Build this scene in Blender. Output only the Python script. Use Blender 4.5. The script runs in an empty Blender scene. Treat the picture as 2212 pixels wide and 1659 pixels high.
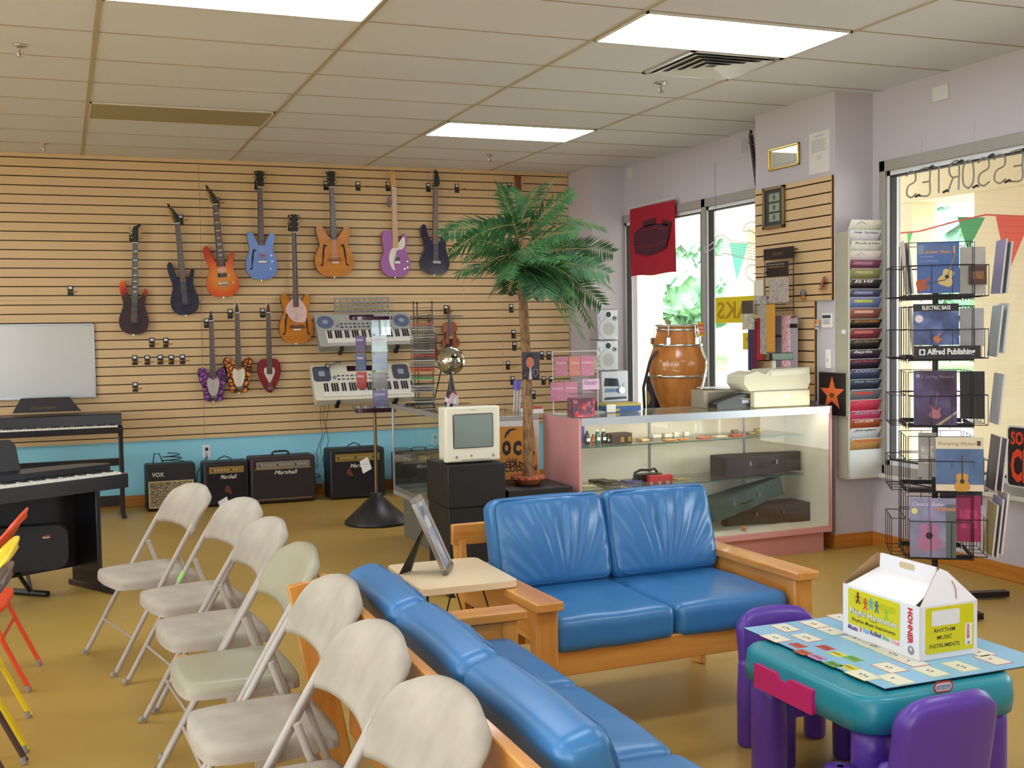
import bpy, math, random
from mathutils import Vector, Matrix
R = math.radians
random.seed(7)
SC = bpy.context.scene
COL = SC.collection
# ------------------------------------------------------------------ camera
CAM = Vector((-0.2048, -5.5282, 1.4964))
YAW, PIT, ROL, FPX = 0.3734, 0.0494, -0.0152, 2473.8
_fw = Vector((math.sin(YAW)*math.cos(PIT), math.cos(YAW)*math.cos(PIT), -math.sin(PIT)))
_r0 = Vector((math.cos(YAW), -math.sin(YAW), 0)); _u0 = _r0.cross(_fw)
_rt = _r0*math.cos(ROL)+_u0*math.sin(ROL); _up = -_r0*math.sin(ROL)+_u0*math.cos(ROL)
cd = bpy.data.cameras.new('camera'); cam = bpy.data.objects.new('camera', cd); COL.objects.link(cam)
m = Matrix((_rt, _up, -_fw)).transposed().to_4x4(); m.translation = CAM
cam.matrix_world = m
cd.sensor_width = 36; cd.lens = FPX/2212*36; cd.clip_start = 0.05; cd.clip_end = 200
SC.camera = cam
def _ray(px, py): return _fw+_rt*((px-1106)/FPX)+_up*((829.5-py)/FPX)
def AX(px, py, x): d = _ray(px, py); return CAM+d*((x-CAM.x)/d.x)     # photo direction meets a wall plane
def AY(px, py, y): d = _ray(px, py); return CAM+d*((y-CAM.y)/d.y)
def AZ(px, py, z): d = _ray(px, py); return CAM+d*((z-CAM.z)/d.z)
# ------------------------------------------------------------------ light and exposure
VS = SC.view_settings
VS.view_transform = 'Standard'; VS.look = 'None'; VS.gamma = 1; VS.use_curve_mapping = False
VS.exposure = 0.04
w = bpy.data.worlds.new('world'); SC.world = w; w.use_nodes = True
bg = w.node_tree.nodes['Background']; bg.inputs[0].default_value = (0.82, 0.92, 1.0, 1); bg.inputs[1].default_value = 8
try:
    SC.cycles.max_bounces = 8; SC.cycles.diffuse_bounces = 6; SC.cycles.glossy_bounces = 4
    SC.cycles.transmission_bounces = 6; SC.cycles.transparent_max_bounces = 16
    SC.cycles.caustics_reflective = False; SC.cycles.caustics_refractive = False
    SC.cycles.sample_clamp_indirect = 4; SC.cycles.use_denoising = True
except Exception: pass
sd = bpy.data.lights.new('sun', 'SUN'); sd.energy = 7; sd.angle = R(2); sd.color = (1, .96, .9)
so = bpy.data.objects.new('sun', sd); COL.objects.link(so); so.rotation_euler = (R(40), R(-12), R(0))
LAMP = 11.0      # strength of the fluorescent ceiling panels
# ------------------------------------------------------------------ materials
def srgb(c):
    if isinstance(c, str): c = tuple(int(c[i:i+2], 16) for i in (0, 2, 4))
    return tuple(((v/255)/12.92 if v/255 <= .04045 else ((v/255+.055)/1.055)**2.4) for v in c[:3])+(1,)
MC = {}
def mat(c, rough=.5, metal=0., spec=.5, noise=0., ns=20., bump=0., bs=60., emit=0., coat=0., alpha=1.):
    key = (str(c), rough, metal, spec, noise, ns, bump, bs, emit, coat, alpha)
    if key in MC: return MC[key]
    M = bpy.data.materials.new('paint'); M.use_nodes = True; nt = M.node_tree; b = nt.nodes['Principled BSDF']
    col = srgb(c); b.inputs['Base Color'].default_value = col
    b.inputs['Roughness'].default_value = rough; b.inputs['Metallic'].default_value = metal
    b.inputs['Specular IOR Level'].default_value = spec; b.inputs['Coat Weight'].default_value = coat
    b.inputs['Coat Roughness'].default_value = .08
    if emit: b.inputs['Emission Color'].default_value = col; b.inputs['Emission Strength'].default_value = emit
    if alpha < 1: b.inputs['Alpha'].default_value = alpha
    tc = None
    if noise or bump:
        tc = nt.nodes.new('ShaderNodeTexCoord')
    if noise:
        n = nt.nodes.new('ShaderNodeTexNoise'); n.inputs['Scale'].default_value = ns; n.inputs['Detail'].default_value = 4
        nt.links.new(tc.outputs['Object'], n.inputs['Vector'])
        mp = nt.nodes.new('ShaderNodeMapRange'); mp.inputs[1].default_value = .3; mp.inputs[2].default_value = .7
        mp.inputs[3].default_value = 1-noise; mp.inputs[4].default_value = 1+noise
        nt.links.new(n.outputs[0], mp.inputs[0])
        mx = nt.nodes.new('ShaderNodeVectorMath'); mx.operation = 'SCALE'; mx.inputs[0].default_value = col[:3]
        nt.links.new(mp.outputs[0], mx.inputs['Scale']); nt.links.new(mx.outputs[0], b.inputs['Base Color'])
    if bump:
        n2 = nt.nodes.new('ShaderNodeTexNoise'); n2.inputs['Scale'].default_value = bs; n2.inputs['Detail'].default_value = 3
        nt.links.new(tc.outputs['Object'], n2.inputs['Vector'])
        bp = nt.nodes.new('ShaderNodeBump'); bp.inputs['Strength'].default_value = bump; bp.inputs['Distance'].default_value = .01
        nt.links.new(n2.outputs[0], bp.inputs['Height']); nt.links.new(bp.outputs[0], b.inputs['Normal'])
    MC[key] = M; return M
def ramp_mat(stops, rough=.3, kind='sphere', scale=(1, 1, 1), off=(0, 0, 0), coat=0., distort=0., ns=3.):
    """colour ramp over an object-space gradient (sunbursts), waves (wood grain) or noise"""
    M = bpy.data.materials.new('finish'); M.use_nodes = True; nt = M.node_tree; b = nt.nodes['Principled BSDF']
    b.inputs['Roughness'].default_value = rough; b.inputs['Coat Weight'].default_value = coat; b.inputs['Coat Roughness'].default_value = .06
    tc = nt.nodes.new('ShaderNodeTexCoord'); mp = nt.nodes.new('ShaderNodeMapping')
    mp.inputs['Scale'].default_value = scale; mp.inputs['Location'].default_value = off
    nt.links.new(tc.outputs['Object'], mp.inputs['Vector'])
    if kind == 'sphere':
        g = nt.nodes.new('ShaderNodeVectorMath'); g.operation = 'LENGTH'; nt.links.new(mp.outputs[0], g.inputs[0]); out = g.outputs['Value']
    elif kind == 'wave':
        g = nt.nodes.new('ShaderNodeTexWave'); g.wave_type = 'BANDS'; g.bands_direction = 'X'; g.inputs['Scale'].default_value = ns
        g.inputs['Distortion'].default_value = distort; g.inputs['Detail'].default_value = 3; g.inputs['Detail Scale'].default_value = 1.5
        nt.links.new(mp.outputs[0], g.inputs['Vector']); out = g.outputs['Fac']
    elif kind == 'voronoi':
        g = nt.nodes.new('ShaderNodeTexVoronoi'); g.feature = 'DISTANCE_TO_EDGE'; g.inputs['Scale'].default_value = ns
        nt.links.new(mp.outputs[0], g.inputs['Vector']); out = g.outputs['Distance']
    elif kind == 'cells':
        g = nt.nodes.new('ShaderNodeTexVoronoi'); g.inputs['Scale'].default_value = ns
        nt.links.new(mp.outputs[0], g.inputs['Vector']); sx = nt.nodes.new('ShaderNodeSeparateColor'); nt.links.new(g.outputs['Color'], sx.inputs[0]); out = sx.outputs[0]
    else:
        g = nt.nodes.new('ShaderNodeTexNoise'); g.inputs['Scale'].default_value = ns; g.inputs['Detail'].default_value = 5; g.inputs['Distortion'].default_value = distort
        nt.links.new(mp.outputs[0], g.inputs['Vector']); out = g.outputs[0]
    cr = nt.nodes.new('ShaderNodeValToRGB'); el = cr.color_ramp.elements
    if kind == 'cells': cr.color_ramp.interpolation = 'CONSTANT'
    el[0].position, el[0].color = stops[0][0], srgb(stops[0][1]); el[1].position, el[1].color = stops[-1][0], srgb(stops[-1][1])
    for p, c in stops[1:-1]: e = el.new(p); e.color = srgb(c)
    nt.links.new(out, cr.inputs[0]); nt.links.new(cr.outputs[0], b.inputs['Base Color'])
    return M
def glass_mat(tint=(1, 1, 1), refl=.06, rough=.0):
    M = bpy.data.materials.new('glass'); M.use_nodes = True; nt = M.node_tree
    for n in list(nt.nodes):
        if n.type != 'OUTPUT_MATERIAL': nt.nodes.remove(n)
    o = [n for n in nt.nodes if n.type == 'OUTPUT_MATERIAL'][0]
    t = nt.nodes.new('ShaderNodeBsdfTransparent'); t.inputs[0].default_value = (*tint, 1)
    g = nt.nodes.new('ShaderNodeBsdfGlossy'); g.inputs['Roughness'].default_value = rough
    fr = nt.nodes.new('ShaderNodeLayerWeight'); fr.inputs[0].default_value = .5
    pw = nt.nodes.new('ShaderNodeMath'); pw.operation = 'POWER'; pw.inputs[1].default_value = 4
    nt.links.new(fr.outputs['Facing'], pw.inputs[0])
    ad = nt.nodes.new('ShaderNodeMath'); ad.operation = 'MULTIPLY_ADD'; ad.inputs[1].default_value = .8; ad.inputs[2].default_value = refl
    nt.links.new(pw.outputs[0], ad.inputs[0]); ad.use_clamp = True
    mx = nt.nodes.new('ShaderNodeMixShader'); nt.links.new(ad.outputs[0], mx.inputs[0])
    nt.links.new(t.outputs[0], mx.inputs[1]); nt.links.new(g.outputs[0], mx.inputs[2]); nt.links.new(mx.outputs[0], o.inputs[0])
    return M
GLASS = glass_mat((.985, .99, .985), .045)
GLASST = glass_mat((.94, .975, .955), .08)
PLAST = glass_mat((.95, .95, .96), .03, .1)
BLACK = mat('141214', .45); SATIN = mat('1c1a1c', .35); WHITE = mat('e8e6e2', .5); CHROME = mat('d8d8d8', .18, 1); ALU = mat('b9bcc0', .35, .8)
GOLD = mat('c9a648', .25, 1); STEEL = mat('8f8f92', .35, .9); DARK = mat('2a2628', .6); TAG = mat('dddde2', .7)
WOODF = ramp_mat([(0, '9c6228'), (.5, 'b87a38'), (1, 'c98d48')], .35, 'wave', (6, 6, 40), coat=.3, distort=4, ns=1.2)
def pine(axis):
    s = {'x': (1.5, 14, 14), 'y': (14, 1.5, 14), 'z': (14, 14, 1.5)}[axis]
    return ramp_mat([(.25, 'b56e28'), (.5, 'cc8a3c'), (.8, 'dca052')], .35, 'noise', s, coat=.25, distort=.6, ns=1.3)
PX, PY, PZ = pine('x'), pine('y'), pine('z')
# ------------------------------------------------------------------ geometry helpers
def catmull(pts, n=4, closed=True):
    out = []; N = len(pts); P = [Vector(p) for p in pts]
    for i in range(N if closed else N-1):
        p0 = P[(i-1) % N] if closed or i > 0 else P[0]; p1 = P[i]; p2 = P[(i+1) % N]; p3 = P[(i+2) % N] if closed or i+2 < N else P[-1]
        for k in range(n):
            t = k/n
            out.append(.5*((2*p1)+(p2-p0)*t+(2*p0-5*p1+4*p2-p3)*t*t+(3*p1-p0-3*p2+p3)*t**3))
    if not closed: out.append(P[-1])
    return out
def rrect(w, h, r, n=4, cx=0, cy=0):
    o = []
    for sx, sy, a0 in ((1, -1, -90), (1, 1, 0), (-1, 1, 90), (-1, -1, 180)):
        for k in range(n+1):
            a = R(a0+90*k/n); o.append((cx+sx*(w/2-r)+r*math.cos(a), cy+sy*(h/2-r)+r*math.sin(a)))
    return o
def circ(r, n=24, cx=0, cy=0, ry=None): return [(cx+r*math.cos(2*math.pi*k/n), cy+(ry or r)*math.sin(2*math.pi*k/n)) for k in range(n)]
def frame(o, rt, up):
    """matrix whose local x runs along rt, y along up, z out of the surface"""
    rt = Vector(rt).normalized(); up = Vector(up); up = (up-rt*up.dot(rt)).normalized(); n = rt.cross(up)
    M = Matrix((rt, up, n)).transposed().to_4x4(); M.translation = Vector(o); return M
_TX = {}
def text_mesh(s, shear=0., bold=0.):
    k = (s, shear, bold)
    if k in _TX: return _TX[k]
    c = bpy.data.curves.new('t', 'FONT'); c.body = s; c.size = 1; c.shear = shear; c.resolution_u = 2; c.offset = bold; c.align_x = 'LEFT'
    o = bpy.data.objects.new('t', c); COL.objects.link(o); bpy.context.view_layer.update()
    me = bpy.data.meshes.new_from_object(o.evaluated_get(bpy.context.evaluated_depsgraph_get()))
    vs = [v.co.copy() for v in me.vertices]; fs = [tuple(p.vertices) for p in me.polygons]
    bpy.data.objects.remove(o); bpy.data.meshes.remove(me); bpy.data.curves.remove(c)
    _TX[k] = (vs, fs); return vs, fs
class MB:
    def __init__(s): s.v = []; s.f = []; s.mi = []; s.sm = []; s.mats = []
    def _m(s, m):
        if m not in s.mats: s.mats.append(m)
        return s.mats.index(m)
    def add(s, vs, fs, m, M=None, smooth=False):
        b = len(s.v); s.v += [(M @ Vector(v)) if M else Vector(v) for v in vs]
        k = s._m(m)
        for f in fs: s.f.append(tuple(b+i for i in f)); s.mi.append(k); s.sm.append(smooth)
        return s
    def box(s, a, b, m, M=None):
        (x0, y0, z0), (x1, y1, z1) = [min(p, q) for p, q in zip(a, b)], [max(p, q) for p, q in zip(a, b)]
        v = [(x0, y0, z0), (x1, y0, z0), (x1, y1, z0), (x0, y1, z0), (x0, y0, z1), (x1, y0, z1), (x1, y1, z1), (x0, y1, z1)]
        return s.add(v, [(0, 3, 2, 1), (4, 5, 6, 7), (0, 1, 5, 4), (1, 2, 6, 5), (2, 3, 7, 6), (3, 0, 4, 7)], m, M)
    def beam(s, p, q, w, h, m, up=(0, 0, 1)):
        """box from p to q, w across, h along up"""
        p, q = Vector(p), Vector(q); d = q-p; L = d.length; d.normalize(); u = Vector(up)
        if abs(d.dot(u)) > .99: u = Vector((0, 1, 0))
        sx = d.cross(u).normalized(); u = sx.cross(d)
        M = Matrix((d, sx, u)).transposed().to_4x4(); M.translation = p
        return s.box((0, -w/2, -h/2), (L, w/2, h/2), m, M)
    def quad(s, pts, m, M=None): return s.add(pts, [tuple(range(len(pts)))], m, M)
    def cyl(s, p, q, r, m, r2=None, n=16, caps=True, smooth=True):
        p, q = Vector(p), Vector(q); r2 = r if r2 is None else r2; d = (q-p).normalized()
        u = d.cross(Vector((0, 0, 1)) if abs(d.z) < .9 else Vector((1, 0, 0))).normalized(); w_ = d.cross(u)
        a = [p+(u*math.cos(2*math.pi*k/n)+w_*math.sin(2*math.pi*k/n))*r for k in range(n)]
        b = [q+(u*math.cos(2*math.pi*k/n)+w_*math.sin(2*math.pi*k/n))*r2 for k in range(n)]
        s.add(a+b, [(k, (k+1) % n, n+(k+1) % n, n+k) for k in range(n)], m, None, smooth)
        if caps: s.add(a, [tuple(reversed(range(n)))], m); s.add(b, [tuple(range(n))], m)
        return s
    def tube(s, pts, r, m, n=8, closed=False, flat=None):
        P = [Vector(p) for p in pts]; N = len(P); rings = []; u = None
        for i in range(N):
            a = P[(i-1) % N] if closed or i > 0 else P[i]; b = P[(i+1) % N] if closed or i < N-1 else P[i]
            d = (b-a).normalized()
            if u is None:
                u = d.cross(Vector((0, 0, 1)) if abs(d.z) < .9 else Vector((1, 0, 0))).normalized()
            else: u = (u-d*u.dot(d)).normalized()
            w_ = d.cross(u); ri = r[i] if isinstance(r, (list, tuple)) else r; fl = flat or 1
            rings.append([P[i]+(u*math.cos(2*math.pi*k/n)+w_*math.sin(2*math.pi*k/n)*fl)*ri for k in range(n)])
        vs = [v for g in rings for v in g]; fs = []
        for i in range(N if closed else N-1):
            j = (i+1) % N
            fs += [(i*n+k, i*n+(k+1) % n, j*n+(k+1) % n, j*n+k) for k in range(n)]
        s.add(vs, fs, m, None, True)
        if not closed: s.add(rings[0], [tuple(reversed(range(n)))], m); s.add(rings[-1], [tuple(range(n))], m)
        return s
    def prism(s, pts, d0, d1, m, M=None, m2=None, smooth=False):
        """outline in local x,y extruded along local z from d0 to d1"""
        n = len(pts); a = [(p[0], p[1], d0) for p in pts]; b = [(p[0], p[1], d1) for p in pts]
        area = sum(pts[i][0]*pts[(i+1) % n][1]-pts[(i+1) % n][0]*pts[i][1] for i in range(n))
        o = list(range(n))
        if (area < 0) != (d1 < d0): a.reverse(); b.reverse()
        s.add(a, [tuple(reversed(o))], m, M); s.add(b, [tuple(o)], m, M)
        s.add(a+b, [(k, (k+1) % n, n+(k+1) % n, n+k) for k in range(n)], m2 or m, M, smooth)
        return s
    def lathe(s, prof, m, n=32, M=None, smooth=True):
        vs = []; fs = []; L = len(prof)
        for k in range(n):
            a = 2*math.pi*k/n
            vs += [(r*math.cos(a), r*math.sin(a), z) for r, z in prof]
        for k in range(n):
            j = (k+1) % n
            fs += [(k*L+i, j*L+i, j*L+i+1, k*L+i+1) for i in range(L-1)]
        return s.add(vs, fs, m, M, smooth)
    def ball(s, c, r, m, n=16, sc=(1, 1, 1)):
        M = Matrix.Translation(c) @ Matrix.Diagonal((*sc, 1))
        return s.lathe([(max(1e-4, r*math.sin(math.pi*i/(n//2))), -r*math.cos(math.pi*i/(n//2))) for i in range(n//2+1)], m, n, M)
    def text(s, t, x, y, h, m, M, w=None, shear=0., bold=0., z=.0015, mirror=False, rot=0, align='l'):
        """letters on a surface: (x, y) the lower left corner, h the height of a capital, w the width to fit"""
        vs, fs = text_mesh(t, shear, bold)
        if not vs: return s
        x0 = min(v.x for v in vs); x1 = max(v.x for v in vs); y1 = max(v.y for v in vs); sy = h/.69
        sx = (w/(x1-x0)) if w else sy
        W = (x1-x0)*sx
        if align == 'c': x -= W/2
        o = []
        for v in vs:
            a, b = (v.x-x0)*sx, v.y*sy
            if mirror: a = W-a
            if rot: a, b = a*math.cos(rot)-b*math.sin(rot), a*math.sin(rot)+b*math.cos(rot)
            o.append((x+a, y+b, z))
        return s.add(o, fs, m, M)
    def build(s, name, parent=None, bevel=0, seg=2, ang=35, sub=0, loc=None):
        me = bpy.data.meshes.new(name); V = s.v
        if parent is not None: inv = parent.matrix_basis.inverted() if parent.get('_w') else None
        else: inv = None
        me.from_pydata([tuple(inv @ v) if inv else tuple(v) for v in V], [], s.f)
        for m_ in s.mats: me.materials.append(m_)
        me.polygons.foreach_set('material_index', s.mi); me.polygons.foreach_set('use_smooth', s.sm)
        me.update()
        o = bpy.data.objects.new(name, me); COL.objects.link(o)
        if parent is not None: o.parent = parent
        if loc: o.location = loc
        if bevel:
            b = o.modifiers.new('bevel', 'BEVEL'); b.width = bevel; b.segments = seg; b.limit_method = 'ANGLE'; b.angle_limit = R(ang)
            b.harden_normals = False
            me.polygons.foreach_set('use_smooth', [True]*len(s.f))
            me.set_sharp_from_angle(angle=R(50))
        if sub: b = o.modifiers.new('sub', 'SUBSURF'); b.levels = sub; b.render_levels = sub
        return o
def tag(o, label=None, cat=None, group=None, kind=None):
    for k, v in (('label', label), ('category', cat), ('group', group), ('kind', kind)):
        if v: o[k] = v
    return o
def thing(name, label, cat, loc=(0, 0, 0), rz=0, group=None, M=None):
    """an Empty at the thing's base; its parts are built in local coordinates"""
    o = bpy.data.objects.new(name, None); COL.objects.link(o); o.empty_display_size = .1
    if M is not None: o.matrix_basis = M
    else: o.location = loc; o.rotation_euler = (0, 0, rz)
    return tag(o, label, cat, group)
def world_thing(name, label, cat, loc, group=None):
    """an Empty at the thing's base; its parts are given in room coordinates"""
    o = thing(name, label, cat, loc, 0, group); o.matrix_basis = Matrix.Translation(loc); o['_w'] = 1
    return o
KIDS = {}
def copy_tree(o, parent=None):
    c = o.copy(); COL.objects.link(c)
    if parent is not None: c.parent = parent
    for ch in list(o.children): copy_tree(ch, c)
    return c
def struct(o): o['kind'] = 'structure'; return o
def place(c, loc, rz=0, label=None, group=None):
    c.location = loc; c.rotation_euler = (0, 0, rz)
    return tag(c, label, None, group)
# ================================================================== the room
YB, XR, XP, ZC = 4.82, 4.82, 4.52, 3.0
XL, YF = -6.1, -8.6
MWALL = mat('c4bcc0', .75, bump=.15, bs=180)
MSLAT = mat('d4b283', .5, noise=.03, ns=6); MGROOVE = mat('38220f', .9); MSEDGE = mat('b07a3e', .6)
MBLUE = mat('92d2e2', .7); MCEIL = mat('dee2ee', .9, noise=.02, ns=150, bump=.2, bs=220)
MBASE = ramp_mat([(.2, 'a8641f'), (.8, 'c98536')], .4, 'noise', (2, 2, 30), ns=2)
MFLOOR = ramp_mat([(.3, 'ae8d45'), (.7, 'b7964c')], .38, 'noise', (1, 1, 1), ns=3)
nt = MFLOOR.node_tree
for n in nt.nodes:
    if n.type == 'BSDF_PRINCIPLED': n.inputs['Specular IOR Level'].default_value = .45
struct(MB().box((XL, YF, -.1), (XR+.15, YB+.2, 0), MFLOOR).build('floor'))
c = MB().box((XL, YF, ZC), (XR+.2, YB+.2, ZC+.12), MCEIL); struct(ceil := c.build('ceiling'))
g = MB(); MRUN = mat('b9ab92', .6); MTEE = mat('a3917c', .7)
for i in range(-5, 4): g.box((1.2192*i-.012, YF, ZC-.004), (1.2192*i+.012, YB, ZC+.01), MRUN)
g.build('main_runner', ceil); g = MB()
for k in range(-14, 8): g.box((XL, .6096*k-.0035, ZC-.003), (XR, .6096*k+.0035, ZC+.01), MTEE)
g.build('cross_tee', ceil)
wb = MB().box((XL, YB+.02, 0), (XR+.15, YB+.2, ZC), MBLUE).box((XL, YB+.005, ZC-.006), (4.5, YB+.02, ZC), mat('9c9cb4', .6)).build('wall_back'); struct(wb)
def slats(z0, z1, x0, x1, name, parent, M=None, edge=False, pitch=.0762):
    """a slotted panel in local x (along), z (up), the face towards -y at y=0, 19 mm thick"""
    prof = []; n = max(1, round((z1-z0)/pitch)); p = (z1-z0)/n; mm = []
    z = z0; prof.append((0, z0))
    for k in range(n):
        zc = z0+p*k+p/2
        prof += [(0, zc-.0045), (.009, zc-.0045), (.009, zc+.0045), (0, zc+.0045)]
    prof.append((0, z1))
    mb = MB(); vs = []; fs = []; 
    for i in range(len(prof)-1):
        (a, za), (b_, zb) = prof[i], prof[i+1]
        q = [(x0, a, za), (x1, a, za), (x1, b_, zb), (x0, b_, zb)]
        mb.quad(q, MGROOVE if (a > 0 or b_ > 0) else MSLAT, M)
    e = MSEDGE if edge else MSLAT
    mb.box((x0, .0095, z0), (x1, .019, z1), MSLAT, M)
    for xx in (x0, x1): mb.quad([(xx, 0, z0), (xx, .019, z0), (xx, .019, z1), (xx, 0, z1)], e, M)
    mb.quad([(x0, 0, z0), (x1, 0, z0), (x1, .019, z0), (x0, .019, z0)], MGROOVE, M); mb.quad([(x0, 0, z1), (x1, 0, z1), (x1, .019, z1), (x0, .019, z1)], e, M)
    return mb.build(name, parent)
TB = Matrix.Translation((0, YB, 0)); SB = .5616
su = [AY(433, 500, YB).x, AY(1001, 560, YB).x]; sl = [AY(441, 900, YB).x, AY(853, 900, YB).x, AY(1087, 760, YB).x]
for xs, za, zb in (([XL]+[su[0]-2.44, su[0], su[1], 4.47], SB+1.2192, SB+2.4384), ([XL]+[sl[0]-2.44]+sl+[4.47], SB, SB+1.2192)):
    for a, b in zip(xs[:-1], xs[1:]): slats(za+.0008, zb-.0008, a+.001, b-.001, 'slat_panel', wb, TB)
# right wall with its two window openings, the pillars, left and front walls
W1, W2, WZ0, WZ1 = (1.62, 4.33), (-3.1, .607), .5, 2.54
m_ = MB(); T = XR+.15
for y0, y1 in ((YF, W2[0]), (W2[1], W1[0]), (W1[1], YB+.02)): m_.box((XR, y0, 0), (T, y1, ZC), MWALL)
for y0, y1 in (W1, W2): m_.box((XR, y0, 0), (T, y1, WZ0), MWALL); m_.box((XR, y0, WZ1), (T, y1, ZC), MWALL)
struct(m_.build('wall_right'))
struct(MB().box((XP, .70, 0), (XR, 1.62, ZC), MWALL).build('wall_right_pillar'))
struct(MB().box((4.475, 4.29, 0), (XR, YB+.02, ZC), MWALL).build('wall_right_corner_column'))
m_ = MB(); MF = mat('c9c2ba', .7); LYW = ((-7.6, -4.8), (-4.4, -1.6), (-1.2, 1.6))
m_.box((XL-.15, YF, 0), (XL, YB+.2, .35), MF).box((XL-.15, YF, 2.75), (XL, YB+.2, ZC), MF)
for a, b in zip([YF]+[q[1] for q in LYW], [q[0] for q in LYW]+[YB+.2]): m_.box((XL-.15, a, .35), (XL, b, 2.75), MF)
struct(m_.build('wall_left'))
for k, (a, b) in enumerate(LYW):  # unseen windows, added in the left wall to let in more daylight
    o = MB().box((XL-.08, a, .35), (XL+.01, a+.05, 2.75), ALU).box((XL-.08, b-.05, .35), (XL+.01, b, 2.75), ALU).box((XL-.08, a, 2.68), (XL+.01, b, 2.75), ALU).box((XL-.08, a, .35), (XL+.01, b, .42), ALU).build('window_%d' % (k+5)); struct(o)
    MB().box((XL-.04, a+.05, .42), (XL-.034, b-.05, 2.68), GLASS).build('pane', o)
m_ = MB(); MF = mat('c9c2ba', .7)
FX = ((-5.6, -3.4), (-3.1, -.9))
m_.box((XL, YF-.15, 0), (T, YF, .35), MF).box((XL, YF-.15, 2.75), (T, YF, ZC), MF)
for a, b in zip([XL]+[q[1] for q in FX], [q[0] for q in FX]+[T]): m_.box((a, YF-.15, .35), (b, YF, 2.75), MF)
struct(m_.build('wall_front'))
for k, (a, b) in enumerate(FX):  # added windows behind the camera, daylight for the ceiling and back wall
    o = MB().box((a, YF-.08, .35), (a+.05, YF+.01, 2.75), ALU).box((b-.05, YF-.08, .35), (b, YF+.01, 2.75), ALU).box((a, YF-.08, 2.68), (b, YF+.01, 2.75), ALU).box((a, YF-.08, .35), (b, YF+.01, .42), ALU).build('window_%d' % (k+3)); struct(o)
    MB().box((a+.05, YF-.04, .42), (b-.05, YF-.034, 2.68), GLASS).build('pane', o)
def base(name, segs):
    b = MB()
    for (x0, y0), (x1, y1) in segs: b.box((x0, y0, 0), (x1, y1, .095), MBASE)
    o = b.build(name, bevel=.004); struct(o)
base('baseboard_back', [((XL, YB+.004), (4.475, YB+.02))])
base('baseboard_right', [((XR-.014, W2[0]-5), (XR, .686)), ((XP-.014, .686), (XR, .70)), ((XP-.014, .70), (XP, 1.63)), ((XR-.014, 1.62), (XR, 4.28)), ((4.461, 4.276), (XR, 4.29)), ((4.461, 4.29), (4.475, YB))])
MFR = mat('a39f96', .5, .15); MFRL = mat('e2e4e6', .4, .1)
def window(name, y0, y1, mull):
    f = MB(); x0, x1 = XR-.025, XR+.06
    f.box((x0, y0, WZ0), (x1, y0+.055, WZ1), MFR).box((x0, y1-.055, WZ0), (x1, y1, WZ1), MFR).box((x0, y0, WZ1-.07), (x1, y1, WZ1), MFR).box((x0, y0, WZ0), (x1, y1, WZ0+.06), MFR)
    st = [y0+.055]
    for mu in mull: f.box((x0, mu-.03, WZ0), (x1, mu+.03, WZ1), MFR); st += [mu-.03, mu+.03]
    st.append(y1-.055); o = f.build(name, bevel=.003); struct(o)
    for a, b in zip(st[::2], st[1::2]):
        s = MB()
        for (p, q) in (((x0+.02, a, WZ0+.06), (x1, a+.03, WZ1-.07)), ((x0+.02, b-.03, WZ0+.06), (x1, b, WZ1-.07)), ((x0+.02, a, WZ1-.10), (x1, b, WZ1-.07)), ((x0+.02, a, WZ0+.06), (x1, b, WZ0+.09))): s.box(p, q, MFRL)
        s2 = s
        for (p, q) in (((x0+.018, a+.03, WZ0+.09), (x1-.02, a+.04, WZ1-.10)), ((x0+.018, b-.04, WZ0+.09), (x1-.02, b-.03, WZ1-.10)), ((x0+.018, a+.03, WZ1-.11), (x1-.02, b-.03, WZ1-.10)), ((x0+.018, a+.03, WZ0+.09), (x1-.02, b-.03, WZ0+.10))): s2.box(p, q, mat('2e2628', .6))
        s2.build('sash', o)
        MB().box((XR+.025, a+.02, WZ0+.07), (XR+.031, b-.02, WZ1-.08), GLASS).build('pane', o)
    MB().box((XR-.05, y0-.01, WZ0-.025), (XR+.0, y1+.01, WZ0), mat('d4cdc6', .4)).build('sill', o)
window('window_1', *W1, [2.82]); window('window_2', *W2, [-1.3])
# ------------------------------------------------------------------ ceiling fittings
MLIT = mat('eaf2ff', .5, emit=LAMP); MDEAD = mat('a39a78', .5)
nl = 0
for x0 in (-4.877, -2.4384, 0, 2.4384):
    for y0 in (-6.7056, -3.6576, -.6096, 2.4384):
        dead = (x0 == 0 and y0 > 2)
        seen = {(0, -.6096): 'bright ceiling light panel cut by the top edge of the view, nearest to the camera', (2.4384, -.6096): 'bright ceiling light panel touching the square air vent',
                (2.4384, 2.4384): 'bright ceiling light panel high above the palm tree'}
        if x0 < -1 and y0 > 2: pass
        lab = 'unlit tan ceiling light panel above the blue guitar wall side' if dead else seen.get((x0, y0), 'fluorescent ceiling light panel further inside the shop')
        t = thing('ceiling_light', lab, 'ceiling light', (x0+.6096, y0+.3048, ZC-.012), 0, 'ceiling light panels')
        f = MB()
        for a, b in (((-.598, -.293), (.598, -.281)), ((-.598, .281), (.598, .293)), ((-.598, -.293), (-.586, .293)), ((.586, -.293), (.598, .293))): f.box((*a, 0), (*b, .011), mat('cfc9bd', .5))
        f.build('frame', t)
        MB().box((-.586, -.281, .003), (.586, .281, .011), MDEAD if dead else MLIT).build('diffuser', t)
t = thing('air_vent', 'square white metal ceiling air diffuser with nested louvres', 'vent', (3.353, .3048, ZC-.01))
MV = mat('b9b7b4', .3, .3); vf = MB()
for a, b in (((-.295, -.295), (.295, -.27)), ((-.295, .27), (.295, .295)), ((-.295, -.295), (-.27, .295)), ((.27, -.295), (.295, .295))): vf.box((*a, 0), (*b, .009), MV)
vf.build('frame', t); MB().box((-.27, -.27, .006), (.27, .27, .009), mat('6d6d70', .8)).build('duct', t)
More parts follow.
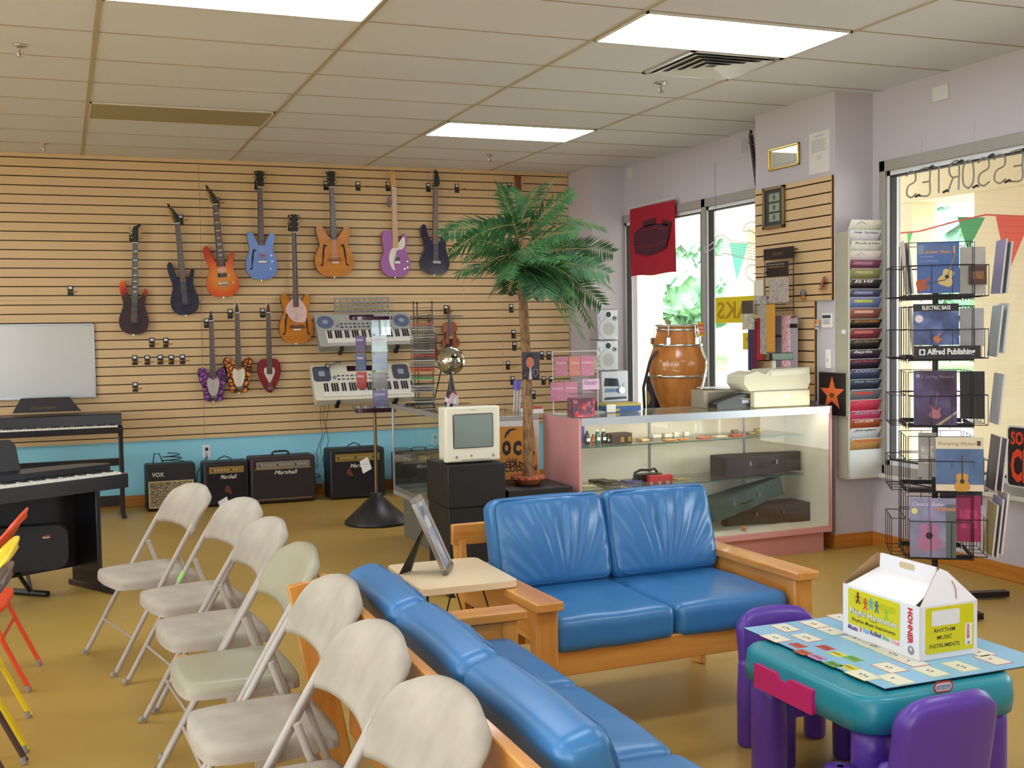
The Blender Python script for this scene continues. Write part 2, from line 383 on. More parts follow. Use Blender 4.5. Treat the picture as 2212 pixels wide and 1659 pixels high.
for k in range(4):
    r = .255-.06*k; q = r-.045; l = MB(); za, zb = -.004, .006
    for c_ in range(4):
        Mr = Matrix.Rotation(R(90*c_), 4, 'Z')
        l.quad([(-r, -r, za), (r, -r, za), (q, -q, zb), (-q, -q, zb)], MV, Mr).quad([(-q, -q, zb-.002), (q, -q, zb-.002), (r, -r, za-.002), (-r, -r, za-.002)], MV, Mr)
    l.build('louvre', t)
SPR = [((43, 97), 'sprinkler head nearest the top edge, over the row of folding chairs'), ((96, 309), 'sprinkler head close to the slatwall above the whiteboard'),
       ((1428, 178), 'sprinkler head just past the square air vent'), ((1059, 334), 'sprinkler head above the palm fronds near the slatwall')]
s0 = None
for (p, lb) in SPR:
    P = AZ(*p, ZC)
    if s0 is None:
        s0 = thing('sprinkler', lb, 'sprinkler', P, 0, 'ceiling sprinkler heads')
        MB().lathe([(.001, 0), (.035, -.001), (.036, -.006), (.02, -.012), (.012, -.014)], CHROME, 20).build('escutcheon', s0)
        MB().cyl((0, 0, -.012), (0, 0, -.03), .008, CHROME).tube([(-.008, 0, -.03), (-.016, 0, -.045), (0, 0, -.06)], .003, CHROME, 6).tube([(.008, 0, -.03), (.016, 0, -.045), (0, 0, -.06)], .003, CHROME, 6).cyl((0, 0, -.03), (0, 0, -.055), .003, mat('c03a30', .3)).cyl((0, 0, -.06), (0, 0, -.063), .018, CHROME).build('nozzle', s0)
    else: place(copy_tree(s0), P, 0, lb)
# ------------------------------------------------------------------ outside the windows
MCON = mat('cfc8ba', .8, noise=.04, ns=3); MSTUC = mat('e0cfae', .85)
tag(MB().box((-40, YF-.15, -.2), (XL-.15, 14, -.06), MCON).build('side_sidewalk'), kind='structure')
tag(MB().box((-30, -40, -.2), (T, YF-.15, -.06), MCON).build('front_sidewalk'), kind='structure')
tag(MB().box((T, -40, -.2), (9, 14, -.06), MCON).build('sidewalk'), kind='structure')
tag(MB().box((9, -40, -.3), (22, 50, -.16), mat('a9a9a6', .9)).build('road'), kind='structure')
tag(MB().box((22, -60, -.3), (60, 80, -.1), mat('7fa85a', .95, noise=.1, ns=1)).build('grass_verge'), kind='stuff')
cn = MB().box((T, -14, 2.98), (8.2, 14, 3.1), mat('e6dcc4', .8)).box((7.3, -14, 2.62), (7.9, 14, 3.1), MSTUC)
for a, b in ((1365, 1390), (1566, 1611), (1925, 1966), (2100, 2600)):
    y1, y0 = AX(a, 600, 7.3).y, AX(b, 600, 7.3).y
    cn.box((7.32, y0, -.1), (7.32+min(.28, y1-y0+.1), y1, 2.619), MSTUC)
tag(cn.build('storefront_canopy'), 'beige stucco canopy with square columns outside the windows', 'canopy')
def tree(x, y, r, h, lb):
    t = thing('tree', lb, 'tree', (x, y, -.098), 0, 'trees across the road')
    rnd = random.Random(int(x*7+y*13)); lf = ramp_mat([(.35, '7ea08a'), (.5, 'a4c4a8'), (.65, 'c8dcc4')], .9, 'noise', (1, 1, 1), ns=2.2)
    MB().cyl((0, 0, 0), (0, 0, h*.6), .16, mat('6a5a48', .9), .1).build('trunk', t)
    f = MB()
    for k in range(420):
        a = rnd.random()*6.283; b = rnd.uniform(-1, 1); q = math.sqrt(1-b*b); rr = r*rnd.uniform(.75, 1.08)
        c_ = Vector((rr*q*math.cos(a), rr*q*math.sin(a), h*.62+b*h*.38)); u = Vector((rnd.uniform(-1, 1), rnd.uniform(-1, 1), rnd.uniform(-1, 1))).normalized(); v = u.orthogonal().normalized()
        s_ = rnd.uniform(.3, .6)
        f.quad([c_+u*s_, c_+v*s_, c_-u*s_, c_-v*s_], lf)
    f.lathe([(.01, h*.25), (r*.8, h*.35), (r*.93, h*.6), (r*.7, h*.85), (.01, h*.97)], lf, 14)
    f.build('foliage', t)
for (x, y, r, h) in [(26, 29, 2.6, 6.5), (27, 35, 2.8, 7), (28, 41.5, 3, 6.6), (27, 23, 2.7, 6), (25, 17.2, 2.4, 6.2), (24, 11.8, 2.4, 7), (25, 6.2, 2.4, 6.6), (26, .6, 2.4, 7), (30, 48.5, 3.5, 8), (34, 26, 2.8, 8.5), (35, 14.5, 2.9, 9), (35, 3.6, 2.8, 9)]:
    tree(x, y, r, h, 'leafy green tree across the road behind the shop windows')
def pennant(px, top, drop, wpx, c, lb):
    a, b = AX(px-wpx/2, top, 6.9), AX(px+wpx/2, top+2, 6.9); tp = AX(px+1, top+drop, 6.9)
    o = MB().prism([(0, 0), ((a-b).length, 0), ((a-b).length/2+.0, -(a.z-tp.z))], 0, .003, mat(c, .7), frame(a, (b-a), (0, 0, 1))).build('pennant')
    tag(o, lb, 'flag', 'pennant flags on a string outside')
pennant(2098, 468, 68, 60, '3f9a62', 'green triangular pennant outside, beside a larger red one'); pennant(2190, 466, 118, 78, 'd8503f', 'large red triangular pennant at the edge of the view')
pennant(1596, 524, 78, 40, '3fa076', 'green pennant hanging outside behind the neon guitar tubes'); pennant(1966, 500, 30, 12, '4fc06a', 'small green pennant over the songbook spinner, far from the red one')
s = MB().tube([AX(1925, 505, 6.9), AX(1985, 500, 6.9), AX(2065, 478, 6.9), AX(2130, 464, 6.9), AX(2230, 468, 6.9)], .008, mat('c8463c', .6), 6)
tag(s.build('pennant_string'), 'thin red cord carrying the pennants outside the far right window', 'string')
# ================================================================== guitars and hangers on the slatwall
ROSE = mat('4a2c1e', .45); MAPLE = mat('d9a862', .3, coat=0.12); EBON = mat('241a16', .4)
OUT = {
 'strat': [(0, 0), (.28, .02), (.46, .12), (.5, .27), (.43, .42), (.37, .54), (.38, .66), (.43, .78), (.42, .85), (.34, .86), (.27, .76), (.18, .67), (.1, .66), (-.1, .68), (-.2, .72), (-.27, .84), (-.34, .98), (-.43, 1.0), (-.5, .93), (-.48, .8), (-.41, .66), (-.37, .54), (-.43, .42), (-.5, .27), (-.46, .12), (-.28, .02)],
 'semi': [(0, 0), (.3, .03), (.47, .17), (.5, .36), (.41, .53), (.36, .64), (.40, .76), (.44, .88), (.4, .96), (.3, .97), (.2, .86), (.12, .78), (0, .76), (-.12, .78), (-.2, .88), (-.3, .99), (-.4, .98), (-.44, .9), (-.40, .76), (-.36, .64), (-.41, .53), (-.5, .36), (-.47, .17), (-.3, .03)],
 'tele': [(0, 0), (.3, .03), (.48, .16), (.5, .33), (.4, .5), (.36, .63), (.42, .78), (.38, .9), (.3, .92), (.22, .84), (.16, .74), (.05, .72), (-.08, .8), (-.12, .97), (-.25, 1.0), (-.4, .96), (-.45, .8), (-.39, .6), (-.42, .48), (-.5, .33), (-.47, .16), (-.3, .03)],
 'butterfly': [(0, .06), (.1, 0), (.28, .03), (.33, .2), (.36, .42), (.46, .62), (.5, .85), (.44, .98), (.3, .97), (.12, .84), (0, .8), (-.12, .84), (-.3, .97), (-.44, .98), (-.5, .85), (-.46, .62), (-.36, .42), (-.33, .2), (-.28, .03), (-.1, 0)],
 'heart': [(0, 0), (.2, .12), (.4, .38), (.5, .65), (.44, .88), (.26, .99), (.08, .95), (0, .93), (-.08, .95), (-.26, .99), (-.44, .88), (-.5, .65), (-.4, .38), (-.2, .12)],
 'acoustic': [(0, 0), (.35, .02), (.5, .2), (.46, .42), (.34, .56), (.36, .72), (.38, .88), (.26, .98), (0, 1), (-.26, .98), (-.38, .88), (-.36, .72), (-.34, .56), (-.46, .42), (-.5, .2), (-.35, .02)],
 'violin': [(0, 0), (.3, .02), (.48, .12), (.5, .28), (.38, .38), (.36, .4), (.27, .5), (.33, .62), (.4, .66), (.42, .8), (.3, .95), (0, 1), (-.3, .95), (-.42, .8), (-.4, .66), (-.33, .62), (-.27, .5), (-.36, .4), (-.38, .38), (-.5, .28), (-.48, .12), (-.3, .02)]}
HEAD = {
 'pointy': [(-.022, 0), (.022, 0), (.034, .02), (.006, .085), (-.055, .185), (-.072, .19), (-.045, .11), (-.03, .03)],
 'pointr': [(-.022, 0), (.022, 0), (.026, .04), (.022, .12), (.045, .17), (.03, .175), (-.02, .15), (-.04, .05)],
 'open': [(-.022, 0), (.022, 0), (.036, .03), (.036, .12), (.044, .155), (.03, .152), (.012, .163), (0, .155), (-.012, .163), (-.03, .152), (-.044, .155), (-.036, .12), (-.036, .03)],
 'fender': [(-.022, 0), (.022, 0), (.04, .04), (.034, .1), (.02, .16), (.0, .182), (-.014, .175), (-.014, .1), (-.028, .03)],
 'paddle': [(-.022, 0), (.022, 0), (.025, .03), (.012, .1), (.014, .17), (-.03, .175), (-.045, .16), (-.03, .05)],
 'dart': [(-.018, 0), (.018, 0), (.026, .03), (.02, .08), (.002, .16), (-.02, .08), (-.026, .03)],
 'crown': [(-.024, 0), (.024, 0), (.034, .03), (.03, .12), (.038, .15), (.028, .175), (0, .182), (-.028, .175), (-.038, .15), (-.03, .12), (-.034, .03)]}
def fhole(mb, cx, cz, s, sx, M, m):
    p = [(-.028, -.075), (-.03, -.085), (-.02, -.093), (-.008, -.085), (-.004, -.05), (.004, 0), (.008, .05), (.018, .08), (.028, .082), (.03, .073), (.024, .07), (.02, .085), (.004, .09), (-.006, .05), (-.012, 0), (-.012, -.05), (-.018, -.08)]
    mb.prism([(cx+sx*x*s, cz+y*s) for x, y in p], .0, .0012, m, M)
def guitar(name, label, cat, top, bot, bx, btop, kind, head, fin, side=None, neckm=ROSE, headm=BLACK, thick=.045, hb=(), bridge=None, knobs=(), fh=(), guard=None, inlay=False, nw=.044, peg=GOLD, gap=.075, group='guitars hanging on the slatwall', extra=None, hs=1., binding=True, tail=None):
    """top, bot: photo points of headstock tip and body end; bx: the body's sides; btop: photo row of the horn tips"""
    yf = YB-gap
    A, B = AY(*bot, yf), AY(*top, yf); d = B-A; L = Vector((d.x, 0, d.z)).length; tilt = math.atan2(d.x, d.z)
    w_ = AY(bx[1], bot[1]-40, yf).x-AY(bx[0], bot[1]-40, yf).x; h = AY(bot[0], btop, yf).z-A.z
    M = Matrix.Translation(A) @ Matrix.Rotation(tilt, 4, 'Y')
    t = thing(name, label, cat, M=M, group=group)
    F = frame((0, 0, 0), (1, 0, 0), (0, 0, 1))        # local z of F faces the shop (towards -y)
    o = catmull([(x*w_, y*h, 0) for x, y in OUT[kind]], 4)
    b = MB(); b.prism([(p.x, p.y) for p in o], -thick, 0, fin, F, side)
    for f in fh: fhole(b, f[0]*w_, f[1]*h, h/.42*1.0, f[2], F, mat('120c0a', .7))
    b.build('body', t, bevel=.007, seg=3)
    hl = .165*hs; hn = L-hl; shn = h*(.62 if kind in ('strat', 'tele') else .72 if kind != 'heart' else .55)
    n = MB(); n.prism([(-nw*.6, shn), (nw*.6, shn), (nw*.45, hn), (-nw*.45, hn)], -.012, .012, neckm, F)
    for k in range(15):
        z = hn-(hn-shn)*(1-.944**(k+1))*1.55
        if z > shn: n.prism([(-nw*.55, z), (nw*.55, z), (nw*.55, z+.0018), (-nw*.55, z+.0018)], .012, .0128, STEEL, F)
        if inlay and k % 2: n.prism([(-nw*.35, z+.006), (nw*.3, z+.006), (nw*.4, z+.016), (-nw*.35, z+.012)], .012, .0127, mat('d8d4c8', .3), F)
    n.prism([(-nw*.5, hn-.004), (nw*.5, hn-.004), (nw*.5, hn+.002), (-nw*.5, hn+.002)], .01, .015, WHITE, F)
    n.build('neck', t)
    hd = MB(); sc = hl/.185; hd.prism([(x*hs, hn+y*sc) for x, y in HEAD[head]], -.008, .008, headm, F); hd = hd.build('headstock', t, bevel=.002)
    for k in range(6):
        pg = MB()
        if head in ('open', 'crown', 'dart', 'pointr'): x, z = (-.03 if k % 2 else .03)*hs, hn+hl*(.25+.25*(k//2)); x2 = x*1.6
        else: x, z = (-.02-(.03 if head == 'pointy' else 0)*k/6), hn+hl*(.15+.13*k); x2 = x-.022
        if head == 'dart': x *= .5; x2 = x*2.2
        pg.cyl((x, -.014, z), (x, .006, z), .005*hs, peg, n=8).ball((x2, 0, z), .008*hs, peg, 8, (1, .6, .9)).build('tuning_peg', hd)
    for (x, z, a, c_) in hb: MB().box((x*w_-.036*a, -.008, z*h-.017), (x*w_+.036*a, 0, z*h+.017), c_).box((x*w_-.03*a, -.0095, z*h-.004), (x*w_+.03*a, -.008, z*h+.004), DARK).build('pickup', t, bevel=.002)
    if guard: 
        gp, gm = guard; MB().prism([(p.x, p.y) for p in catmull([(x*w_, y*h, 0) for x, y in gp], 4)], 0, .0025, gm, F).build('pickguard', t)
    if bridge: x, z, bw, bm = bridge; MB().box((x*w_-bw/2, -.013, z*h-.012), (x*w_+bw/2, 0, z*h+.012), bm).build('bridge', t, bevel=.003)
    if tail: x, z, bw, bm = tail; MB().box((x*w_-bw/2, -.011, z*h-.006), (x*w_+bw/2, 0, z*h+.006), bm).build('tailpiece', t, bevel=.003)
    for (x, z, c_) in knobs: MB().cyl((x*w_, 0, z*h), (x*w_, -.014, z*h), .009, c_, n=12).build('knob', t)
    s = MB(); zb = (bridge[1] if bridge else .3)*h
    for k in range(4 if nw < .04 else 6):
        x = (k-2.5)*.0062; s.beam((x*1.3, -.0155, zb), (x, -.0145, hn), .0009, .0009, mat('c9c9c9', .3, .8))
    s.build('strings', t)
    MB().cyl((0, thick/2, -.012), (0, thick/2, .002), .006, CHROME, n=8).build('strap_button', t)
    if extra: extra(t, w_, h, F, L, hn)
    return t
def burst(stops, s=1.): return ramp_mat(stops, .18, 'sphere', (s, .01, s), (0, 0, -.17*s), coat=0.24)
def sunset(t, w_, h, F, L, hn):
    pass
f1 = ramp_mat([(0, '8a2418'), (.14, '2a1c28'), (.52, '3a2028'), (.62, 'a8281c'), (.72, 'd8441c'), (1, 'e59a30')], .15, 'sphere', (3.6, .01, 2.4), (0, 0, -.34), coat=0.27)
guitar('electric_guitar', 'flame orange electric guitar with a dark centre, closest to the whiteboard', 'guitar', (293, 482), (289, 722), (255, 319), 607, 'strat', 'pointr', f1, mat('a03018', .2, coat=0.24), EBON, BLACK, hb=[(.05, .62, .9, BLACK), (.05, .47, .9, BLACK), (.05, .32, .9, BLACK)], bridge=(.05, .22, .07, BLACK), inlay=True, peg=GOLD)
f2 = ramp_mat([(0, '3a4c70'), (.3, '2a3450'), (.55, '1c1e34'), (1, '3c3868')], .1, 'noise', (3, 3, 5), ns=1.2, distort=2, coat=0.30)
guitar('electric_guitar', 'dark glossy blue electric guitar with a thin pointed headstock', 'guitar', (379, 440), (402, 680), (370, 431), 565, 'strat', 'pointy', f2, mat('24264a', .2, coat=0.24), ROSE, BLACK, hb=[(.08, .5, .9, BLACK), (.08, .26, .9, BLACK)], bridge=(.08, .2, .07, BLACK))
f3 = burst([(.2, 'e0902c'), (.6, 'd85a1c'), (1, 'b52a12')], 4.2)
guitar('electric_guitar', 'bright orange red sunburst electric guitar with white neck inlays', 'guitar', (461, 400), (484, 641), (450, 520), 530, 'strat', 'pointy', f3, mat('b02a14', .2, coat=0.24), ROSE, DARK, hb=[(.0, .63, 1, BLACK), (.0, .42, 1, BLACK)], bridge=(.02, .26, .085, CHROME), tail=(.02, .2, .05, CHROME), knobs=[(.22, .42, CHROME), (.32, .27, CHROME)], inlay=True, nw=.05, guard=([(-.1, .56), (.13, .56), (.13, .48), (-.1, .48)], mat('e8b090', .2)))
f4 = mat('6f8cc8', .22, metal=.35, coat=0.21)
PK = mat('b05a78', .3)
guitar('electric_guitar', 'sky blue hollow body electric guitar with pink pickups and one sound hole', 'guitar', (560, 363), (566, 604), (532, 600), 500, 'semi', 'open', f4, mat('38507c', .3, coat=0.18), ROSE, BLACK, hb=[(.04, .75, .65, PK), (.02, .5, .65, PK)], bridge=(.03, .37, .07, CHROME), knobs=[(.3, .5, CHROME), (.33, .38, CHROME), (.28, .22, CHROME)], fh=[(-.27, .42, 1)], gap=.085)
f6 = ramp_mat([(.2, 'd08a30'), (.5, 'c27a26'), (.8, 'b3681c')], .16, 'noise', (2, 2, 9), ns=2, coat=0.24)
guitar('electric_guitar', 'large orange hollow body guitar with two sound holes and no pickups', 'guitar', (714, 364), (724, 597), (681, 765), 487, 'semi', 'open', f6, mat('2c160e', .25, coat=0.21), ROSE, BLACK, thick=.06, bridge=(.0, .33, .13, mat('8a5028', .4)), tail=(.03, .27, .06, WHITE), fh=[(-.27, .42, 1), (.27, .42, -1)], gap=.095)
f5 = ramp_mat([(.2, 'c88430'), (.6, 'b9701f'), (1, '9c5518')], .16, 'noise', (2, 2, 9), ns=2, coat=0.24)
guitar('bass_guitar', 'long orange hollow body bass with mottled white guard plates', 'bass guitar', (634, 457), (641, 741), (602, 675), 633, 'semi', 'open', f5, mat('22120c', .25, coat=0.21), ROSE, BLACK, thick=.06, nw=.038, bridge=(.02, .33, .13, mat('5a3018', .4)), tail=(.02, .27, .07, WHITE), fh=[(-.3, .38, 1), (.3, .38, -1)], gap=.095, hs=1.1,
       guard=([(-.06, .9), (.1, .9), (.3, .7), (.3, .5), (.24, .42), (-.02, .42), (-.2, .52), (-.3, .7)], mat('dcb8b0', .15, coat=0.18, noise=.12, ns=30)))
f7 = mat('9c5a98', .3, metal=.25, coat=0.18)
def ovalt(t, w_, h, F, L, hn):
    MB().prism([(p[0]-.05, p[1]+hn-.13) for p in circ(.019, 18, ry=.05)], 0, .004, mat('4a1828', .2), F).build('hang_tag', t)
guitar('electric_guitar', 'glittery purple electric guitar with crescent white pickguard and maple neck', 'guitar', (850, 367), (855, 598), (823, 886), 497, 'tele', 'paddle', f7, mat('7a2c50', .3, coat=0.18), MAPLE, MAPLE, hb=[(.06, .38, .55, BLACK)], bridge=(.06, .31, .05, WHITE), knobs=[(.4, .33, CHROME), (.4, .2, CHROME), (.3, .17, CHROME)], extra=ovalt,
       guard=([(.3, .86), (.34, .72), (.26, .6), (.05, .56), (.0, .42), (-.06, .3), (-.02, .14), (-.14, .2), (-.22, .38), (-.16, .56), (-.02, .66), (.1, .72)], mat('e2dccc', .3)))
f8 = mat('1e1a38', .1, coat=0.30, noise=.3, ns=8)
guitar('electric_guitar', 'dark navy electric guitar with long horns, closest to the palm', 'guitar', (941, 366), (940, 593), (908, 970), 486, 'strat', 'fender', f8, mat('14122a', .15, coat=0.27), MAPLE if 0 else mat('6a4630', .4), DARK, hb=[(.05, .55, .7, BLACK), (.05, .43, .7, BLACK), (.05, .31, .7, BLACK)], bridge=(.05, .25, .075, mat('b9b0b0', .4)), peg=CHROME)
bf1 = ramp_mat([(0, '17121c'), (.06, '1a1420'), (.12, '7c3a86'), (.35, 'a05a9a'), (.6, '6f5ac8')], .3, 'voronoi', (1, .1, 1), ns=24)
bf2 = ramp_mat([(0, '120e0c'), (.07, '15100c'), (.13, 'c8641c'), (.35, 'd8902c'), (.6, 'e0b040')], .3, 'voronoi', (1, .1, 1), ns=24)
HG = [(0, .16), (.12, .22), (.2, .45), (.2, .62), (.12, .68), (0, .62), (-.12, .68), (-.2, .62), (-.2, .45), (-.12, .22)]
def small(lb, top, bot, bx, btop, kind, fin, side, gm, gp=HG, hm=DARK):
    guitar('small_guitar', lb, 'guitar', top, bot, bx, btop, kind, 'dart', fin, side, ROSE, hm, thick=.05, nw=.04, hs=.62, bridge=(.02, .13, .05, mat('6a6460', .4)), guard=(gp, gm), group='small shaped guitars on the slatwall', peg=CHROME)
small('small butterfly shaped guitar painted purple and pink', (455, 667), (462, 867), (424, 487), 793, 'butterfly', bf1, mat('1c1220', .4), mat('b5ada2', .35))
small('small butterfly shaped guitar painted orange and black like a monarch', (511, 650), (517, 848), (479, 543), 771, 'butterfly', bf2, mat('15100c', .4), mat('ddd2bc', .35))
small('small dark red apple shaped guitar with a cream heart', (579, 650), (583, 849), (556, 606), 774, 'heart', mat('7c1c26', .2, coat=0.24), mat('4a0f16', .3), mat('d8ceb4', .35),
      [(0, .3), (.1, .4), (.22, .58), (.22, .7), (.12, .74), (0, .66), (-.12, .74), (-.22, .7), (-.22, .58), (-.1, .4)], mat('5a1a20', .4))
guitar('acoustic_guitar', 'brown acoustic guitar hanging high behind the palm fronds', 'guitar', (1118, 378), (1126, 632), (1090, 1160), 520, 'acoustic', 'crown', mat('c08a4a', .25, coat=0.18), mat('5a2c1a', .3), mat('6a4634', .4), mat('7a3a24', .3, coat=0.15), thick=.09, gap=.12, bridge=(0, .26, .13, EBON), peg=CHROME)
# violins
def violin(lb, top, bot, bx, btop, c):
    def ex(t, w_, h, F, L, hn):
        MB().prism([(-.01, h*.12), (.01, h*.12), (.016, h*.36), (-.016, h*.36)], .004, .02, EBON, F).build('tailpiece', t)
        MB().prism([(p[0]-.03, p[1]+h*.1) for p in circ(.028, 14, ry=.022)], .003, .018, EBON, F).build('chin_rest', t)
        MB().prism([(-.013, h*.45), (.013, h*.45), (.011, hn), (-.011, hn)], .013, .02, mat('5c6472', .3), F).build('fingerboard', t)
    guitar('violin', lb, 'violin', top, bot, bx, btop, 'violin', 'dart', c, mat('5c2410', .25, coat=0.18), mat('6a3018', .3), mat('6a3018', .3), thick=.035, nw=.024, hs=.6, bridge=(0, .42, .035, MAPLE), fh=[(-.3, .42, .7), (.3, .42, -.7)], group='violins on the slatwall', extra=ex, gap=.08)
violin('light brown violin hanging free above the mirror ball', (969, 656), (975, 753), (956, 993), 695, mat('9c4a22', .22, coat=0.21))
violin('darker red violin half hidden behind the compact disc tower', (926, 674), (934, 780), (912, 947), 716, mat('7c2c18', .22, coat=0.21))
P, Q = AY(900, 684, YB-.05), AY(1000, 683, YB-.05)
t = world_thing('violin_bow', 'violin bow laid level behind the light brown violin neck', 'violin bow', P)
MB().tube([P, (P+Q)/2+Vector((0, 0, .004)), Q], .004, mat('4a2c1c', .4), 6).build('stick', t)
MB().tube([P-Vector((0, 0, .012)), Q-Vector((0, 0, .004))], .0015, mat('d8d0bc', .6), 4).build('hair', t)
MB().box(P+Vector((.01, -.006, -.016)), P+Vector((.05, .006, 0)), EBON).build('frog', t)
# hangers
hm = None
def hanger(px, py, lb, long=False):
    global hm
    P = AY(px, py, YB)
    if hm is None or long:
        t = thing('guitar_hanger', lb, 'hanger', P, 0, 'guitar hangers on the slatwall')
        MB().box((-.022, -.008, -.042), (.022, -.0, .042), BLACK).build('backplate', t, bevel=.002)
        MB().box((-.014, -.0095, .014), (.014, -.008, .034), TAG).build('price_label', t)
        MB().tube([(0, -.005, -.012), (.01, -.05, -.012), (.04, -.075, -.014), (.05, -.11, -.008)], .004, GOLD, 6).tube([(0, -.05, -.012), (-.02, -.075, -.014), (-.02, -.11, -.008)], .004, GOLD, 6).build('yoke', t)
        hm = t; return t
    return place(copy_tree(hm), P, 0, lb)
RW = 'empty guitar hanger in the middle row of five, %s'
for px, py, lb in [(328, 740, 'empty guitar hanger under the flame orange guitar, nearer the whiteboard of two'), (358, 740, 'empty guitar hanger of the pair under the flame orange guitar, farther from the whiteboard'),
    (291, 778, RW % 'closest to the whiteboard'), (318, 778, RW % 'second from the whiteboard'), (346, 777, RW % 'in its centre'), (370, 777, RW % 'fourth from the whiteboard'), (394, 776, RW % 'farthest from the whiteboard'),
    (292, 836, 'lone empty guitar hanger lowest beside the whiteboard'), (152, 628, 'lone empty hanger above the whiteboard'), (773, 402, 'empty guitar hanger between the orange hollow guitar and the purple guitar'), (987, 407, 'empty guitar hanger between the navy guitar and the palm'),
    (390, 474, 'hanger plate behind the dark glossy blue guitar'), (468, 437, 'hanger plate behind the orange red sunburst guitar'), (555, 400, 'hanger plate beside the sky blue guitar headstock'), (627, 489, 'hanger plate beside the bass guitar headstock'),
    (704, 401, 'hanger plate beside the large orange hollow body guitar headstock'), (838, 403, 'hanger plate beside the maple headstock'), (925, 405, 'hanger plate beside the navy guitar headstock'), (446, 698, 'hanger plate of the purple butterfly guitar'),
    (497, 678, 'hanger plate of the monarch butterfly guitar'), (567, 676, 'hanger plate of the apple shaped guitar'), (963, 669, 'hanger plate of the light brown violin'), (285, 512, 'hanger plate of the flame orange guitar'), (1100, 404, 'hanger plate beside the acoustic headstock'),
    (1028, 581, 'hanger just under the left hand palm fronds'), (1104, 630, 'wide hanger against the palm trunk, highest of its column'), (1104, 666, 'hanger near the palm trunk under the wide one'), (1109, 722, 'hanger in the black pair near the trunk, upper one'), (1111, 748, 'hanger in the black pair near the trunk, lower one'),
    (1097, 789, 'empty hanger beside the signed portrait on the trunk'), (1107, 822, 'empty hanger over the drumsticks by the trunk'), (1174, 822, 'empty hanger under the portrait corner'), (1152, 853, 'lowest hanger beyond the trunk'), (1190, 822, 'hanger half behind the string card rack'), (1170, 768, 'hanger above the string card rack, nearer the trunk'), (1185, 768, 'hanger above the string card rack, farther from the trunk')]:
    hanger(px, py, lb)
# ------------------------------------------------------------------ whiteboard
A, B = AY(-90, 702, YB-.02), AY(208, 857, YB-.02)
t = world_thing('whiteboard', 'white dry erase board with a thin aluminium frame above the pianos', 'whiteboard', (A.x, YB, B.z))
MB().box((A.x, YB-.018, B.z), (B.x, YB-.001, A.z), mat('c9c6c0', .22, coat=0.09)).build('panel', t)
f = MB()
for a, b in (((A.x, B.z), (B.x, B.z+.018)), ((A.x, A.z-.012), (B.x, A.z)), ((B.x-.012, B.z), (B.x, A.z)), ((A.x, B.z), (A.x+.012, A.z))): f.box((a[0], YB-.026, a[1]), (b[0], YB-.001, b[1]), ALU)
f.build('frame', t, bevel=.002); MB().box((A.x, YB-.055, B.z), (B.x, YB-.026, B.z+.01), ALU).build('tray', t)
# wall outlet and plugs
P = AY(446, 975, YB+.02)
t = world_thing('wall_outlet', 'white wall outlet with a plug on the blue wall', 'outlet', P)
MB().box(P+Vector((-.035, -.006, -.057)), P+Vector((.035, 0, .057)), WHITE).build('cover_plate', t, bevel=.003)
MB().box(P+Vector((-.012, -.008, -.04)), P+Vector((.012, -.006, -.012)), mat('b8b4b0', .5)).build('socket', t)
MB().box(P+Vector((-.012, -.03, .008)), P+Vector((.012, -.006, .036)), BLACK).build('plug', t, bevel=.004)
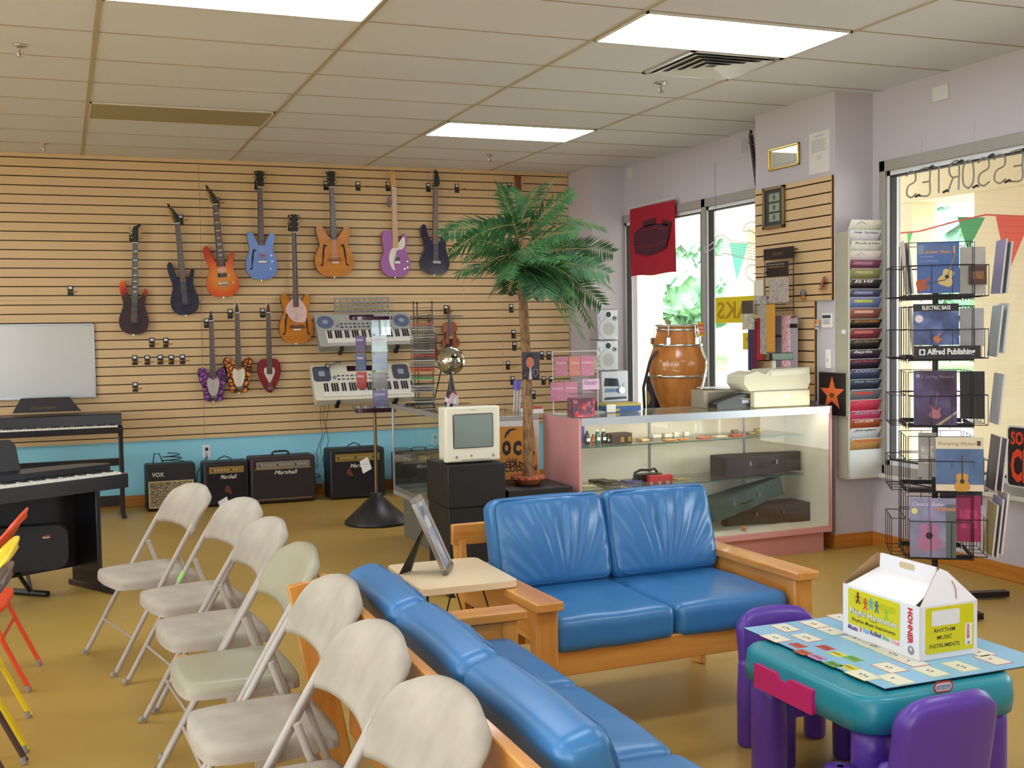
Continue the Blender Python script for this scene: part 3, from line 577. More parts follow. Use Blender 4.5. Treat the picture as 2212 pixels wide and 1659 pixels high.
# ------------------------------------------------------------------ keyboards on wall brackets
def keyset(mb, L, d, n, wm, bm, z=0., rows=.62):
    """white and black keys along local x from 0, depth d towards -y"""
    kw = L/n
    for k in range(n):
        mb.box((k*kw+.0008, -d, z), (k*kw+kw-.0008, 0, z+.012), wm)
        if k % 7 in (0, 1, 3, 4, 5): mb.box((k*kw+kw*.68, -d*rows, z+.012), (k*kw+kw*1.3, 0, z+.02), bm)
KW, KB = mat('e9e4d6', .3), mat('18161a', .3)
def wallkeys(label, a, b, c, d, body, spk, oval, trim):
    """corner photo points: a upper left, b upper right, c lower right, d lower left of the sloping face"""
    yt = YB-.10; A, B = AY(*a, yt), AY(*b, yt); yl = YB-.33
    D, C = AY(*d, yl), AY(*c, yl)
    L = ((B.x-A.x)+(C.x-D.x))/2; sl = math.hypot(A.z-D.z, .23)
    M = frame((A.x+D.x)/2*Vector((1, 0, 0))+Vector((0, yl, (D.z+C.z)/2)), (1, 0, (C.z-D.z)/L*.4), (0, .23, A.z-D.z))
    t = thing('electronic_keyboard', label, 'keyboard', M=M, group='keyboards on the slatwall')
    MB().prism(rrect(L, sl, .02, 3, L/2, sl/2), -.075, 0, body, None, trim).build('case', t, bevel=.006)
    k = MB(); Mk = Matrix.Translation((L*.08, sl*.44, .001)); kk = MB(); keyset(kk, L*.9, sl*.36, 36, KW, KB)
    k.v = [Mk @ v for v in kk.v]; k.f = kk.f; k.mi = kk.mi; k.sm = kk.sm; k.mats = kk.mats
    k.build('keys', t)
    sp = mat(spk, .7, bump=.3, bs=300)
    for cx in (.1, .9):
        if oval: o = circ(L*.085, 24, cx*L, sl*.74, sl*.19)
        else: o = rrect(L*.17, sl*.42, .03, 4, cx*L, sl*.74)
        MB().prism(o, 0, .006, sp).prism([((p[0]-cx*L)*.35+cx*L, (p[1]-sl*.74)*.35+sl*.74) for p in o], .006, .0075, mat('9a9cae', .6)).build('speaker_grille', t)
    MB().box((L*.36, sl*.8, 0), (L*.62, sl*.95, .003), mat('3a1028', .2, coat=0.15)).build('display', t)
    bt = MB()
    for i in range(12):
        for j in range(2): bt.box((L*(.25+.045*i), sl*(.56+.1*j), 0), (L*(.275+.045*i), sl*(.59+.1*j), .004), mat('4c4c58', .5) if i % 3 else BLACK)
    bt.cyl((L*.22, sl*.63, 0), (L*.22, sl*.63, .008), .018, mat('8c8c90', .4)); bt.build('buttons', t)
    for cx in (.22, .8): MB().box((cx*L-.015, -.01, -.12), (cx*L+.015, .05, -.076), BLACK).box((cx*L-.015, -.022, -.10), (cx*L+.015, -.004, .006), BLACK).build('bracket', t)
    return t, L, sl
t, L, sl = wallkeys('silver grey keyboard with oval blue speakers and a music rest, upper of two', (680, 682), (890, 680), (893, 742), (690, 752), mat('a8a69f', .45), '5d6684', True, mat('8c8a84', .5))
r = MB(); W_, H_ = L*.56, .15; x0 = L*.22; zz = []
for k in range(10): r.prism([(x0+W_*k/9-.006, 0), (x0+W_*k/9+.006, 0), (x0+W_*k/9+.006, H_), (x0+W_*k/9-.006, H_)], 0, .006, mat('8b8c88', .5))
for k in range(5): r.prism([(x0-.006, H_*k/4-.006), (x0+W_+.006, H_*k/4-.006), (x0+W_+.006, H_*k/4+.006), (x0-.006, H_*k/4+.006)], 0, .006, mat('8b8c88', .5))
r.prism([(x0-.02, -.01), (x0+W_+.02, -.01), (x0+W_+.012, .012), (x0-.015, .012)], 0, .008, mat('8b8c88', .5))
rr = r.build('music_rest', t); rr.matrix_basis = Matrix.Translation((0, sl*.98, -.01)) @ Matrix.Rotation(R(40), 4, 'X')
t, L, sl = wallkeys('cream keyboard with square dark grey speakers, lower of two', (670, 790), (888, 785), (892, 857), (682, 866), mat('d9d3bf', .45), '4a4c58', False, mat('cfc8b4', .5))
P = AY(707, 790, YB-.15)
t = world_thing('headphones', 'small dark headphones with blue band resting on the cream keyboard edge', 'headphones', P)
MB().cyl(P, P+Vector((0, -.02, .0)), .022, BLACK).cyl(P+Vector((0, -.02, 0)), P+Vector((0, -.024, 0)), .014, mat('b9b4a8', .5)).build('ear_cup', t)
MB().tube([P, P+Vector((.05, 0, .012)), P+Vector((.1, .01, .03)), P+Vector((.13, .03, .02))], .006, mat('4a7288', .5), 6).build('band', t)
for k, (a, b, lb) in enumerate((((700, 850), (686, 1000), 'thin black power wire dangling below the keyboards, nearest the small guitars'), ((706, 862), (694, 980), 'thin black wire dangling to the biggest amplifier'), ((712, 870), (700, 1010), 'thin dangling wire closest to the disc spinner'))):
    A, B = AY(*a, YB-.03), AY(*b, YB-.03)
    tag(MB().tube([A, A.lerp(B, .3)+Vector((-.02, 0, 0)), A.lerp(B, .6)+Vector((.02, 0, 0)), A.lerp(B, .85)+Vector((-.02, 0, 0)), B], .0025, BLACK, 5).build('power_wire'), lb, 'wire', 'wires hanging from the keyboards')
# ------------------------------------------------------------------ amplifiers
def amp(label, fl, fr, top, yf, dep, body, panel, kind, logo, rz=0, tags=False, grp='guitar amplifiers on the floor'):
    A, B = AY(*fl, yf), AY(*fr, yf); H = AY(fl[0], top, yf).z; W_ = B.x-A.x
    t = thing('guitar_amplifier', label, 'amplifier', ((A.x+B.x)/2, yf+dep/2, 0.008), rz, grp)
    y0 = -dep/2
    MB().box((-W_/2, y0, 0), (W_/2, dep/2, H), body).build('cabinet', t, bevel=.018, seg=3)
    F = frame((-W_/2, y0, 0), (1, 0, 0), (0, 0, 1))
    LM = mat('ddd8c8', .4)
    if kind == 'vox':
        g = ramp_mat([(.0, '3a3026'), (.08, '6a5a40'), (.2, 'a89468')], .7, 'voronoi', (1, 1, 1), ns=55)
        MB().prism([(.03, .03), (W_-.03, .03), (W_-.03, H*.62), (.03, H*.62)], .0, .004, g, F).build('grille_cloth', t)
        tr = MB()
        for a, b in (((.02, .02), (W_-.02, .03)), ((.02, H*.62), (W_-.02, H*.62+.008)), ((.02, .02), (.03, H*.62)), ((W_-.03, .02), (W_-.02, H*.62))): tr.prism([a, (b[0], a[1]), b, (a[0], b[1])], 0, .006, mat('b5a578', .4), F)
        tr.build('trim', t); MB().text('VOX', .05, H*.74, .035, LM, F, w=W_*.24, bold=.02, z=.002).build('lettering', t)
        MB().tube([(-W_*.33, 0, H), (-W_*.3, 0, H+.09), (-W_*.2, 0, H+.08), (-W_*.12, 0, H+.005)], .005, BLACK, 6).tube([Vector((.02+.1*math.cos(a*.7)*(1-a*.02), .05*math.sin(a*.7), H+.008+.0035*a)) for a in range(22)], .004, BLACK, 6).build('coiled_cable', t)
    else:
        gm = mat('1a1518', .95, bump=.2, bs=400) if kind != 'as' else mat('2a2222', .95, noise=.3, ns=200)
        MB().prism([(.035, .035), (W_-.035, .035), (W_-.035, H*.73), (.035, H*.73)], 0, .004, gm, F).build('grille_cloth', t)
        ph = H*.15; p = MB(); p.prism([(.05, H*.75), (W_-.05, H*.75), (W_-.05, H*.75+ph), (.05, H*.75+ph)], 0, .005, panel, F); p.build('control_panel', t)
        kn = MB(); nk = int((W_-.14)/.026)
        for i in range(nk): kn.cyl(F @ Vector((.075+.026*i, H*.75+ph*.5, .005)), F @ Vector((.075+.026*i, H*.75+ph*.5, .016)), .0075, BLACK if i % 6 == 0 else mat('c8b890', .3, .5), n=8)
        kn.build('control_knobs', t)
        MB().text(logo, W_*.36, H*.62, .034, LM, F, w=W_*.36, shear=.35, bold=.01, z=.006).build('lettering', t)
        hd = MB(); hz = H
        if kind == 'as': hd.tube([(-.07, 0, hz), (-.07, 0, hz+.025), (-.05, 0, hz+.035), (.05, 0, hz+.035), (.07, 0, hz+.025), (.07, 0, hz)], .009, BLACK, 8)
        else: hd.tube([(-.06, 0, hz), (-.05, 0, hz+.02), (0, 0, hz+.042), (.05, 0, hz+.02), (.06, 0, hz)], .005, BLACK, 8)
        hd.build('handle', t)
        if kind == 'as':
            tr = MB()
            for z in (.03, H*.735): tr.prism([(.035, z), (W_-.035, z), (W_-.035, z+.005), (.035, z+.005)], 0, .006, mat('a0824a', .4), F)
            tr.build('trim', t)
    if tags:
        x, z = W_*tags[0], H*tags[1]
        MB().prism([(x-.02, z-.045), (x+.045, z-.075), (x+.02, z+.0), (x-.01, z+.0)], .008, .010, mat('6a2c1c', .4), F).build('warranty_tag', t)
        MB().prism([(x+.0+tags[2], z-.02+tags[3]), (x+.075+tags[2], z+.02+tags[3]), (x+.11+tags[2], z-.09+tags[3]), (x+.03+tags[2], z-.13+tags[3])], .011, .013, WHITE, F).text('Marshall', x+.03+tags[2], z-.05+tags[3], .008, DARK, F, w=.05, z=.014).build('price_tag', t)
    return t
GP = mat('a5884c', .35, .6)
amp('small black amplifier with diamond grille cloth and coiled cable on top', (317, 1104), (425, 1098), 1008, 4.44, .22, BLACK, GP, 'vox', 'VOX', R(0))
amp('black amplifier with gold panel and white tag, behind the farthest beige chair', (441, 1094), (541, 1088), 1003, 4.47, .24, BLACK, GP, 'mg', 'Marshall', 0, (.5, .45, -.08, -.11))
amp('widest amplifier, dark brown with a silver control panel', (543, 1087), (683, 1082), 992, 4.42, .26, mat('2c1818', .5, bump=.2, bs=300), mat('a9a39a', .3, .7), 'as', 'Marshall', 0)
amp('black amplifier with gold panel and white tag, behind the disc spinner pole', (714, 1079), (833, 1073), 974, 4.38, .26, BLACK, GP, 'mg', 'Marshall', 0, (.33, .6, .1, .08))
amp('silver panelled amplifier seen through the glass display case', (862, 1056), (966, 1052), 982, 4.40, .26, DARK, mat('b5b2aa', .3, .6), 'as', 'Marshall')
A = AY(447, 985, YB-.03)
for lb, e, b in (('black power cord from the outlet down to the diamond grille amplifier', (424, 1040), -.06), ('second black power cord sagging beside the outlet cord', (432, 1052), .0)):
    E_ = AY(*e, YB-.1)
    tag(MB().tube([A, A+Vector((b*.5, 0, -.06)), A.lerp(E_, .6)+Vector((b*.4, 0, 0)), E_, E_+Vector((-.01, 0, -.12)), Vector((E_.x-.02, YB-.12, .006))], .004, BLACK, 6).build('electric_cable'), lb, 'cable')
t = tag(MB().tube([Vector((1.86+.05*math.sin(a*.8)+.002*a, 4.72+.02*math.cos(a), .3-.012*a)) for a in range(24)], .004, BLACK, 6).build('coiled_cord'), 'black cord bunched beside the widest amplifier', 'cable')
# ================================================================== sofas
def fold_mat(base, d1):
    """blue vinyl with soft creases"""
    M = bpy.data.materials.new('vinyl'); M.use_nodes = True; nt = M.node_tree; b = nt.nodes['Principled BSDF']
    b.inputs['Base Color'].default_value = srgb(base); b.inputs['Roughness'].default_value = .33; b.inputs['Specular IOR Level'].default_value = .55
    tc = nt.nodes.new('ShaderNodeTexCoord'); n = nt.nodes.new('ShaderNodeTexNoise'); n.inputs['Scale'].default_value = 60; n.inputs['Detail'].default_value = 3
    nt.links.new(tc.outputs['Object'], n.inputs['Vector']); bp = nt.nodes.new('ShaderNodeBump'); bp.inputs['Strength'].default_value = .06; bp.inputs['Distance'].default_value = .004
    nt.links.new(n.outputs[0], bp.inputs['Height']); nt.links.new(bp.outputs[0], b.inputs['Normal'])
    return M
VIN = fold_mat('3472a8', 0); PIP = mat('255a8c', .4)
def cushion(w_, d, h, r, crease, puff=.018, nx=44, ny=44, nz=10, seed=0):
    """a box cushion centred on the origin in x and y, from z=0 to h, rounded by r; crease(u,v) raises its upper face"""
    from mathutils import noise
    vs = []; fs = []; idx = {}
    def pt(i, j, k):
        key = (i, j, k)
        if key in idx: return idx[key]
        x, y, z = (i/nx-.5)*w_, (j/ny-.5)*d, (k/nz-.5)*h
        cx, cy, cz = [max(-a/2+r, min(a/2-r, q)) for a, q in ((w_, x), (d, y), (h, z))]
        v = Vector((x-cx, y-cy, z-cz))
        # wrap the outer shell of the lattice on a rounded box
        m_ = max(abs(v.x), abs(v.y), abs(v.z))
        if v.length > 1e-6: v = v.normalized()*m_ if m_ > 0 else v
        p = Vector((cx, cy, cz))+v
        u, q = x/w_*2, y/d*2
        bul = (1-u*u)*(1-q*q)
        if k == nz or p.z > 0: p.z += puff*bul*(p.z/(h/2))+crease(u, q)*max(0, p.z/(h/2))*(1-abs(u)**6)*(1-abs(q)**6)
        p.x += (1-q*q)*.006*u+.004*noise.noise(Vector((p.x*9+seed, p.y*9, p.z*9)))
        p.y += (1-u*u)*.006*q
        p.z += .004*noise.noise(Vector((p.x*7, p.y*7+seed, p.z*7)))
        idx[key] = len(vs); vs.append((p.x, p.y, p.z+h/2)); return idx[key]
    def q4(a, b_, c_, e): fs.append((a, b_, c_, e))
    for i in range(nx):
        for j in range(ny):
            q4(pt(i, j, nz), pt(i+1, j, nz), pt(i+1, j+1, nz), pt(i, j+1, nz)); q4(pt(i, j, 0), pt(i, j+1, 0), pt(i+1, j+1, 0), pt(i+1, j, 0))
    for i in range(nx):
        for k in range(nz): q4(pt(i, 0, k), pt(i+1, 0, k), pt(i+1, 0, k+1), pt(i, 0, k+1)); q4(pt(i, ny, k), pt(i, ny, k+1), pt(i+1, ny, k+1), pt(i+1, ny, k))
    for j in range(ny):
        for k in range(nz): q4(pt(0, j, k), pt(0, j, k+1), pt(0, j+1, k+1), pt(0, j+1, k)); q4(pt(nx, j, k), pt(nx, j+1, k), pt(nx, j+1, k+1), pt(nx, j, k+1))
    return vs, fs
def seat_crease(u, v): return .003*math.sin(9*u+6*v*v)*(1-abs(v))+(-.012*math.exp(-((u)**2+(v-.1)**2)*3))
def mk_back_crease(s):
    def f(u, v):      # v=-1 the bottom edge, v=+1 the top: folds fan out from the middle of the bottom edge
        a = math.atan2(u+.12*s, v+1.5)
        e = min(1, max(0, (v+1)*.9))*min(1, max(0, (1.05-v)*1.4))
        return 1.7*e*(.0085*math.exp(-((a-.07)/.022)**2)+.009*math.exp(-((a+.20)/.03)**2)+.007*math.exp(-((a-.24)/.025)**2)+.005*math.exp(-((a+.34)/.025)**2)-.004*math.cos(a*34))
    return f
def sofa(label, W, n, depth, loc, rz, back_h=.80, ch=.365, off=.30, dr=0., lean=16, grp=None):
    """front towards local -y, arm tips on y=0, floor z=0"""
    t = thing('sofa', label, 'sofa', loc, rz, grp)
    AH = .55; aw = .105
    for s in (-1, 1):
        xo = s*(W/2-aw/2)
        MB().box((xo-aw/2, -.01, AH-.032), (xo+aw/2, depth-.08, AH), PY).build('armrest', t, bevel=.005)
        MB().box((xo-.036, .04, AH-.15), (xo+.036, depth-.09, AH-.034), PY).build('side_rail', t, bevel=.003)
        MB().box((xo-.042, .02, 0), (xo+.042, .075, AH-.033), PZ).build('front_leg', t, bevel=.004)
        p, q = (xo, depth-.17, 0), (xo, depth-.17+math.tan(R(10))*(back_h-.06), back_h-.06)
        MB().beam(p, q, .09, .028, PZ, (1, 0, 0)).build('back_leg', t, bevel=.003)
    MB().box((-W/2+aw, .06, .265), (W/2-aw, .085, .36), PX).build('front_rail', t, bevel=.004)
    MB().box((-W/2+aw-.06, depth-.22, .20), (W/2-aw+.06, depth-.19, .33), PX).build('rear_rail', t, bevel=.004)
    for k in range(4): MB().box((-W/2+aw, .12+k*.14, .325), (W/2-aw, .19+k*.14, .34), PX).build('seat_slat', t)
    for z, h in ((back_h-.13, .085), (.46, .07)):
        y = depth-.17+math.tan(R(10))*z-.03-dr
        MB().box((-W/2+.01, y-.012, z), (W/2-.01, y+.018, z+h), PX).build('back_rail', t, bevel=.004)
    cw = (W-2*aw+.03)/n
    for k in range(n):
        x = (k-(n-1)/2)*cw
        sd_ = depth-.26
        vs, fs = cushion(cw-.008, sd_, .125, .035, seat_crease, .014, 32, 32, 8, seed=k*3.1)
        c_ = MB().add(vs, fs, VIN, None, True).build('seat_cushion', t); c_.location = (x, .045+sd_/2, .345)
        cr = mk_back_crease((k % 2)*2-1)
        vs, fs = cushion(cw-.006, ch, .118, .04, cr, .028, 56, 56, 8, seed=k*5.7+1)
        o = MB().add(vs, fs, VIN, None, True)
        g = rrect(cw-.03, ch-.025, .045, 5)
        b_ = o.tube([(p[0], p[1], .112) for p in g], .0035, PIP, 5, closed=True).build('back_cushion', t)
        b_.matrix_basis = Matrix.Translation((x, depth-off, .445)) @ Matrix.Rotation(R(90-lean), 4, 'X') @ Matrix.Translation((0, ch/2, 0))
    return t
sofa('blue vinyl two-seat sofa with pine frame in front of the pink display counter', 1.19, 2, .93, (1.865, -1.93, 0), R(2), .74, .362)
sofa('blue vinyl three-seat sofa seen from behind its pine back, beside the beige chairs', 1.86, 3, .78, (1.205, -2.84, 0), R(90), .765, .305, .25, .035)
# ------------------------------------------------------------------ side table and picture frame
t = thing('side_table', 'small cream topped side table on thin black wire legs', 'table', (1.13, -1.455, 0))
MB().prism(rrect(.37, .47, .03, 4), .553, .577, mat('e6cfa8', .35), None).build('table_top', t, bevel=.006)
lg = mat('1a1818', .4)
for sx in (-1, 1):
    for sy in (-1, 1):
        MB().tube([(sx*.15, sy*.19, .553), (sx*.165, sy*.21, .006)], .005, lg, 6).build('leg', t)
for sy in (-1, 1): MB().tube([(-.15, sy*.19, .548), (.15, sy*.19, .548)], .004, lg, 6).tube([(-.06, sy*.19, .548), (-.16, sy*.205, .2)], .003, lg, 6).tube([(.06, sy*.19, .548), (.16, sy*.205, .2)], .003, lg, 6).build('brace', t)
A, B = AZ(962, 1243, .579), AZ(980, 1216, .579); T1 = AY(882, 1094, A.y-.02)
rt = (B-A); rt.z = 0; rt.normalize(); W_ = .165; upv = Vector((-.30, .1, .95))
up = (T1-A).normalized()
M = frame(A, (rt.x, rt.y, 0), up); nrm = M.col[2].xyz
if nrm.x < 0: pass
H_ = (T1-A).length
t = thing('picture_frame', 'silver framed certificate leaning back on an easel leg, on the side table', 'picture frame', M=M)
fm = mat('a8a29c', .25, .85)
f = MB()
for a, b in (((0, 0), (W_, .022)), ((0, H_-.022), (W_, H_)), ((0, 0), (.022, H_)), ((W_-.022, 0), (W_, H_))): f.box((a[0], a[1], -.008), (b[0], b[1], .012), fm)
f.build('moulding', t, bevel=.004)
pm = ramp_mat([(.35, '8a94a8'), (.5, 'a9b2c2'), (.6, 'c4c4cc')], .15, 'noise', (1, 1, 1), ns=9)
p = MB().box((.022, .022, 0), (W_-.022, H_-.022, .003), pm)
I4 = Matrix.Identity(4)
p.box((.034, H_*.74, .003), (W_-.034, H_*.86, .0035), mat('54606e', .3)).box((.034, H_*.58, .003), (W_-.034, H_*.7, .0035), mat('c9c6c0', .3))
p.build('print', t)
p2 = MB().box((.05, .02, -.012), (W_-.05, H_*.72, -.009), BLACK).build('easel_back', t)
bb = AZ(862, 1240, .579); le = M.inverted() @ bb; l2 = M.inverted() @ AZ(889, 1232, .579)
LG = [Vector((.03, H_*.62, -.012)), Vector((W_-.03, H_*.62, -.012)), l2, le]; dn = Vector((0, -.003, -.003))
MB().add(LG+[p+dn for p in LG], [(0, 1, 2, 3), (7, 6, 5, 4), (0, 3, 7, 4), (1, 5, 6, 2), (0, 4, 5, 1), (3, 2, 6, 7)], BLACK).build('easel_leg', t)
# ------------------------------------------------------------------ folding chairs
CTUBE = mat('aa9f94', .4); 
def chair_fabric():
    return ramp_mat([(.3, '998f80'), (.55, 'a89e8e'), (.75, 'b3a99a')], .8, 'noise', (1, 1, 1), ns=7)
CFAB = chair_fabric(); CVIN = mat('9c967e', .4, noise=.04, ns=6)
def folding_chair(name, label, tube, pad, fab, grp, padded=True, scale=1.):
    """faces local -x, front feet on x=0; seat at .40 m"""
    t = thing(name, label, 'chair', (0, 0, 0), 0, grp); hw = .222
    prof = [(0, 0), (.16, .275), (.24, .41), (.305, .52), (.37, .625), (.44, .73)]
    P = [(x, z) for x, z in prof]
    for s in (-1, 1):
        MB().tube([(x, s*hw, z) for x, z in P[:-1]]+[(.405, s*hw, .675)], .0115, tube, 8).build('side_tube', t)
        MB().tube([(.305, s*(hw-.02), .505), (.33, s*(hw-.022), .43), (.41, s*(hw-.022), .22), (.50, s*(hw-.022), .012)], .0105, tube, 8).build('rear_leg', t)
        MB().beam((.17, s*(hw-.022), .355), (.38, s*(hw-.022), .375), .006, .02, tube).build('hinge_link', t)
        MB().cyl((-.006, s*hw, .006), (.004, s*hw, .022), .0135, mat('8c8478', .6), n=10).build('foot_cap', t)
        MB().cyl((.497, s*(hw-.022), .003), (.49, s*(hw-.022), .03), .0125, mat('8c8478', .6), n=10).build('foot_cap', t)
    MB().tube([(.40, -hw+.03, .24), (.40, hw-.03, .24)], .007, tube, 8).build('cross_bar', t)
    MB().tube([(.09, -hw, .155), (.09, hw, .155)], .006, tube, 8).build('cross_bar', t)
    MB().tube([(.405, -hw, .675), (.434, -hw*.97, .708), (.450, -hw*.82, .728), (.468, -hw*.5, .742), (.48, 0, .748), (.468, hw*.5, .742), (.450, hw*.82, .728), (.434, hw*.97, .708), (.405, hw, .675)], .0115, tube, 8).build('top_tube', t)
    # seat pan and pad, rounded at the front
    so = [(.045, -.13), (.075, -.18), (.20, -.198), (.37, -.198), (.405, -.17), (.41, 0), (.405, .17), (.37, .198), (.20, .198), (.075, .18), (.045, .13), (.035, 0)]
    oo = catmull([(x, y, 0) for x, y in so], 4)
    sp = MB().prism([(p.x, p.y) for p in oo], .362, .378, tube, None, tube); sp = sp.build('seat_pan', t, bevel=.005)
    n = len(oo); vs = []; fs = []; RG = [(1, .376), (.995, .392), (.965, .405), (.85, .412), (.5, .414), (.01, .413)] if padded else [(1, .378), (.97, .382), (.8, .374), (.4, .37), (.01, .37)]
    for sc_, z in RG: vs += [((p.x-.225)*sc_+.225, p.y*sc_, z) for p in oo]
    for r_ in range(len(RG)-1): fs += [(r_*n+k, r_*n+(k+1) % n, (r_+1)*n+(k+1) % n, (r_+1)*n+k) for k in range(n)]
    fs.append(tuple(range((len(RG)-1)*n, len(RG)*n)))
    MB().add(vs, fs, fab, None, True).build('seat', t)
    # curved backrest wrapping the top tube
    vs = []; fs = []; nu, nv = 24, 10; th = .0195 if padded else .008
    for side in (0, 1):
        for j in range(nv+1):
            for i in range(nu+1):
                u = -1+2*i/nu; v = j/nv
                a = .6+.168*v
                wv = 1.085 if v < .4 else 1.085-(1.085-.82)*((v-.4)/.6)**4
                x = .365+(a-.615)*.63+ (.030*(1-u*u)) + (th if side else -th)*min(1, 3*(1-abs(u)**14)+.3)*(1 if 0 < j < nv else .45)
                vs.append((x, u*hw*wv, a+(.012*(1-u*u)-.022*u**4)*(v > .5)*(v-.5)*2-.018*(abs(u)**3)*(v < .2)))
    st = (nu+1)*(nv+1)
    for side in (0, 1):
        for j in range(nv):
            for i in range(nu):
                a = side*st+j*(nu+1)+i; q = (a, a+1, a+nu+2, a+nu+1); fs.append(q if side else q[::-1])
    def edge(a, b_): fs.append((a, b_, b_+st, a+st))
    for i in range(nu): edge(i, i+1); edge(nv*(nu+1)+i+1, nv*(nu+1)+i)
    for j in range(nv): edge((j+1)*(nu+1), j*(nu+1)); edge(j*(nu+1)+nu, (j+1)*(nu+1)+nu)
    MB().add(vs, fs, fab, None, True).build('backrest', t)
    return t
g = 'beige folding chairs in a row'
c1 = folding_chair('folding_chair', 'beige padded folding chair at the far end of the row, next to the pianos', CTUBE, CTUBE, CFAB, g)
def setch(c, far, near, lb=None):
    f, n_ = Vector((*far, 0)), Vector((*near, 0)); mid = (f+n_)/2; wv = f-n_
    c.location = mid; c.rotation_euler = (0, 0, math.atan2(wv.y, wv.x)-math.pi/2)
    if lb: c['label'] = lb
c2 = copy_tree(c1); c3 = copy_tree(c1); c5 = copy_tree(c1); c6 = copy_tree(c1); c7 = copy_tree(c1)
c4 = folding_chair('folding_chair', 'smooth vinyl folding chair with a torn seat corner, fourth in the beige row', CTUBE, CTUBE, CVIN, g)
MB().prism([(p.x, p.y) for p in catmull([(.07, .17, 0), (.1, .155, 0), (.105, .172, 0), (.085, .185, 0)], 3)], .404, .4115, mat('b58a58', .9), Matrix.Rotation(0, 4, 'Z')).build('torn_patch', c4)
setch(c1, (-.155, .133), (-.04, -.31)); setch(c2, (0, -.43), (.09, -.88), 'beige padded folding chair second from the pianos, green mark on its frame')
MB().tube([(.238, .222, .412), (.262, .222, .452)], .0118, mat('8fc65a', .5), 8).build('green_tape', c2)
setch(c3, (.035, -.965), (.075, -1.41), 'beige padded folding chair third from the pianos'); setch(c4, (.045, -1.53), (.065, -1.975))
setch(c5, (.04, -2.10), (.065, -2.55), 'beige padded folding chair just nearer than the torn vinyl one'); setch(c6, (.01, -2.67), (.035, -3.115), 'beige folding chair with the largest fully visible backrest'); setch(c7, (.01, -3.19), (.04, -3.63), 'nearest beige folding chair, only its herringbone backrest showing')
g = 'coloured metal folding chairs at the left'
OR_, YE, BR = mat('d9481c', .35), mat('e2c21c', .3), mat('4c3632', .25)
for nm, c_, far, near, lb in (('kids_chair', OR_, (-.87, .10), (-.91, -.36), 'orange metal folding chair, farthest of the coloured ones'), ('kids_chair', YE, (-.90, -.70), (-.90, -1.15), 'yellow metal folding chair between the orange and brown ones'), ('kids_chair', BR, (-.90, -1.22), (-.90, -1.67), 'dark brown metal folding chair, nearest of the coloured ones')):
    t = folding_chair('metal_chair', lb, c_, c_, c_, g, padded=False); setch(t, (far[0]+.03, far[1]), (near[0]+.03, near[1])); t.scale = (1, 1, .95)
# ------------------------------------------------------------------ children's table, chairs and the instrument box
TEAL = mat('208a9c', .32); PUR = mat('5a389c', .33, bump=.05, bs=200); MAG = mat('c9246e', .35)
TZ = .462; tx0, tx1, ty0, ty1 = 1.80, 2.365, -3.02, -2.37; cx, cy = (tx0+tx1)/2, (ty0+ty1)/2
t = thing('kids_table', 'teal plastic play table with chunky purple legs and a pink drawer', 'table', (cx, cy, 0))
o = [(p[0], p[1]) for p in rrect(tx1-tx0, ty1-ty0, .09, 6)]
tb = MB(); n = len(o); RG = [(1.0, TZ-.10), (1.015, TZ-.06), (1.0, TZ-.012), (.97, TZ), (.9, TZ-.002), (.01, TZ-.002)]
vs = []; fs = []
for sc_, z in RG: vs += [(x*sc_, y*sc_, z) for x, y in o]
for r_ in range(len(RG)-1): fs += [(r_*n+k, r_*n+(k+1) % n, (r_+1)*n+(k+1) % n, (r_+1)*n+k) for k in range(n)]
fs.append(tuple(reversed(range(n)))); tb.add(vs, fs, TEAL, None, True); tb.build('table_top', t)
lr = .057
for sx in (-1, 1):
    for sy in (-1, 1): MB().lathe([(.01, .0), (lr-.008, .0), (lr, .012), (lr, .30), (lr*.97, TZ-.098), (.01, TZ-.098)], PUR, 24, Matrix.Translation((sx*((tx1-tx0)/2-.075), sy*((ty1-ty0)/2-.075), 0))).build('leg', t)
d0, d1 = AX(1637, 1440, tx0).y-cy, AX(1762, 1480, tx0).y-cy
xs = -(tx1-tx0)/2
ds = MB(); Fd = frame((xs-.012, d1, TZ-.105), (0, 1, 0), (0, 0, 1)); Fd = frame((xs-.008, d0, TZ-.105), (0, -1, 0), (0, 0, 1)); DW = d0-d1
ds.prism([(0, 0), (DW, 0), (DW, .075), (DW*.62, .075), (DW*.57, .058), (DW*.43, .058), (DW*.38, .075), (0, .075)], -.03, .006, MAG, Fd).build('drawer', t, bevel=.004)
P = AY(2036, 1483, ty0-.005)
Fb = frame((P.x-cx-.033, ty0-cy-.0065, P.z-.016), (1, 0, 0), (0, 0, 1))
MB().prism(rrect(.068, .032, .015, 5, .033, .016), 0, .002, mat('b8323c', .4), Fb).prism(rrect(.058, .023, .011, 5, .033, .016), .002, .0028, WHITE, Fb).prism(rrect(.05, .012, .005, 4, .033, .016), .0028, .0034, mat('8c9cd0', .4), Fb).text('little tikes', .012, .012, .007, WHITE, Fb, w=.042, z=.004, bold=.01).build('maker_badge', t)
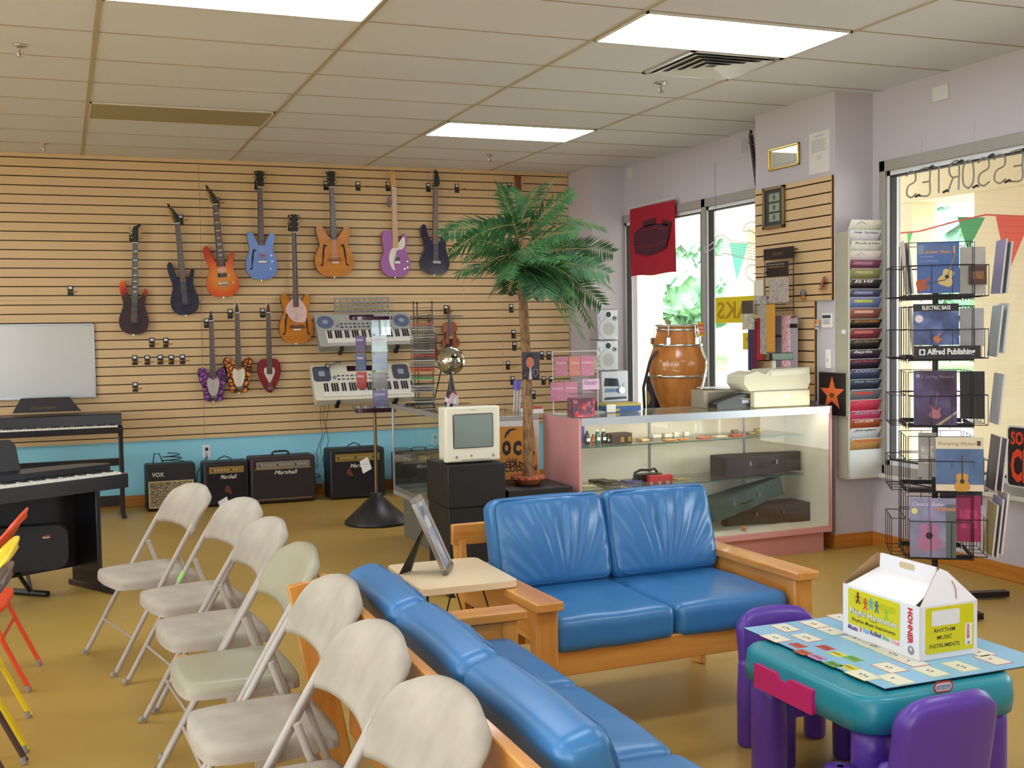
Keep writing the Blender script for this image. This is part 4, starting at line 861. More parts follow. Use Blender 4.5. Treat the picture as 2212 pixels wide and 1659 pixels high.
# game mat
q = [AZ(x, y, TZ+.004) for x, y in ((1607, 1358), (1912, 1489), (2218, 1416))]
e1, e2 = q[1]-q[0], q[2]-q[1]; LM_, WM = e1.length, e2.length
M = frame(q[0], e1, e2); 
if M.col[2].z < 0: pass
t = thing('game_mat', 'light blue music note game mat overhanging the teal play table', 'mat', M=M)
bl = mat('83b9d6', .3); MM = MB().box((0, 0, 0), (LM_, WM, .003), bl); MM.box((-.0015, -.0015, -.001), (LM_+.0015, WM+.0015, .001), BLACK); MM.build('sheet', t)
cr_ = mat('e3dfc8', .4); rd = mat('c4484a', .4); yl = mat('d8cf6a', .4); gn = mat('6cae7c', .4)
def matp(px, py):
    P = M.inverted() @ AZ(px, py, TZ+.006); return P.x, P.y
k_ = 0
for px, py, bc, tx in [(1817, 1335, rd, '♪'), (1759, 1349, rd, 'o'), (1697, 1357, rd, '♩'), (1797, 1364, gn, 'm'), (1676, 1379, rd, 'ii'), (1742, 1378, rd, 'i'), (1852, 1381, yl, 'o'), (1888, 1397, gn, 'u'), (1928, 1413, yl, '-'), (1968, 1430, rd, '='), (1921, 1443, rd, 'i'), (1864, 1459, yl, 'o'), (1934, 1468, yl, 'm'), (2010, 1451, yl, '-'), (2075, 1440, yl, 'ss'), (2145, 1426, rd, '~'), (2112, 1409, rd, 'r')]:
    x, y = matp(px, py); c_ = MB().box((x-.048, y-.033, .003), (x+.048, y+.033, .0036), bc).box((x-.0455, y-.0305, .0036), (x+.0455, y+.0305, .004), cr_)
    for q_ in range(1+k_ % 3): c_.cyl((x-.01+.014*q_, y+.004*(q_ % 2), .004), (x-.01+.014*q_, y+.004*(q_ % 2), .0045), .0035, DARK, n=10).box((x-.0075+.014*q_, y-.012, .004), (x-.0065+.014*q_, y+.004, .0045), DARK)
    c_.build('note_card', t); k_ += 1
for px, py, bc, tx in [(1723, 1395, 'c04438', 'ABACK'), (1735, 1410, 'c8552e', 'BADGE'), (1765, 1421, 'c57fa6', 'BEAD'), (1783, 1400, 'c03c36', 'FACED'), (1809, 1414, 'd9cf30', 'CABBAGE'), (1843, 1424, '6ca73c', 'EDGED'), (1800, 1436, '5f9c38', 'ADAGE'), (1835, 1443, 'dacb2a', 'GEED')]:
    x, y = matp(px, py); MB().box((x-.028, y-.019, .003), (x+.028, y+.019, .0038), mat(bc, .4)).text(tx, x+.02, y+.006, .011, DARK, Matrix.Identity(4), w=.042, z=.0045, rot=math.pi).build('word_card', t)
x, y = matp(1905, 1400); x1_, y1_ = matp(1808, 1383)
MB().text('NOTES & RESTS', x, y, .017, mat('3c5c78', .5), Matrix.Identity(4), w=.19, z=.004, shear=.3, rot=math.pi).build('lettering', t)
# instrument carry box
zb = TZ+.0065; a, b_, c_ = [AZ(x, y, zb) for x, y in ((1836, 1366), (1987, 1431), (2111, 1412))]
e1 = (b_-a); e2 = (c_-b_); BW, BD = e1.length, e2.length; BH = AY(1987, 1312, b_.y).z-zb
rt = e1.normalized(); M = frame(b_, e2, (0, 0, 1)); bk = -rt   # local x along the short side, z out of it
M = Matrix((e2.normalized(), -rt-( -rt).dot(e2.normalized())*e2.normalized(), Vector((0, 0, 1)))).transposed().to_4x4(); M.col[1] = (M.col[1].xyz.normalized()).to_4d(); M.col[1][3] = 0; M.translation = b_
t = thing('carry_box', 'white cardboard carry box with yellow labels and a handle, on the play table', 'box', M=M)
CB = mat('e9e6e6', .55); KR = mat('b08a5c', .8); YL = mat('d8cf12', .45); th = .0025
bx = MB().box((0, 0, 0), (BD, BW, .004), CB).box((0, 0, 0), (BD, th, BH), CB).box((0, BW-th, 0), (BD, BW, BH), CB).box((0, 0, 0), (th, BW, BH), CB).box((BD-th, 0, 0), (BD, BW, BH), CB)
bx.build('carton', t, bevel=.001)
rh = .085; mid = BD/2
gb = MB()
for (x_a, x_b) in ((0, mid-.003), (BD, mid+.003)):
    d_ = Vector((x_b-x_a, 0, rh)); 
    pts = [(x_a, 0.02, BH), (x_a, BW-.02, BH), (x_b, BW-.045, BH+rh*.62), (x_b, .045, BH+rh*.62)]
    gb.quad(pts, CB).quad([(p[0], p[1], p[2]-.002) for p in reversed(pts)], KR)
gb.build('roof_panel', t)
hb = MB(); z1 = BH+rh*.6; 
for x in (mid-.003, mid+.001): hb.prism([(.05, z1), (BW-.05, z1), (BW-.055, z1+.05), (.055, z1+.05)], x, x+.002, CB, Matrix(((0, 0, 1, 0), (1, 0, 0, 0), (0, 1, 0, 0), (0, 0, 0, 1))))
hb.build('handle', t); MB().prism(rrect(.07, .02, .008, 4, BW/2, z1+.03), mid-.0045, mid-.0035, mat('c9b48c', .8), Matrix(((0, 0, 1, 0), (1, 0, 0, 0), (0, 1, 0, 0), (0, 0, 0, 1)))).build('hand_slot', t)
for y, sg in ((0, 1), (BW, -1)):
    g_ = MB(); pts = [(0, y, BH), (BD, y, BH), (BD/2+.025, y+sg*.035, BH+rh*1.05), (BD/2, y+sg*.04, BH+rh*1.18), (BD/2-.02, y+sg*.035, BH+rh*1.05)]
    g_.quad(pts, CB).quad([(p[0], p[1]+sg*.002, p[2]) for p in reversed(pts)], KR)
    g_.tube([(BD*.62, y+sg*.018, BH+rh*.75), (BD*.66, y+sg*.012, BH+rh*.5), (BD*.64, y+sg*.003, BH+rh*.12)], .0015, mat('9a7a50', .8), 5); g_.build('gable_flap', t)
# long printed face looks along local -x ; end face along local -y
FL = frame((-.0005, BW, 0), (0, -1, 0), (0, 0, 1)); FE = frame((0, -.0005, 0), (1, 0, 0), (0, 0, 1))
l = MB(); pw = BW*.68; l.prism(rrect(pw, BH*.70, .008, 4, BW*.08+pw/2, BH*.60), 0, .0006, YL, FL)
x0 = BW*.08
for k in range(5): l.prism([(x0+.03, BH*(.72+.025*k)), (x0+pw-.02, BH*(.72+.025*k)), (x0+pw-.02, BH*(.72+.025*k)+.0008), (x0+.03, BH*(.72+.025*k)+.0008)], .0006, .001, mat('7a7420', .5), FL)
for k, (cc, fx, fz) in enumerate((('6a2430', .20, .80), ('d4502c', .35, .73), ('4cb4d8', .46, .77), ('3f6e8c', .57, .745), ('8cc840', .75, .66))):
    m_ = mat(cc, .45); X, Z = x0+pw*fx, BH*fz; s = BH*.075
    l.prism([(X+p[0], Z+s*1.15+p[1]) for p in circ(s*.42, 14)], .001, .0016, m_, FL)
    for pts in ([(-.8, .55), (.8, .6), (.8, .25), (-.8, .2)], [(-.28, .7), (.28, .7), (.25, -.5), (-.25, -.5)], [(-.25, -.3), (.1, -.45), (-.5, -1.6), (-.85, -1.45)], [(-.1, -.45), (.25, -.3), (.95, -1.3), (.6, -1.5)]):
        l.prism([(X+a_*s, Z+b2*s) for a_, b2 in pts], .001, .0016, m_, FL)
l.text('Playful Harmonies', x0+.012, BH*.47, .018, mat('6e6a10', .5), FL, w=pw-.022, z=.001, bold=.05).text('Playful Harmonies', x0+.011, BH*.473, .018, WHITE, FL, w=pw-.022, z=.0016, bold=.02)
l.text('by HOHNER', x0+pw*.42, BH*.425, .005, DARK, FL, z=.001).text('Rhythm Music Instruments', x0+.02, BH*.33, .011, DARK, FL, w=pw-.04, z=.001, bold=.02)
for s_, X, W2_, cc in (('Music', 0, .2, '5a3a86'), ('&', .24, .035, 'c83848'), ('Fun', .31, .11, '4aa8e0'), ('Rolled', .44, .21, '4a3a78'), ('Into', .68, .13, '64b06a'), ('One!', .84, .16, 'f09aa0')): l.text(s_, x0+pw*X, BH*(.15+.03*math.sin(X*3.2)), .014, mat(cc, .5), FL, w=pw*W2_, z=.001, bold=.03)
RD = mat('c8202c', .45)
l.text('HOHNER', BW*.86, BH*.93, .02, RD, FL, w=BH*.66, z=.001, bold=.04, rot=-math.pi/2)
l.prism(circ(.014, 20, BW*.895, BH*.16), 0, .0006, mat('8c9098', .5), FL).prism(circ(.005, 10, BW*.895, BH*.18), .0006, .001, WHITE, FL)
l.build('printed_side', t)
e = MB().prism(rrect(BD*.84, BH*.84, .006, 3, BD*.51, BH*.54), 0, .0006, YL, FE).prism(rrect(BD*.48, BH*.28, .006, 3, BD*.44, BH*.76), .0006, .001, WHITE, FE)
for s_, z, w2 in (('RHYTHM', .50, .36), ('MUSIC', .37, .26), ('INSTRUMENTS', .22, .52)): e.text(s_, BD*.42-BD*w2/2, BH*z, .012, DARK, FE, w=BD*w2, z=.001, bold=.01)
e.prism([(BD*.78, BH*.2), (BD*.9, BH*.2), (BD*.9, BH*.60), (BD*.78, BH*.60)], .0006, .001, WHITE, FE).text('HOHNER', BD*.805, BH*.58, .010, RD, FE, w=BH*.27, z=.0015, rot=-math.pi/2, bold=.03).prism(circ(.005, 12, BD*.84, BH*.24), .001, .0014, mat('8c9098', .5), FE)
e.build('printed_end', t)
def kids_chair(lb, loc, rz):
    """chunky moulded chair facing local -y"""
    t = thing('kids_chair', lb, 'chair', loc, rz, 'purple plastic children chairs')
    for sx in (-1, 1):
        MB().lathe([(.01, 0), (.036, 0), (.043, .01), (.045, .2), (.043, .262), (.01, .265)], PUR, 18, Matrix.Translation((sx*.125, -.13, 0))).build('leg', t)
        MB().lathe([(.01, 0), (.034, 0), (.041, .01), (.043, .2), (.038, .33), (.03, .345), (.01, .35)], PUR, 18, Matrix.Translation((sx*.14, .09, 0)) @ Matrix.Scale(1.0, 4)).build('leg', t)
    MB().prism(rrect(.31, .30, .05, 5, 0, -.02), .20, .245, PUR).build('seat', t, bevel=.012, seg=3)
    vs = []; fs = []; nu, nv = 20, 12
    for sd_ in (0, 1):
        for j in range(nv+1):
            for i in range(nu+1):
                u = -1+2*i/nu; v = j/nv
                e_ = (1-abs(u)**10)*(1-abs(2*v-1)**10)
                top = .53-.035*abs(u)**6+.008*(1-u*u)
                z = .19+(top-.19)*v; th = (.008+.022*min(1, e_*1.5))*(1 if sd_ else -1)
                wv = .165 if v < .9 else .165-.02*((v-.9)/.1)**2
                vs.append((u*wv, .115+.05*v-.03*u*u+th, z))
    st = (nu+1)*(nv+1)
    for sd_ in (0, 1):
        for j in range(nv):
            for i in range(nu): a = sd_*st+j*(nu+1)+i; q = (a, a+1, a+nu+2, a+nu+1); fs.append(q[::-1] if sd_ else q)
    def ed(a, b2): fs.append((a, b2, b2+st, a+st))
    for i in range(nu): ed(i+1, i); ed(nv*(nu+1)+i, nv*(nu+1)+i+1)
    for j in range(nv): ed(j*(nu+1), (j+1)*(nu+1)); ed((j+1)*(nu+1)+nu, j*(nu+1)+nu)
    MB().add(vs, fs, PUR, None, True).build('backrest', t)
    return t
ka = kids_chair('purple plastic child chair behind the play table, facing the camera', (2.15, -2.195, 0), R(-4)); ka.scale = (.96, .96, .88)
kids_chair('purple plastic child chair in the near corner, its back to the camera', (1.90, -3.07, 0), R(180+2))
# ================================================================== pianos
GK = mat('17151a', .28, coat=.2)
def piano(label, corner, yaw, L, zk, kind):
    """corner: right front end of the keys on the floor plan; local x runs left to right, front towards -y"""
    t = thing('digital_piano', label, 'piano', (*corner, 0), yaw)
    if kind == 'curved':
        pts = [(-L, .0), (.03, .0), (.045, .05), (.03, .16), (-.02, .25), (-.12, .31), (-.3, .34), (-L, .34)]
        MB().prism([(x, y-.01) for x, y in pts], zk-.10, zk-.02, GK).build('key_bed', t, bevel=.015, seg=3)
        pts = [(-L, .135), (-.02, .135), (.015, .15), (.02, .19), (-.02, .27), (-.12, .32), (-.3, .35), (-L, .35)]
        MB().prism(pts, zk-.02, zk+.03, mat('1c1a20', .35), None).build('top_case', t, bevel=.012, seg=3)
    else:
        MB().box((-L, 0, zk-.07), (.03, .30, zk-.02), GK).build('key_bed', t, bevel=.006)
        MB().prism([(.12, zk-.02), (.14, zk+.08), (.3, zk+.09), (.3, zk-.02)], -L, .03, GK, Matrix(((0, 0, 1, 0), (1, 0, 0, 0), (0, 1, 0, 0), (0, 0, 0, 1)))).build('top_case', t, bevel=.006)
    k = MB(); keyset(k, L-.03 if L < 1.3 else 1.28, .125, 52, KW, KB)
    Mk = Matrix.Translation((-(L-.03 if L < 1.3 else 1.28)-.01, .13, zk-.02)); k.v = [Mk @ v for v in k.v]; k.build('keys', t)
    return t
t = piano('black digital piano with a curved end, turned towards the camera', (.10, 1.47), R(30), 1.36, .70, 'curved')
MB().box((-.12, .10, 0), (-.09, .38, .60), GK).box((-.125, -.05, 0), (-.085, .42, .035), GK).build('leg', t, bevel=.004)
MB().box((-1.3, .10, 0), (-1.27, .38, .60), GK).build('leg', t, bevel=.004)
MB().box((-1.27, .33, .12), (-.12, .345, .60), mat('17141a', .5)).build('back_panel', t)
M_ = Matrix.Translation((-.72, .33, .70)) @ Matrix.Rotation(R(72), 4, 'X')
MB().prism([(p[0], p[1]+.1) for p in rrect(.55, .22, .05, 4)], 0, .012, mat('201c20', .5), M_).build('music_rest', t, bevel=.003)
MB().text('YAMAHA', -.78, .17, .014, CHROME, Matrix.Translation((0, 0, .731)), w=.07).build('maker_badge', t)
t = piano('black upright style digital piano on a slim stand against the wall', (.20, 4.17), R(2), 1.38, .765, 'box')
for x in (.0, -1.33): MB().box((x-.0, .10, 0), (x+.035, .17, .70), GK).box((x-.0, -.0, 0), (x+.035, .27, .03), GK).build('leg', t, bevel=.004)
MB().box((-1.33, .18, .08), (0, .20, .17), GK).build('pedal_board', t); MB().box((-1.33, .14, .42), (0, .16, .48), GK).build('brace', t)
A, B = AY(20, 880, 4.45), AY(170, 880, 4.45); C_, D_ = AY(45, 858, 4.45), AY(150, 857, 4.45); zt = C_.z-.01
Mi = t.matrix_basis.inverted()
l = [(A.x+.02, A.z-.05), (B.x+.02, A.z-.05), (D_.x+.035, zt-.05), (D_.x, zt), (C_.x, zt), (C_.x-.03, zt-.05)]
MB().prism([(x, z) for x, z in l], 0, .014, mat('241a1c', .5), Mi @ frame((0, 4.46, 0), (1, 0, 0), (0, .0, 1))).text('Grand Voice', (A.x+B.x)/2-.10, zt-.09, .018, mat('7c6a30', .4), Mi @ frame((0, 4.46, 0), (1, 0, 0), (0, .0, 1)), w=.19, shear=.4, z=.016).build('music_rest', t)
# padded bag under the piano with a small stand in front
A, B = AY(48, 1240, 1.42), AY(150, 1130, 1.42)
t = world_thing('gig_bag', 'black padded case with a small red and white badge under the curved piano', 'bag', (A.x, 1.42, 0))
MB().prism([(x+(A.x+B.x)/2-.09, z+(A.z+B.z)/2+.015) for x, z in rrect(B.x-A.x+.16, B.z-A.z-.02, .07, 6)], -.09, 0, mat('151317', .7, bump=.3, bs=80), frame((0, 1.36, 0), (1, 0, 0), (0, 0, 1))).build('case', t, bevel=.012, seg=3)
P = AY(100, 1160, 1.36); MB().box(P+Vector((-.02, -.003, -.008)), P+Vector((.02, 0, .004)), CHROME).box(P+Vector((-.006, -.004, 0)), P+Vector((.022, -.001, .01)), mat('b02030', .4)).build('badge', t, bevel=.002)
P = AZ(104, 1283, .02); Q_ = AZ(30, 1277, .02); R_ = AZ(60, 1245, .02)
t = world_thing('floor_stand', 'low black metal stand with splayed feet beneath the padded case', 'stand', (Q_.x, Q_.y, 0))
MB().cyl(Q_, P, .018, BLACK, n=10).build('foot', t); MB().cyl(R_, (Q_+P)/2, .012, BLACK, n=10).build('foot', t)
MB().cyl(((Q_+P)/2), ((Q_+P)/2)+Vector((-.06, -.08, .13)), .012, BLACK, n=10).build('post', t)
# ================================================================== disc spinner on its cone base
cx, cy = 2.02, 3.06
t = thing('disc_spinner', 'rotating compact disc display on a pole with a black cone base', 'display stand', (cx, cy, 0), R(-8))
MB().lathe([(.01, .002), (.245, .002), (.252, .01), (.248, .022), (.06, .20), (.045, .205), (.045, .235), (.01, .235)], mat('1e1c1e', .4, bump=.1, bs=60), 40).build('cone_base', t)
zt_ = AY(806, 885, cy).z; z1 = AY(806, 690, cy).z
MB().cyl((0, 0, .23), (0, 0, zt_), .013, mat('7c6a48', .3, .8)).build('pole', t)
MB().prism(rrect(.32, .32, .05, 4), zt_-.012, zt_+.022, mat('2c1020', .15, coat=.5)).build('tray', t, bevel=.006)
MB().prism(rrect(.30, .30, .05, 4), z1-.005, z1+.022, mat('3c1028', .15, coat=.5)).build('top_tray', t, bevel=.006)
MB().box((-.012, -.012, zt_), (.012, .012, z1), DARK).build('inner_post', t)
th_ = (z1-zt_)/5
g = 'compact discs in the spinner'
spin = t
lab = {(0, 4): 'disc with a pale blue and white sleeve in the spinner, top pocket', (0, 3): 'clear disc case with plain pale backing in the spinner', (1, 3): 'disc with a purple and pink sleeve in the spinner', (1, 2): 'disc with a dark blue swirl sleeve in the spinner', (1, 1): 'disc with a bright red cover in the spinner',
       (0, 2): 'clear striped disc case in the spinner, over a greyish printed one', (0, 1): 'greyish printed disc case in the spinner', (0, 0): 'disc with a pale violet triangle sleeve in the lowest pocket of the spinner', (2, 4): 'disc with a green sleeve in the top pocket of the spinner'}
cols = {(0, 4): 'a8c0cc', (2, 4): '7cae4a', (0, 3): 'c9c9cc', (1, 3): '6a4a8c', (1, 2): '4a6490', (1, 1): 'c8382c', (0, 2): '9a9ac8', (0, 1): '9c9890', (0, 0): '8c8ab4'}
for s_ in range(4):
    for j in range(5):
        if (s_, j) not in cols and s_ in (0, 1, 2): 
            continue
        z = zt_+.03+j*th_
        a = [R(20), R(-62), R(52), R(150)][s_]; 
        off = .115
        Mx = Matrix.Rotation(a, 4, 'Z') @ Matrix.Translation((-.068, -off, z))
        if s_ < 3:
            d = thing('compact_disc', lab[(s_, j)], 'compact disc', M=Matrix.Translation((cx, cy, 0)) @ Matrix.Rotation(R(-8), 4, 'Z') @ Mx, group=g)
            cc = cols[(s_, j)]
            q = MB().box((0, 0, 0), (.124, .008, .124), mat(cc, .25, coat=.3, noise=.15, ns=25))
            q.box((.012, -.0008, .085), (.1, 0, .1), mat('c9b8d0', .4)).build('sleeve', d)
            MB().box((-.003, -.002, -.002), (.127, .010, .126), PLAST).build('case', d)
        pk = MB(); pk.box((-.008, -.006, -.012), (.132, .014, -.006), PLAST).box((-.008, -.008, -.012), (.132, -.0065, .05), PLAST)
        pk.v = [Mx @ v for v in pk.v]; pk.build('pocket', spin)
# ================================================================== glass display case with the monitor side
gx0, gx1, gy0, gy1, gz0, gz1 = 2.0, 2.52, .98, 2.50, .335, .955
t = world_thing('glass_showcase', 'glass display case with metal edges, behind the old monitor', 'display case', (gx0, gy0, 0))
MB().box((gx0+.06, gy0+.02, 0), (gx1-.02, gy1-.06, gz0-.02), mat('6e6a60', .6)).build('kick_base', t)
MB().box((gx0, gy0, gz0-.03), (gx1, gy1, gz0), mat('9b968a', .5)).build('deck', t)
e = MB()
for x, y in ((gx0, gy0), (gx0, gy1-.015), (gx1-.015, gy1-.015)): e.box((x, y, gz0), (x+.015, y+.015, gz1), ALU)
for z in (gz0, gz1-.03):
    e.box((gx0, gy0, z), (gx0+.012, gy1, z+.03), ALU).box((gx0, gy1-.012, z), (gx1, gy1, z+.03), ALU)
e.box((gx0, gy0, gz1-.03), (gx1, gy0+.012, gz1), ALU); e.build('metal_edge', t, bevel=.002)
MB().box((gx0+.012, gy0+.01, gz1-.006), (gx1, gy1-.012, gz1), GLASST).build('top_glass', t)
MB().box((gx0+.004, gy0+.01, gz0+.03), (gx0+.009, gy1-.01, gz1-.03), GLASST).build('front_glass', t)
MB().box((gx0+.01, gy1-.009, gz0+.03), (gx1-.01, gy1-.004, gz1-.03), GLASST).build('end_glass', t)
MB().box((gx0+.05, gy0+.02, .60), (gx1-.05, gy1-.02, .606), GLASST).build('glass_shelf', t)
MB().box((gx0+.02, gy0, gz0), (gx1, gy0+.016, gz1-.03), mat('d9d6cf', .4)).build('end_panel', t)
P = Vector((2.22, 2.15, .608))
t = tag(MB().lathe([(.001, 0), (.05, 0), (.07, .01), (.055, .022), (.001, .028)], mat('8c7a58', .4, .4), 16, Matrix.Translation(P) @ Matrix.Scale(1.8, 4, (0, 1, 0))).build('brass_tray'), 'small brassy dish on the shelf of the glass display case', 'dish')
t = tag(MB().box((2.1, 1.5, .337), (2.35, 1.95, .40), DARK).build('flat_case', bevel=.02), 'dark flat case lying low in the glass display case', 'case')
# disc tower
bx_ = AY(917, 790, 2.28); zT, zB = AY(917, 655, 2.28).z, gz1
x0, x1 = AY(892, 790, 2.28).x, AY(932, 790, 2.28).x; wr = mat('1c1a1a', .4)
t = world_thing('disc_tower', 'black wire tower full of compact discs on the glass display case', 'disc rack', (bx_.x, 2.28, gz1))
for k, (x, y) in enumerate(((x0, 2.24), (x1, 2.24), ((x0+x1)/2, 2.38))): MB().tube([(x, y, zB), (x, y, zT)], .004, wr, 6).ball((x, y, zT+.005), .009, wr, 8).build('upright', t)
n_ = 38
for k in range(n_):
    z = zB+.02+k*(zT-zB-.05)/(n_-1)
    MB().tube([(x0, 2.24, z), ((x0+x1)/2, 2.38, z-.004), (x1, 2.24, z)], .0016, wr, 4).build('wire_rung', t)
MB().tube([(x0-.02, 2.20, zB+.004), (x0-.02, 2.40, zB+.004), (x1+.05, 2.40, zB+.004), (x1+.08, 2.3, zB+.25), (x1, 2.26, zB+.28)], .005, wr, 6).build('base_loop', t)
dc = None; dz = (zT-zB-.05)/(n_-1); rnd = random.Random(4)
pal = ['8a8478', '9c988c', '6c685e', 'a8a49a', '5e5a54', '8c8c8a']
for k in range(n_):
    if k in (2, 3, 7, 8, 10, 11) or k > 28: 
        if k not in (29, 30, 33): continue
    z = zB+.021+k*dz; cc = {12: 'b8503c', 13: 'b8503c', 9: '4c9a5c', 30: 'b8605c', 18: 'b04a38'}.get(k, pal[rnd.randrange(6)])
    lb = {12: 'red spined disc case in the wire tower', 13: 'second red spined disc case in the wire tower, right above its twin', 9: 'green spined disc case low in the wire tower', 30: 'reddish disc case high in the wire tower', 18: 'rust spined disc case in the middle of the wire tower'}.get(k, 'disc case stacked among others in the wire tower')
    o = MB().box((x0-.004, 2.20, z), (x1+.002, 2.325, z+dz*.62), mat(cc, .35)).build('disc_case'); tag(o, lb, 'compact disc', 'compact discs in the wire tower')
# mirror ball with its cone foot and printed base
P = AY(974, 778, 2.0); Rb = .108; P = AY(974, 779, 1.75)
Rb = (AY(1003, 779, 1.75)-AY(945, 779, 1.75)).length/2
t = world_thing('mirror_ball', 'mirrored disco ball on a dark cone foot', 'mirror ball', (P.x, P.y, gz1))
mb_ = MB(); ms = mat('d8d4c8', .06, 1.); ml = mat('2a2824', .6)
mb_.ball(P, Rb*.975, ml, 24)
for i in range(1, 22):
    th = math.pi*i/22; m_n = max(4, int(44*math.sin(th)))
    for j in range(m_n):
        ph = 2*math.pi*j/m_n; c_ = Vector((math.sin(th)*math.cos(ph), math.sin(th)*math.sin(ph), math.cos(th)))
        e1 = Vector((-math.sin(ph), math.cos(ph), 0)); e2 = c_.cross(e1); h1 = Rb*math.pi/22*.46
        rj = random.Random(i*50+j); tl = e1*rj.uniform(-.03, .03)*h1+e2*rj.uniform(-.03, .03)*h1
        o = P+c_*Rb
        nrm = c_+e1*rj.uniform(-.04, .04)+e2*rj.uniform(-.04, .04); a1 = nrm.cross(e2).normalized(); a2 = a1.cross(nrm.normalized())
        mb_.quad([o-a1*h1-a2*h1, o+a1*h1-a2*h1, o+a1*h1+a2*h1, o-a1*h1+a2*h1][::-1], ms)
mb_.build('ball', t)
zc_ = AY(974, 845, 1.75).z
MB().cyl((P.x, P.y, zc_), (P.x, P.y, P.z-Rb*.95), .028, mat('2a2626', .4), .006).build('cone_foot', t)
pm = ramp_mat([(0, 'd8d0cc'), (.35, '3a3038'), (.5, 'c8a0a4'), (.7, 'e8e4e4'), (.85, '8c3a58')], .3, 'cells', (1, 1, 1), ns=28)
MB().lathe([(.001, gz1+.001), (.036, gz1+.001), (.05, gz1+.05), (.04, gz1+.1), (.03, zc_), (.001, zc_)], pm, 20, Matrix.Translation((P.x, P.y, 0))).build('printed_base', t)
# ================================================================== black plinths, monitor, percussion board, palm
t = world_thing('black_plinth', 'tall black box plinth carrying the old monitor', 'plinth', (1.91, .64, 0))
zp = AY(1010, 1002, .5).z
PB = mat('0b090a', .5)
MB().box((1.755, .46, 0), (2.085, .84, .50), PB).build('lower_box', t, bevel=.004); MB().box((1.75, .45, .502), (2.09, .85, zp), PB).build('upper_box', t, bevel=.004)
t = tag(MB().box((2.125, .50, 0), (2.53, .93, .57), PB).build('black_plinth', bevel=.004), 'low wide black box plinth carrying the palm pot', 'plinth')
X0, X1 = AY(960, 930, .5).x, AY(1083, 930, .5).x; zt = AY(1020, 878, .5).z; zb = zp+.003
t = thing('crt_monitor', 'cream tube television monitor on the tall black plinth', 'monitor', ((X0+X1)/2, .5, zb), R(2)); W_ = X1-X0-.01; H_ = zt-zb
CR = mat('d9d2bc', .45); cv = mat('cfc8b2', .5)
MB().box((-W_/2, 0, .008), (W_/2, .05, H_), CR).build('front_bezel', t, bevel=.01, seg=3)
MB().prism([(-W_/2+.01, .012), (W_/2-.01, .012), (W_/2-.01, H_-.006), (-W_/2+.01, H_-.006)], -.05, -.14, cv, frame((0, 0, 0), (1, 0, 0), (0, 0, 1))).build('housing', t, bevel=.02, seg=3)
F = frame((0, -.0005, 0), (1, 0, 0), (0, 0, 1))
MB().prism(rrect(W_*.74, H_*.61, .01, 3, 0, H_*.57), 0, .001, mat('57544c', .6), F).build('screen_surround', t)
vs = []; fs = []; n_ = 12
for j in range(n_+1):
    for i in range(n_+1):
        u, v = -1+2*i/n_, -1+2*j/n_; vs.append((u*W_*.35, -.0025-.012*(1-u*u*.5-v*v*.5)+.001, H_*.57+v*H_*.285))
for j in range(n_):
    for i in range(n_): a = j*(n_+1)+i; fs.append((a, a+1, a+n_+2, a+n_+1))
MB().add(vs, fs, mat('77857f', .12, coat=.4), None, True).build('screen', t)
MB().text('PHILIPS', -W_*.06, H_*.93, .006, DARK, F, w=W_*.12, z=.001).build('maker_badge', t)
for x, r_ in ((-W_*.31, .007), (W_*.36, .008)): MB().cyl((x, -.004, H_*.12), (x, 0, H_*.12), r_, CHROME).build('front_button', t)
MB().cyl((-W_*.04, -.004, H_*.13), (-W_*.04, 0, H_*.13), .005, mat('a82838', .3)).build('power_button', t)
k = MB()
for i in range(10): k.box((-W_*.22+i*W_*.052, -.004, H_*.055), (-W_*.18+i*W_*.052, 0, H_*.075), mat('a8a090', .5))
k.build('control_strip', t)
t = world_thing('percussion_board', 'orange board with black hand percussion lettering leaning behind the palm trunk', 'sign', (2.33, .9, .575))
yb = .95; pts = [AY(x, y, yb) for x, y in ((1078, 921), (1152, 920), (1163, 1023), (1078, 1030))]
OB = mat('cc8a34', .5); F = frame((0, yb, 0), (1, 0, 0), (0, 0, 1))
MB().prism([(pts[3].x-.08, .574), (pts[2].x, .574), (pts[1].x, pts[1].z-.01), (pts[1].x-.02, pts[1].z), (pts[0].x-.08, pts[0].z)], 0, .010, OB, F).build('board', t)
def L_(s, px, py, hpx, wpx, b=.03):
    P = AY(px, py, yb); a = AY(px+wpx, py, yb); h = (AY(px, py-hpx, yb).z-P.z); MB_.text(s, P.x, P.z, h, DARK, F, w=a.x-P.x, z=.0108, bold=b)
MB_ = MB(); L_('L', 1066, 981, 26, 14, .06); L_('O', 1083, 981, 26, 20, .08); L_('C', 1107, 981, 26, 18, .08); L_('A', 1127, 981, 26, 14, .08); L_('L', 1143, 981, 26, 10, .08); L_('HAND', 1089, 1010, 12, 62, .03); L_('PERCUSSION', 1060, 1021, 11, 98, .03); MB_.build('lettering', t)
a = AY(1092, 945, yb); o = [(0, 0), (.006, .03), (.03, .055), (.06, .06), (.09, .052), (.06, .048), (.035, .04), (.03, .02), (.02, .028), (.012, .005)]
m_ = MB().prism([(a.x-.012+x, a.z-.005+y) for x, y in o], .0102, .0112, DARK, F)
for i in range(6): x = a.x-.0+.012*i; z = AY(1092, 1000, yb).z; m_.prism([(x, z), (x+.01, z), (x+.004, z+.03+.01*(i % 2))], .0102, .0112, DARK, F)
m_.build('flame_marks', t)
pcx, pcy = AY(1140, 1030, .70).x, .70
t = thing('palm_tree', 'artificial palm with a speckled trunk in a terracotta dish on the low plinth', 'palm', (pcx, pcy, .573))
n_ = 26; ol = []
for k in range(n_*2): a = math.pi*k/n_; r = .098+(.006 if k % 4 < 2 else -.003); ol.append((r*math.cos(a), r*math.sin(a)))
TC = mat('b5603a', .6)
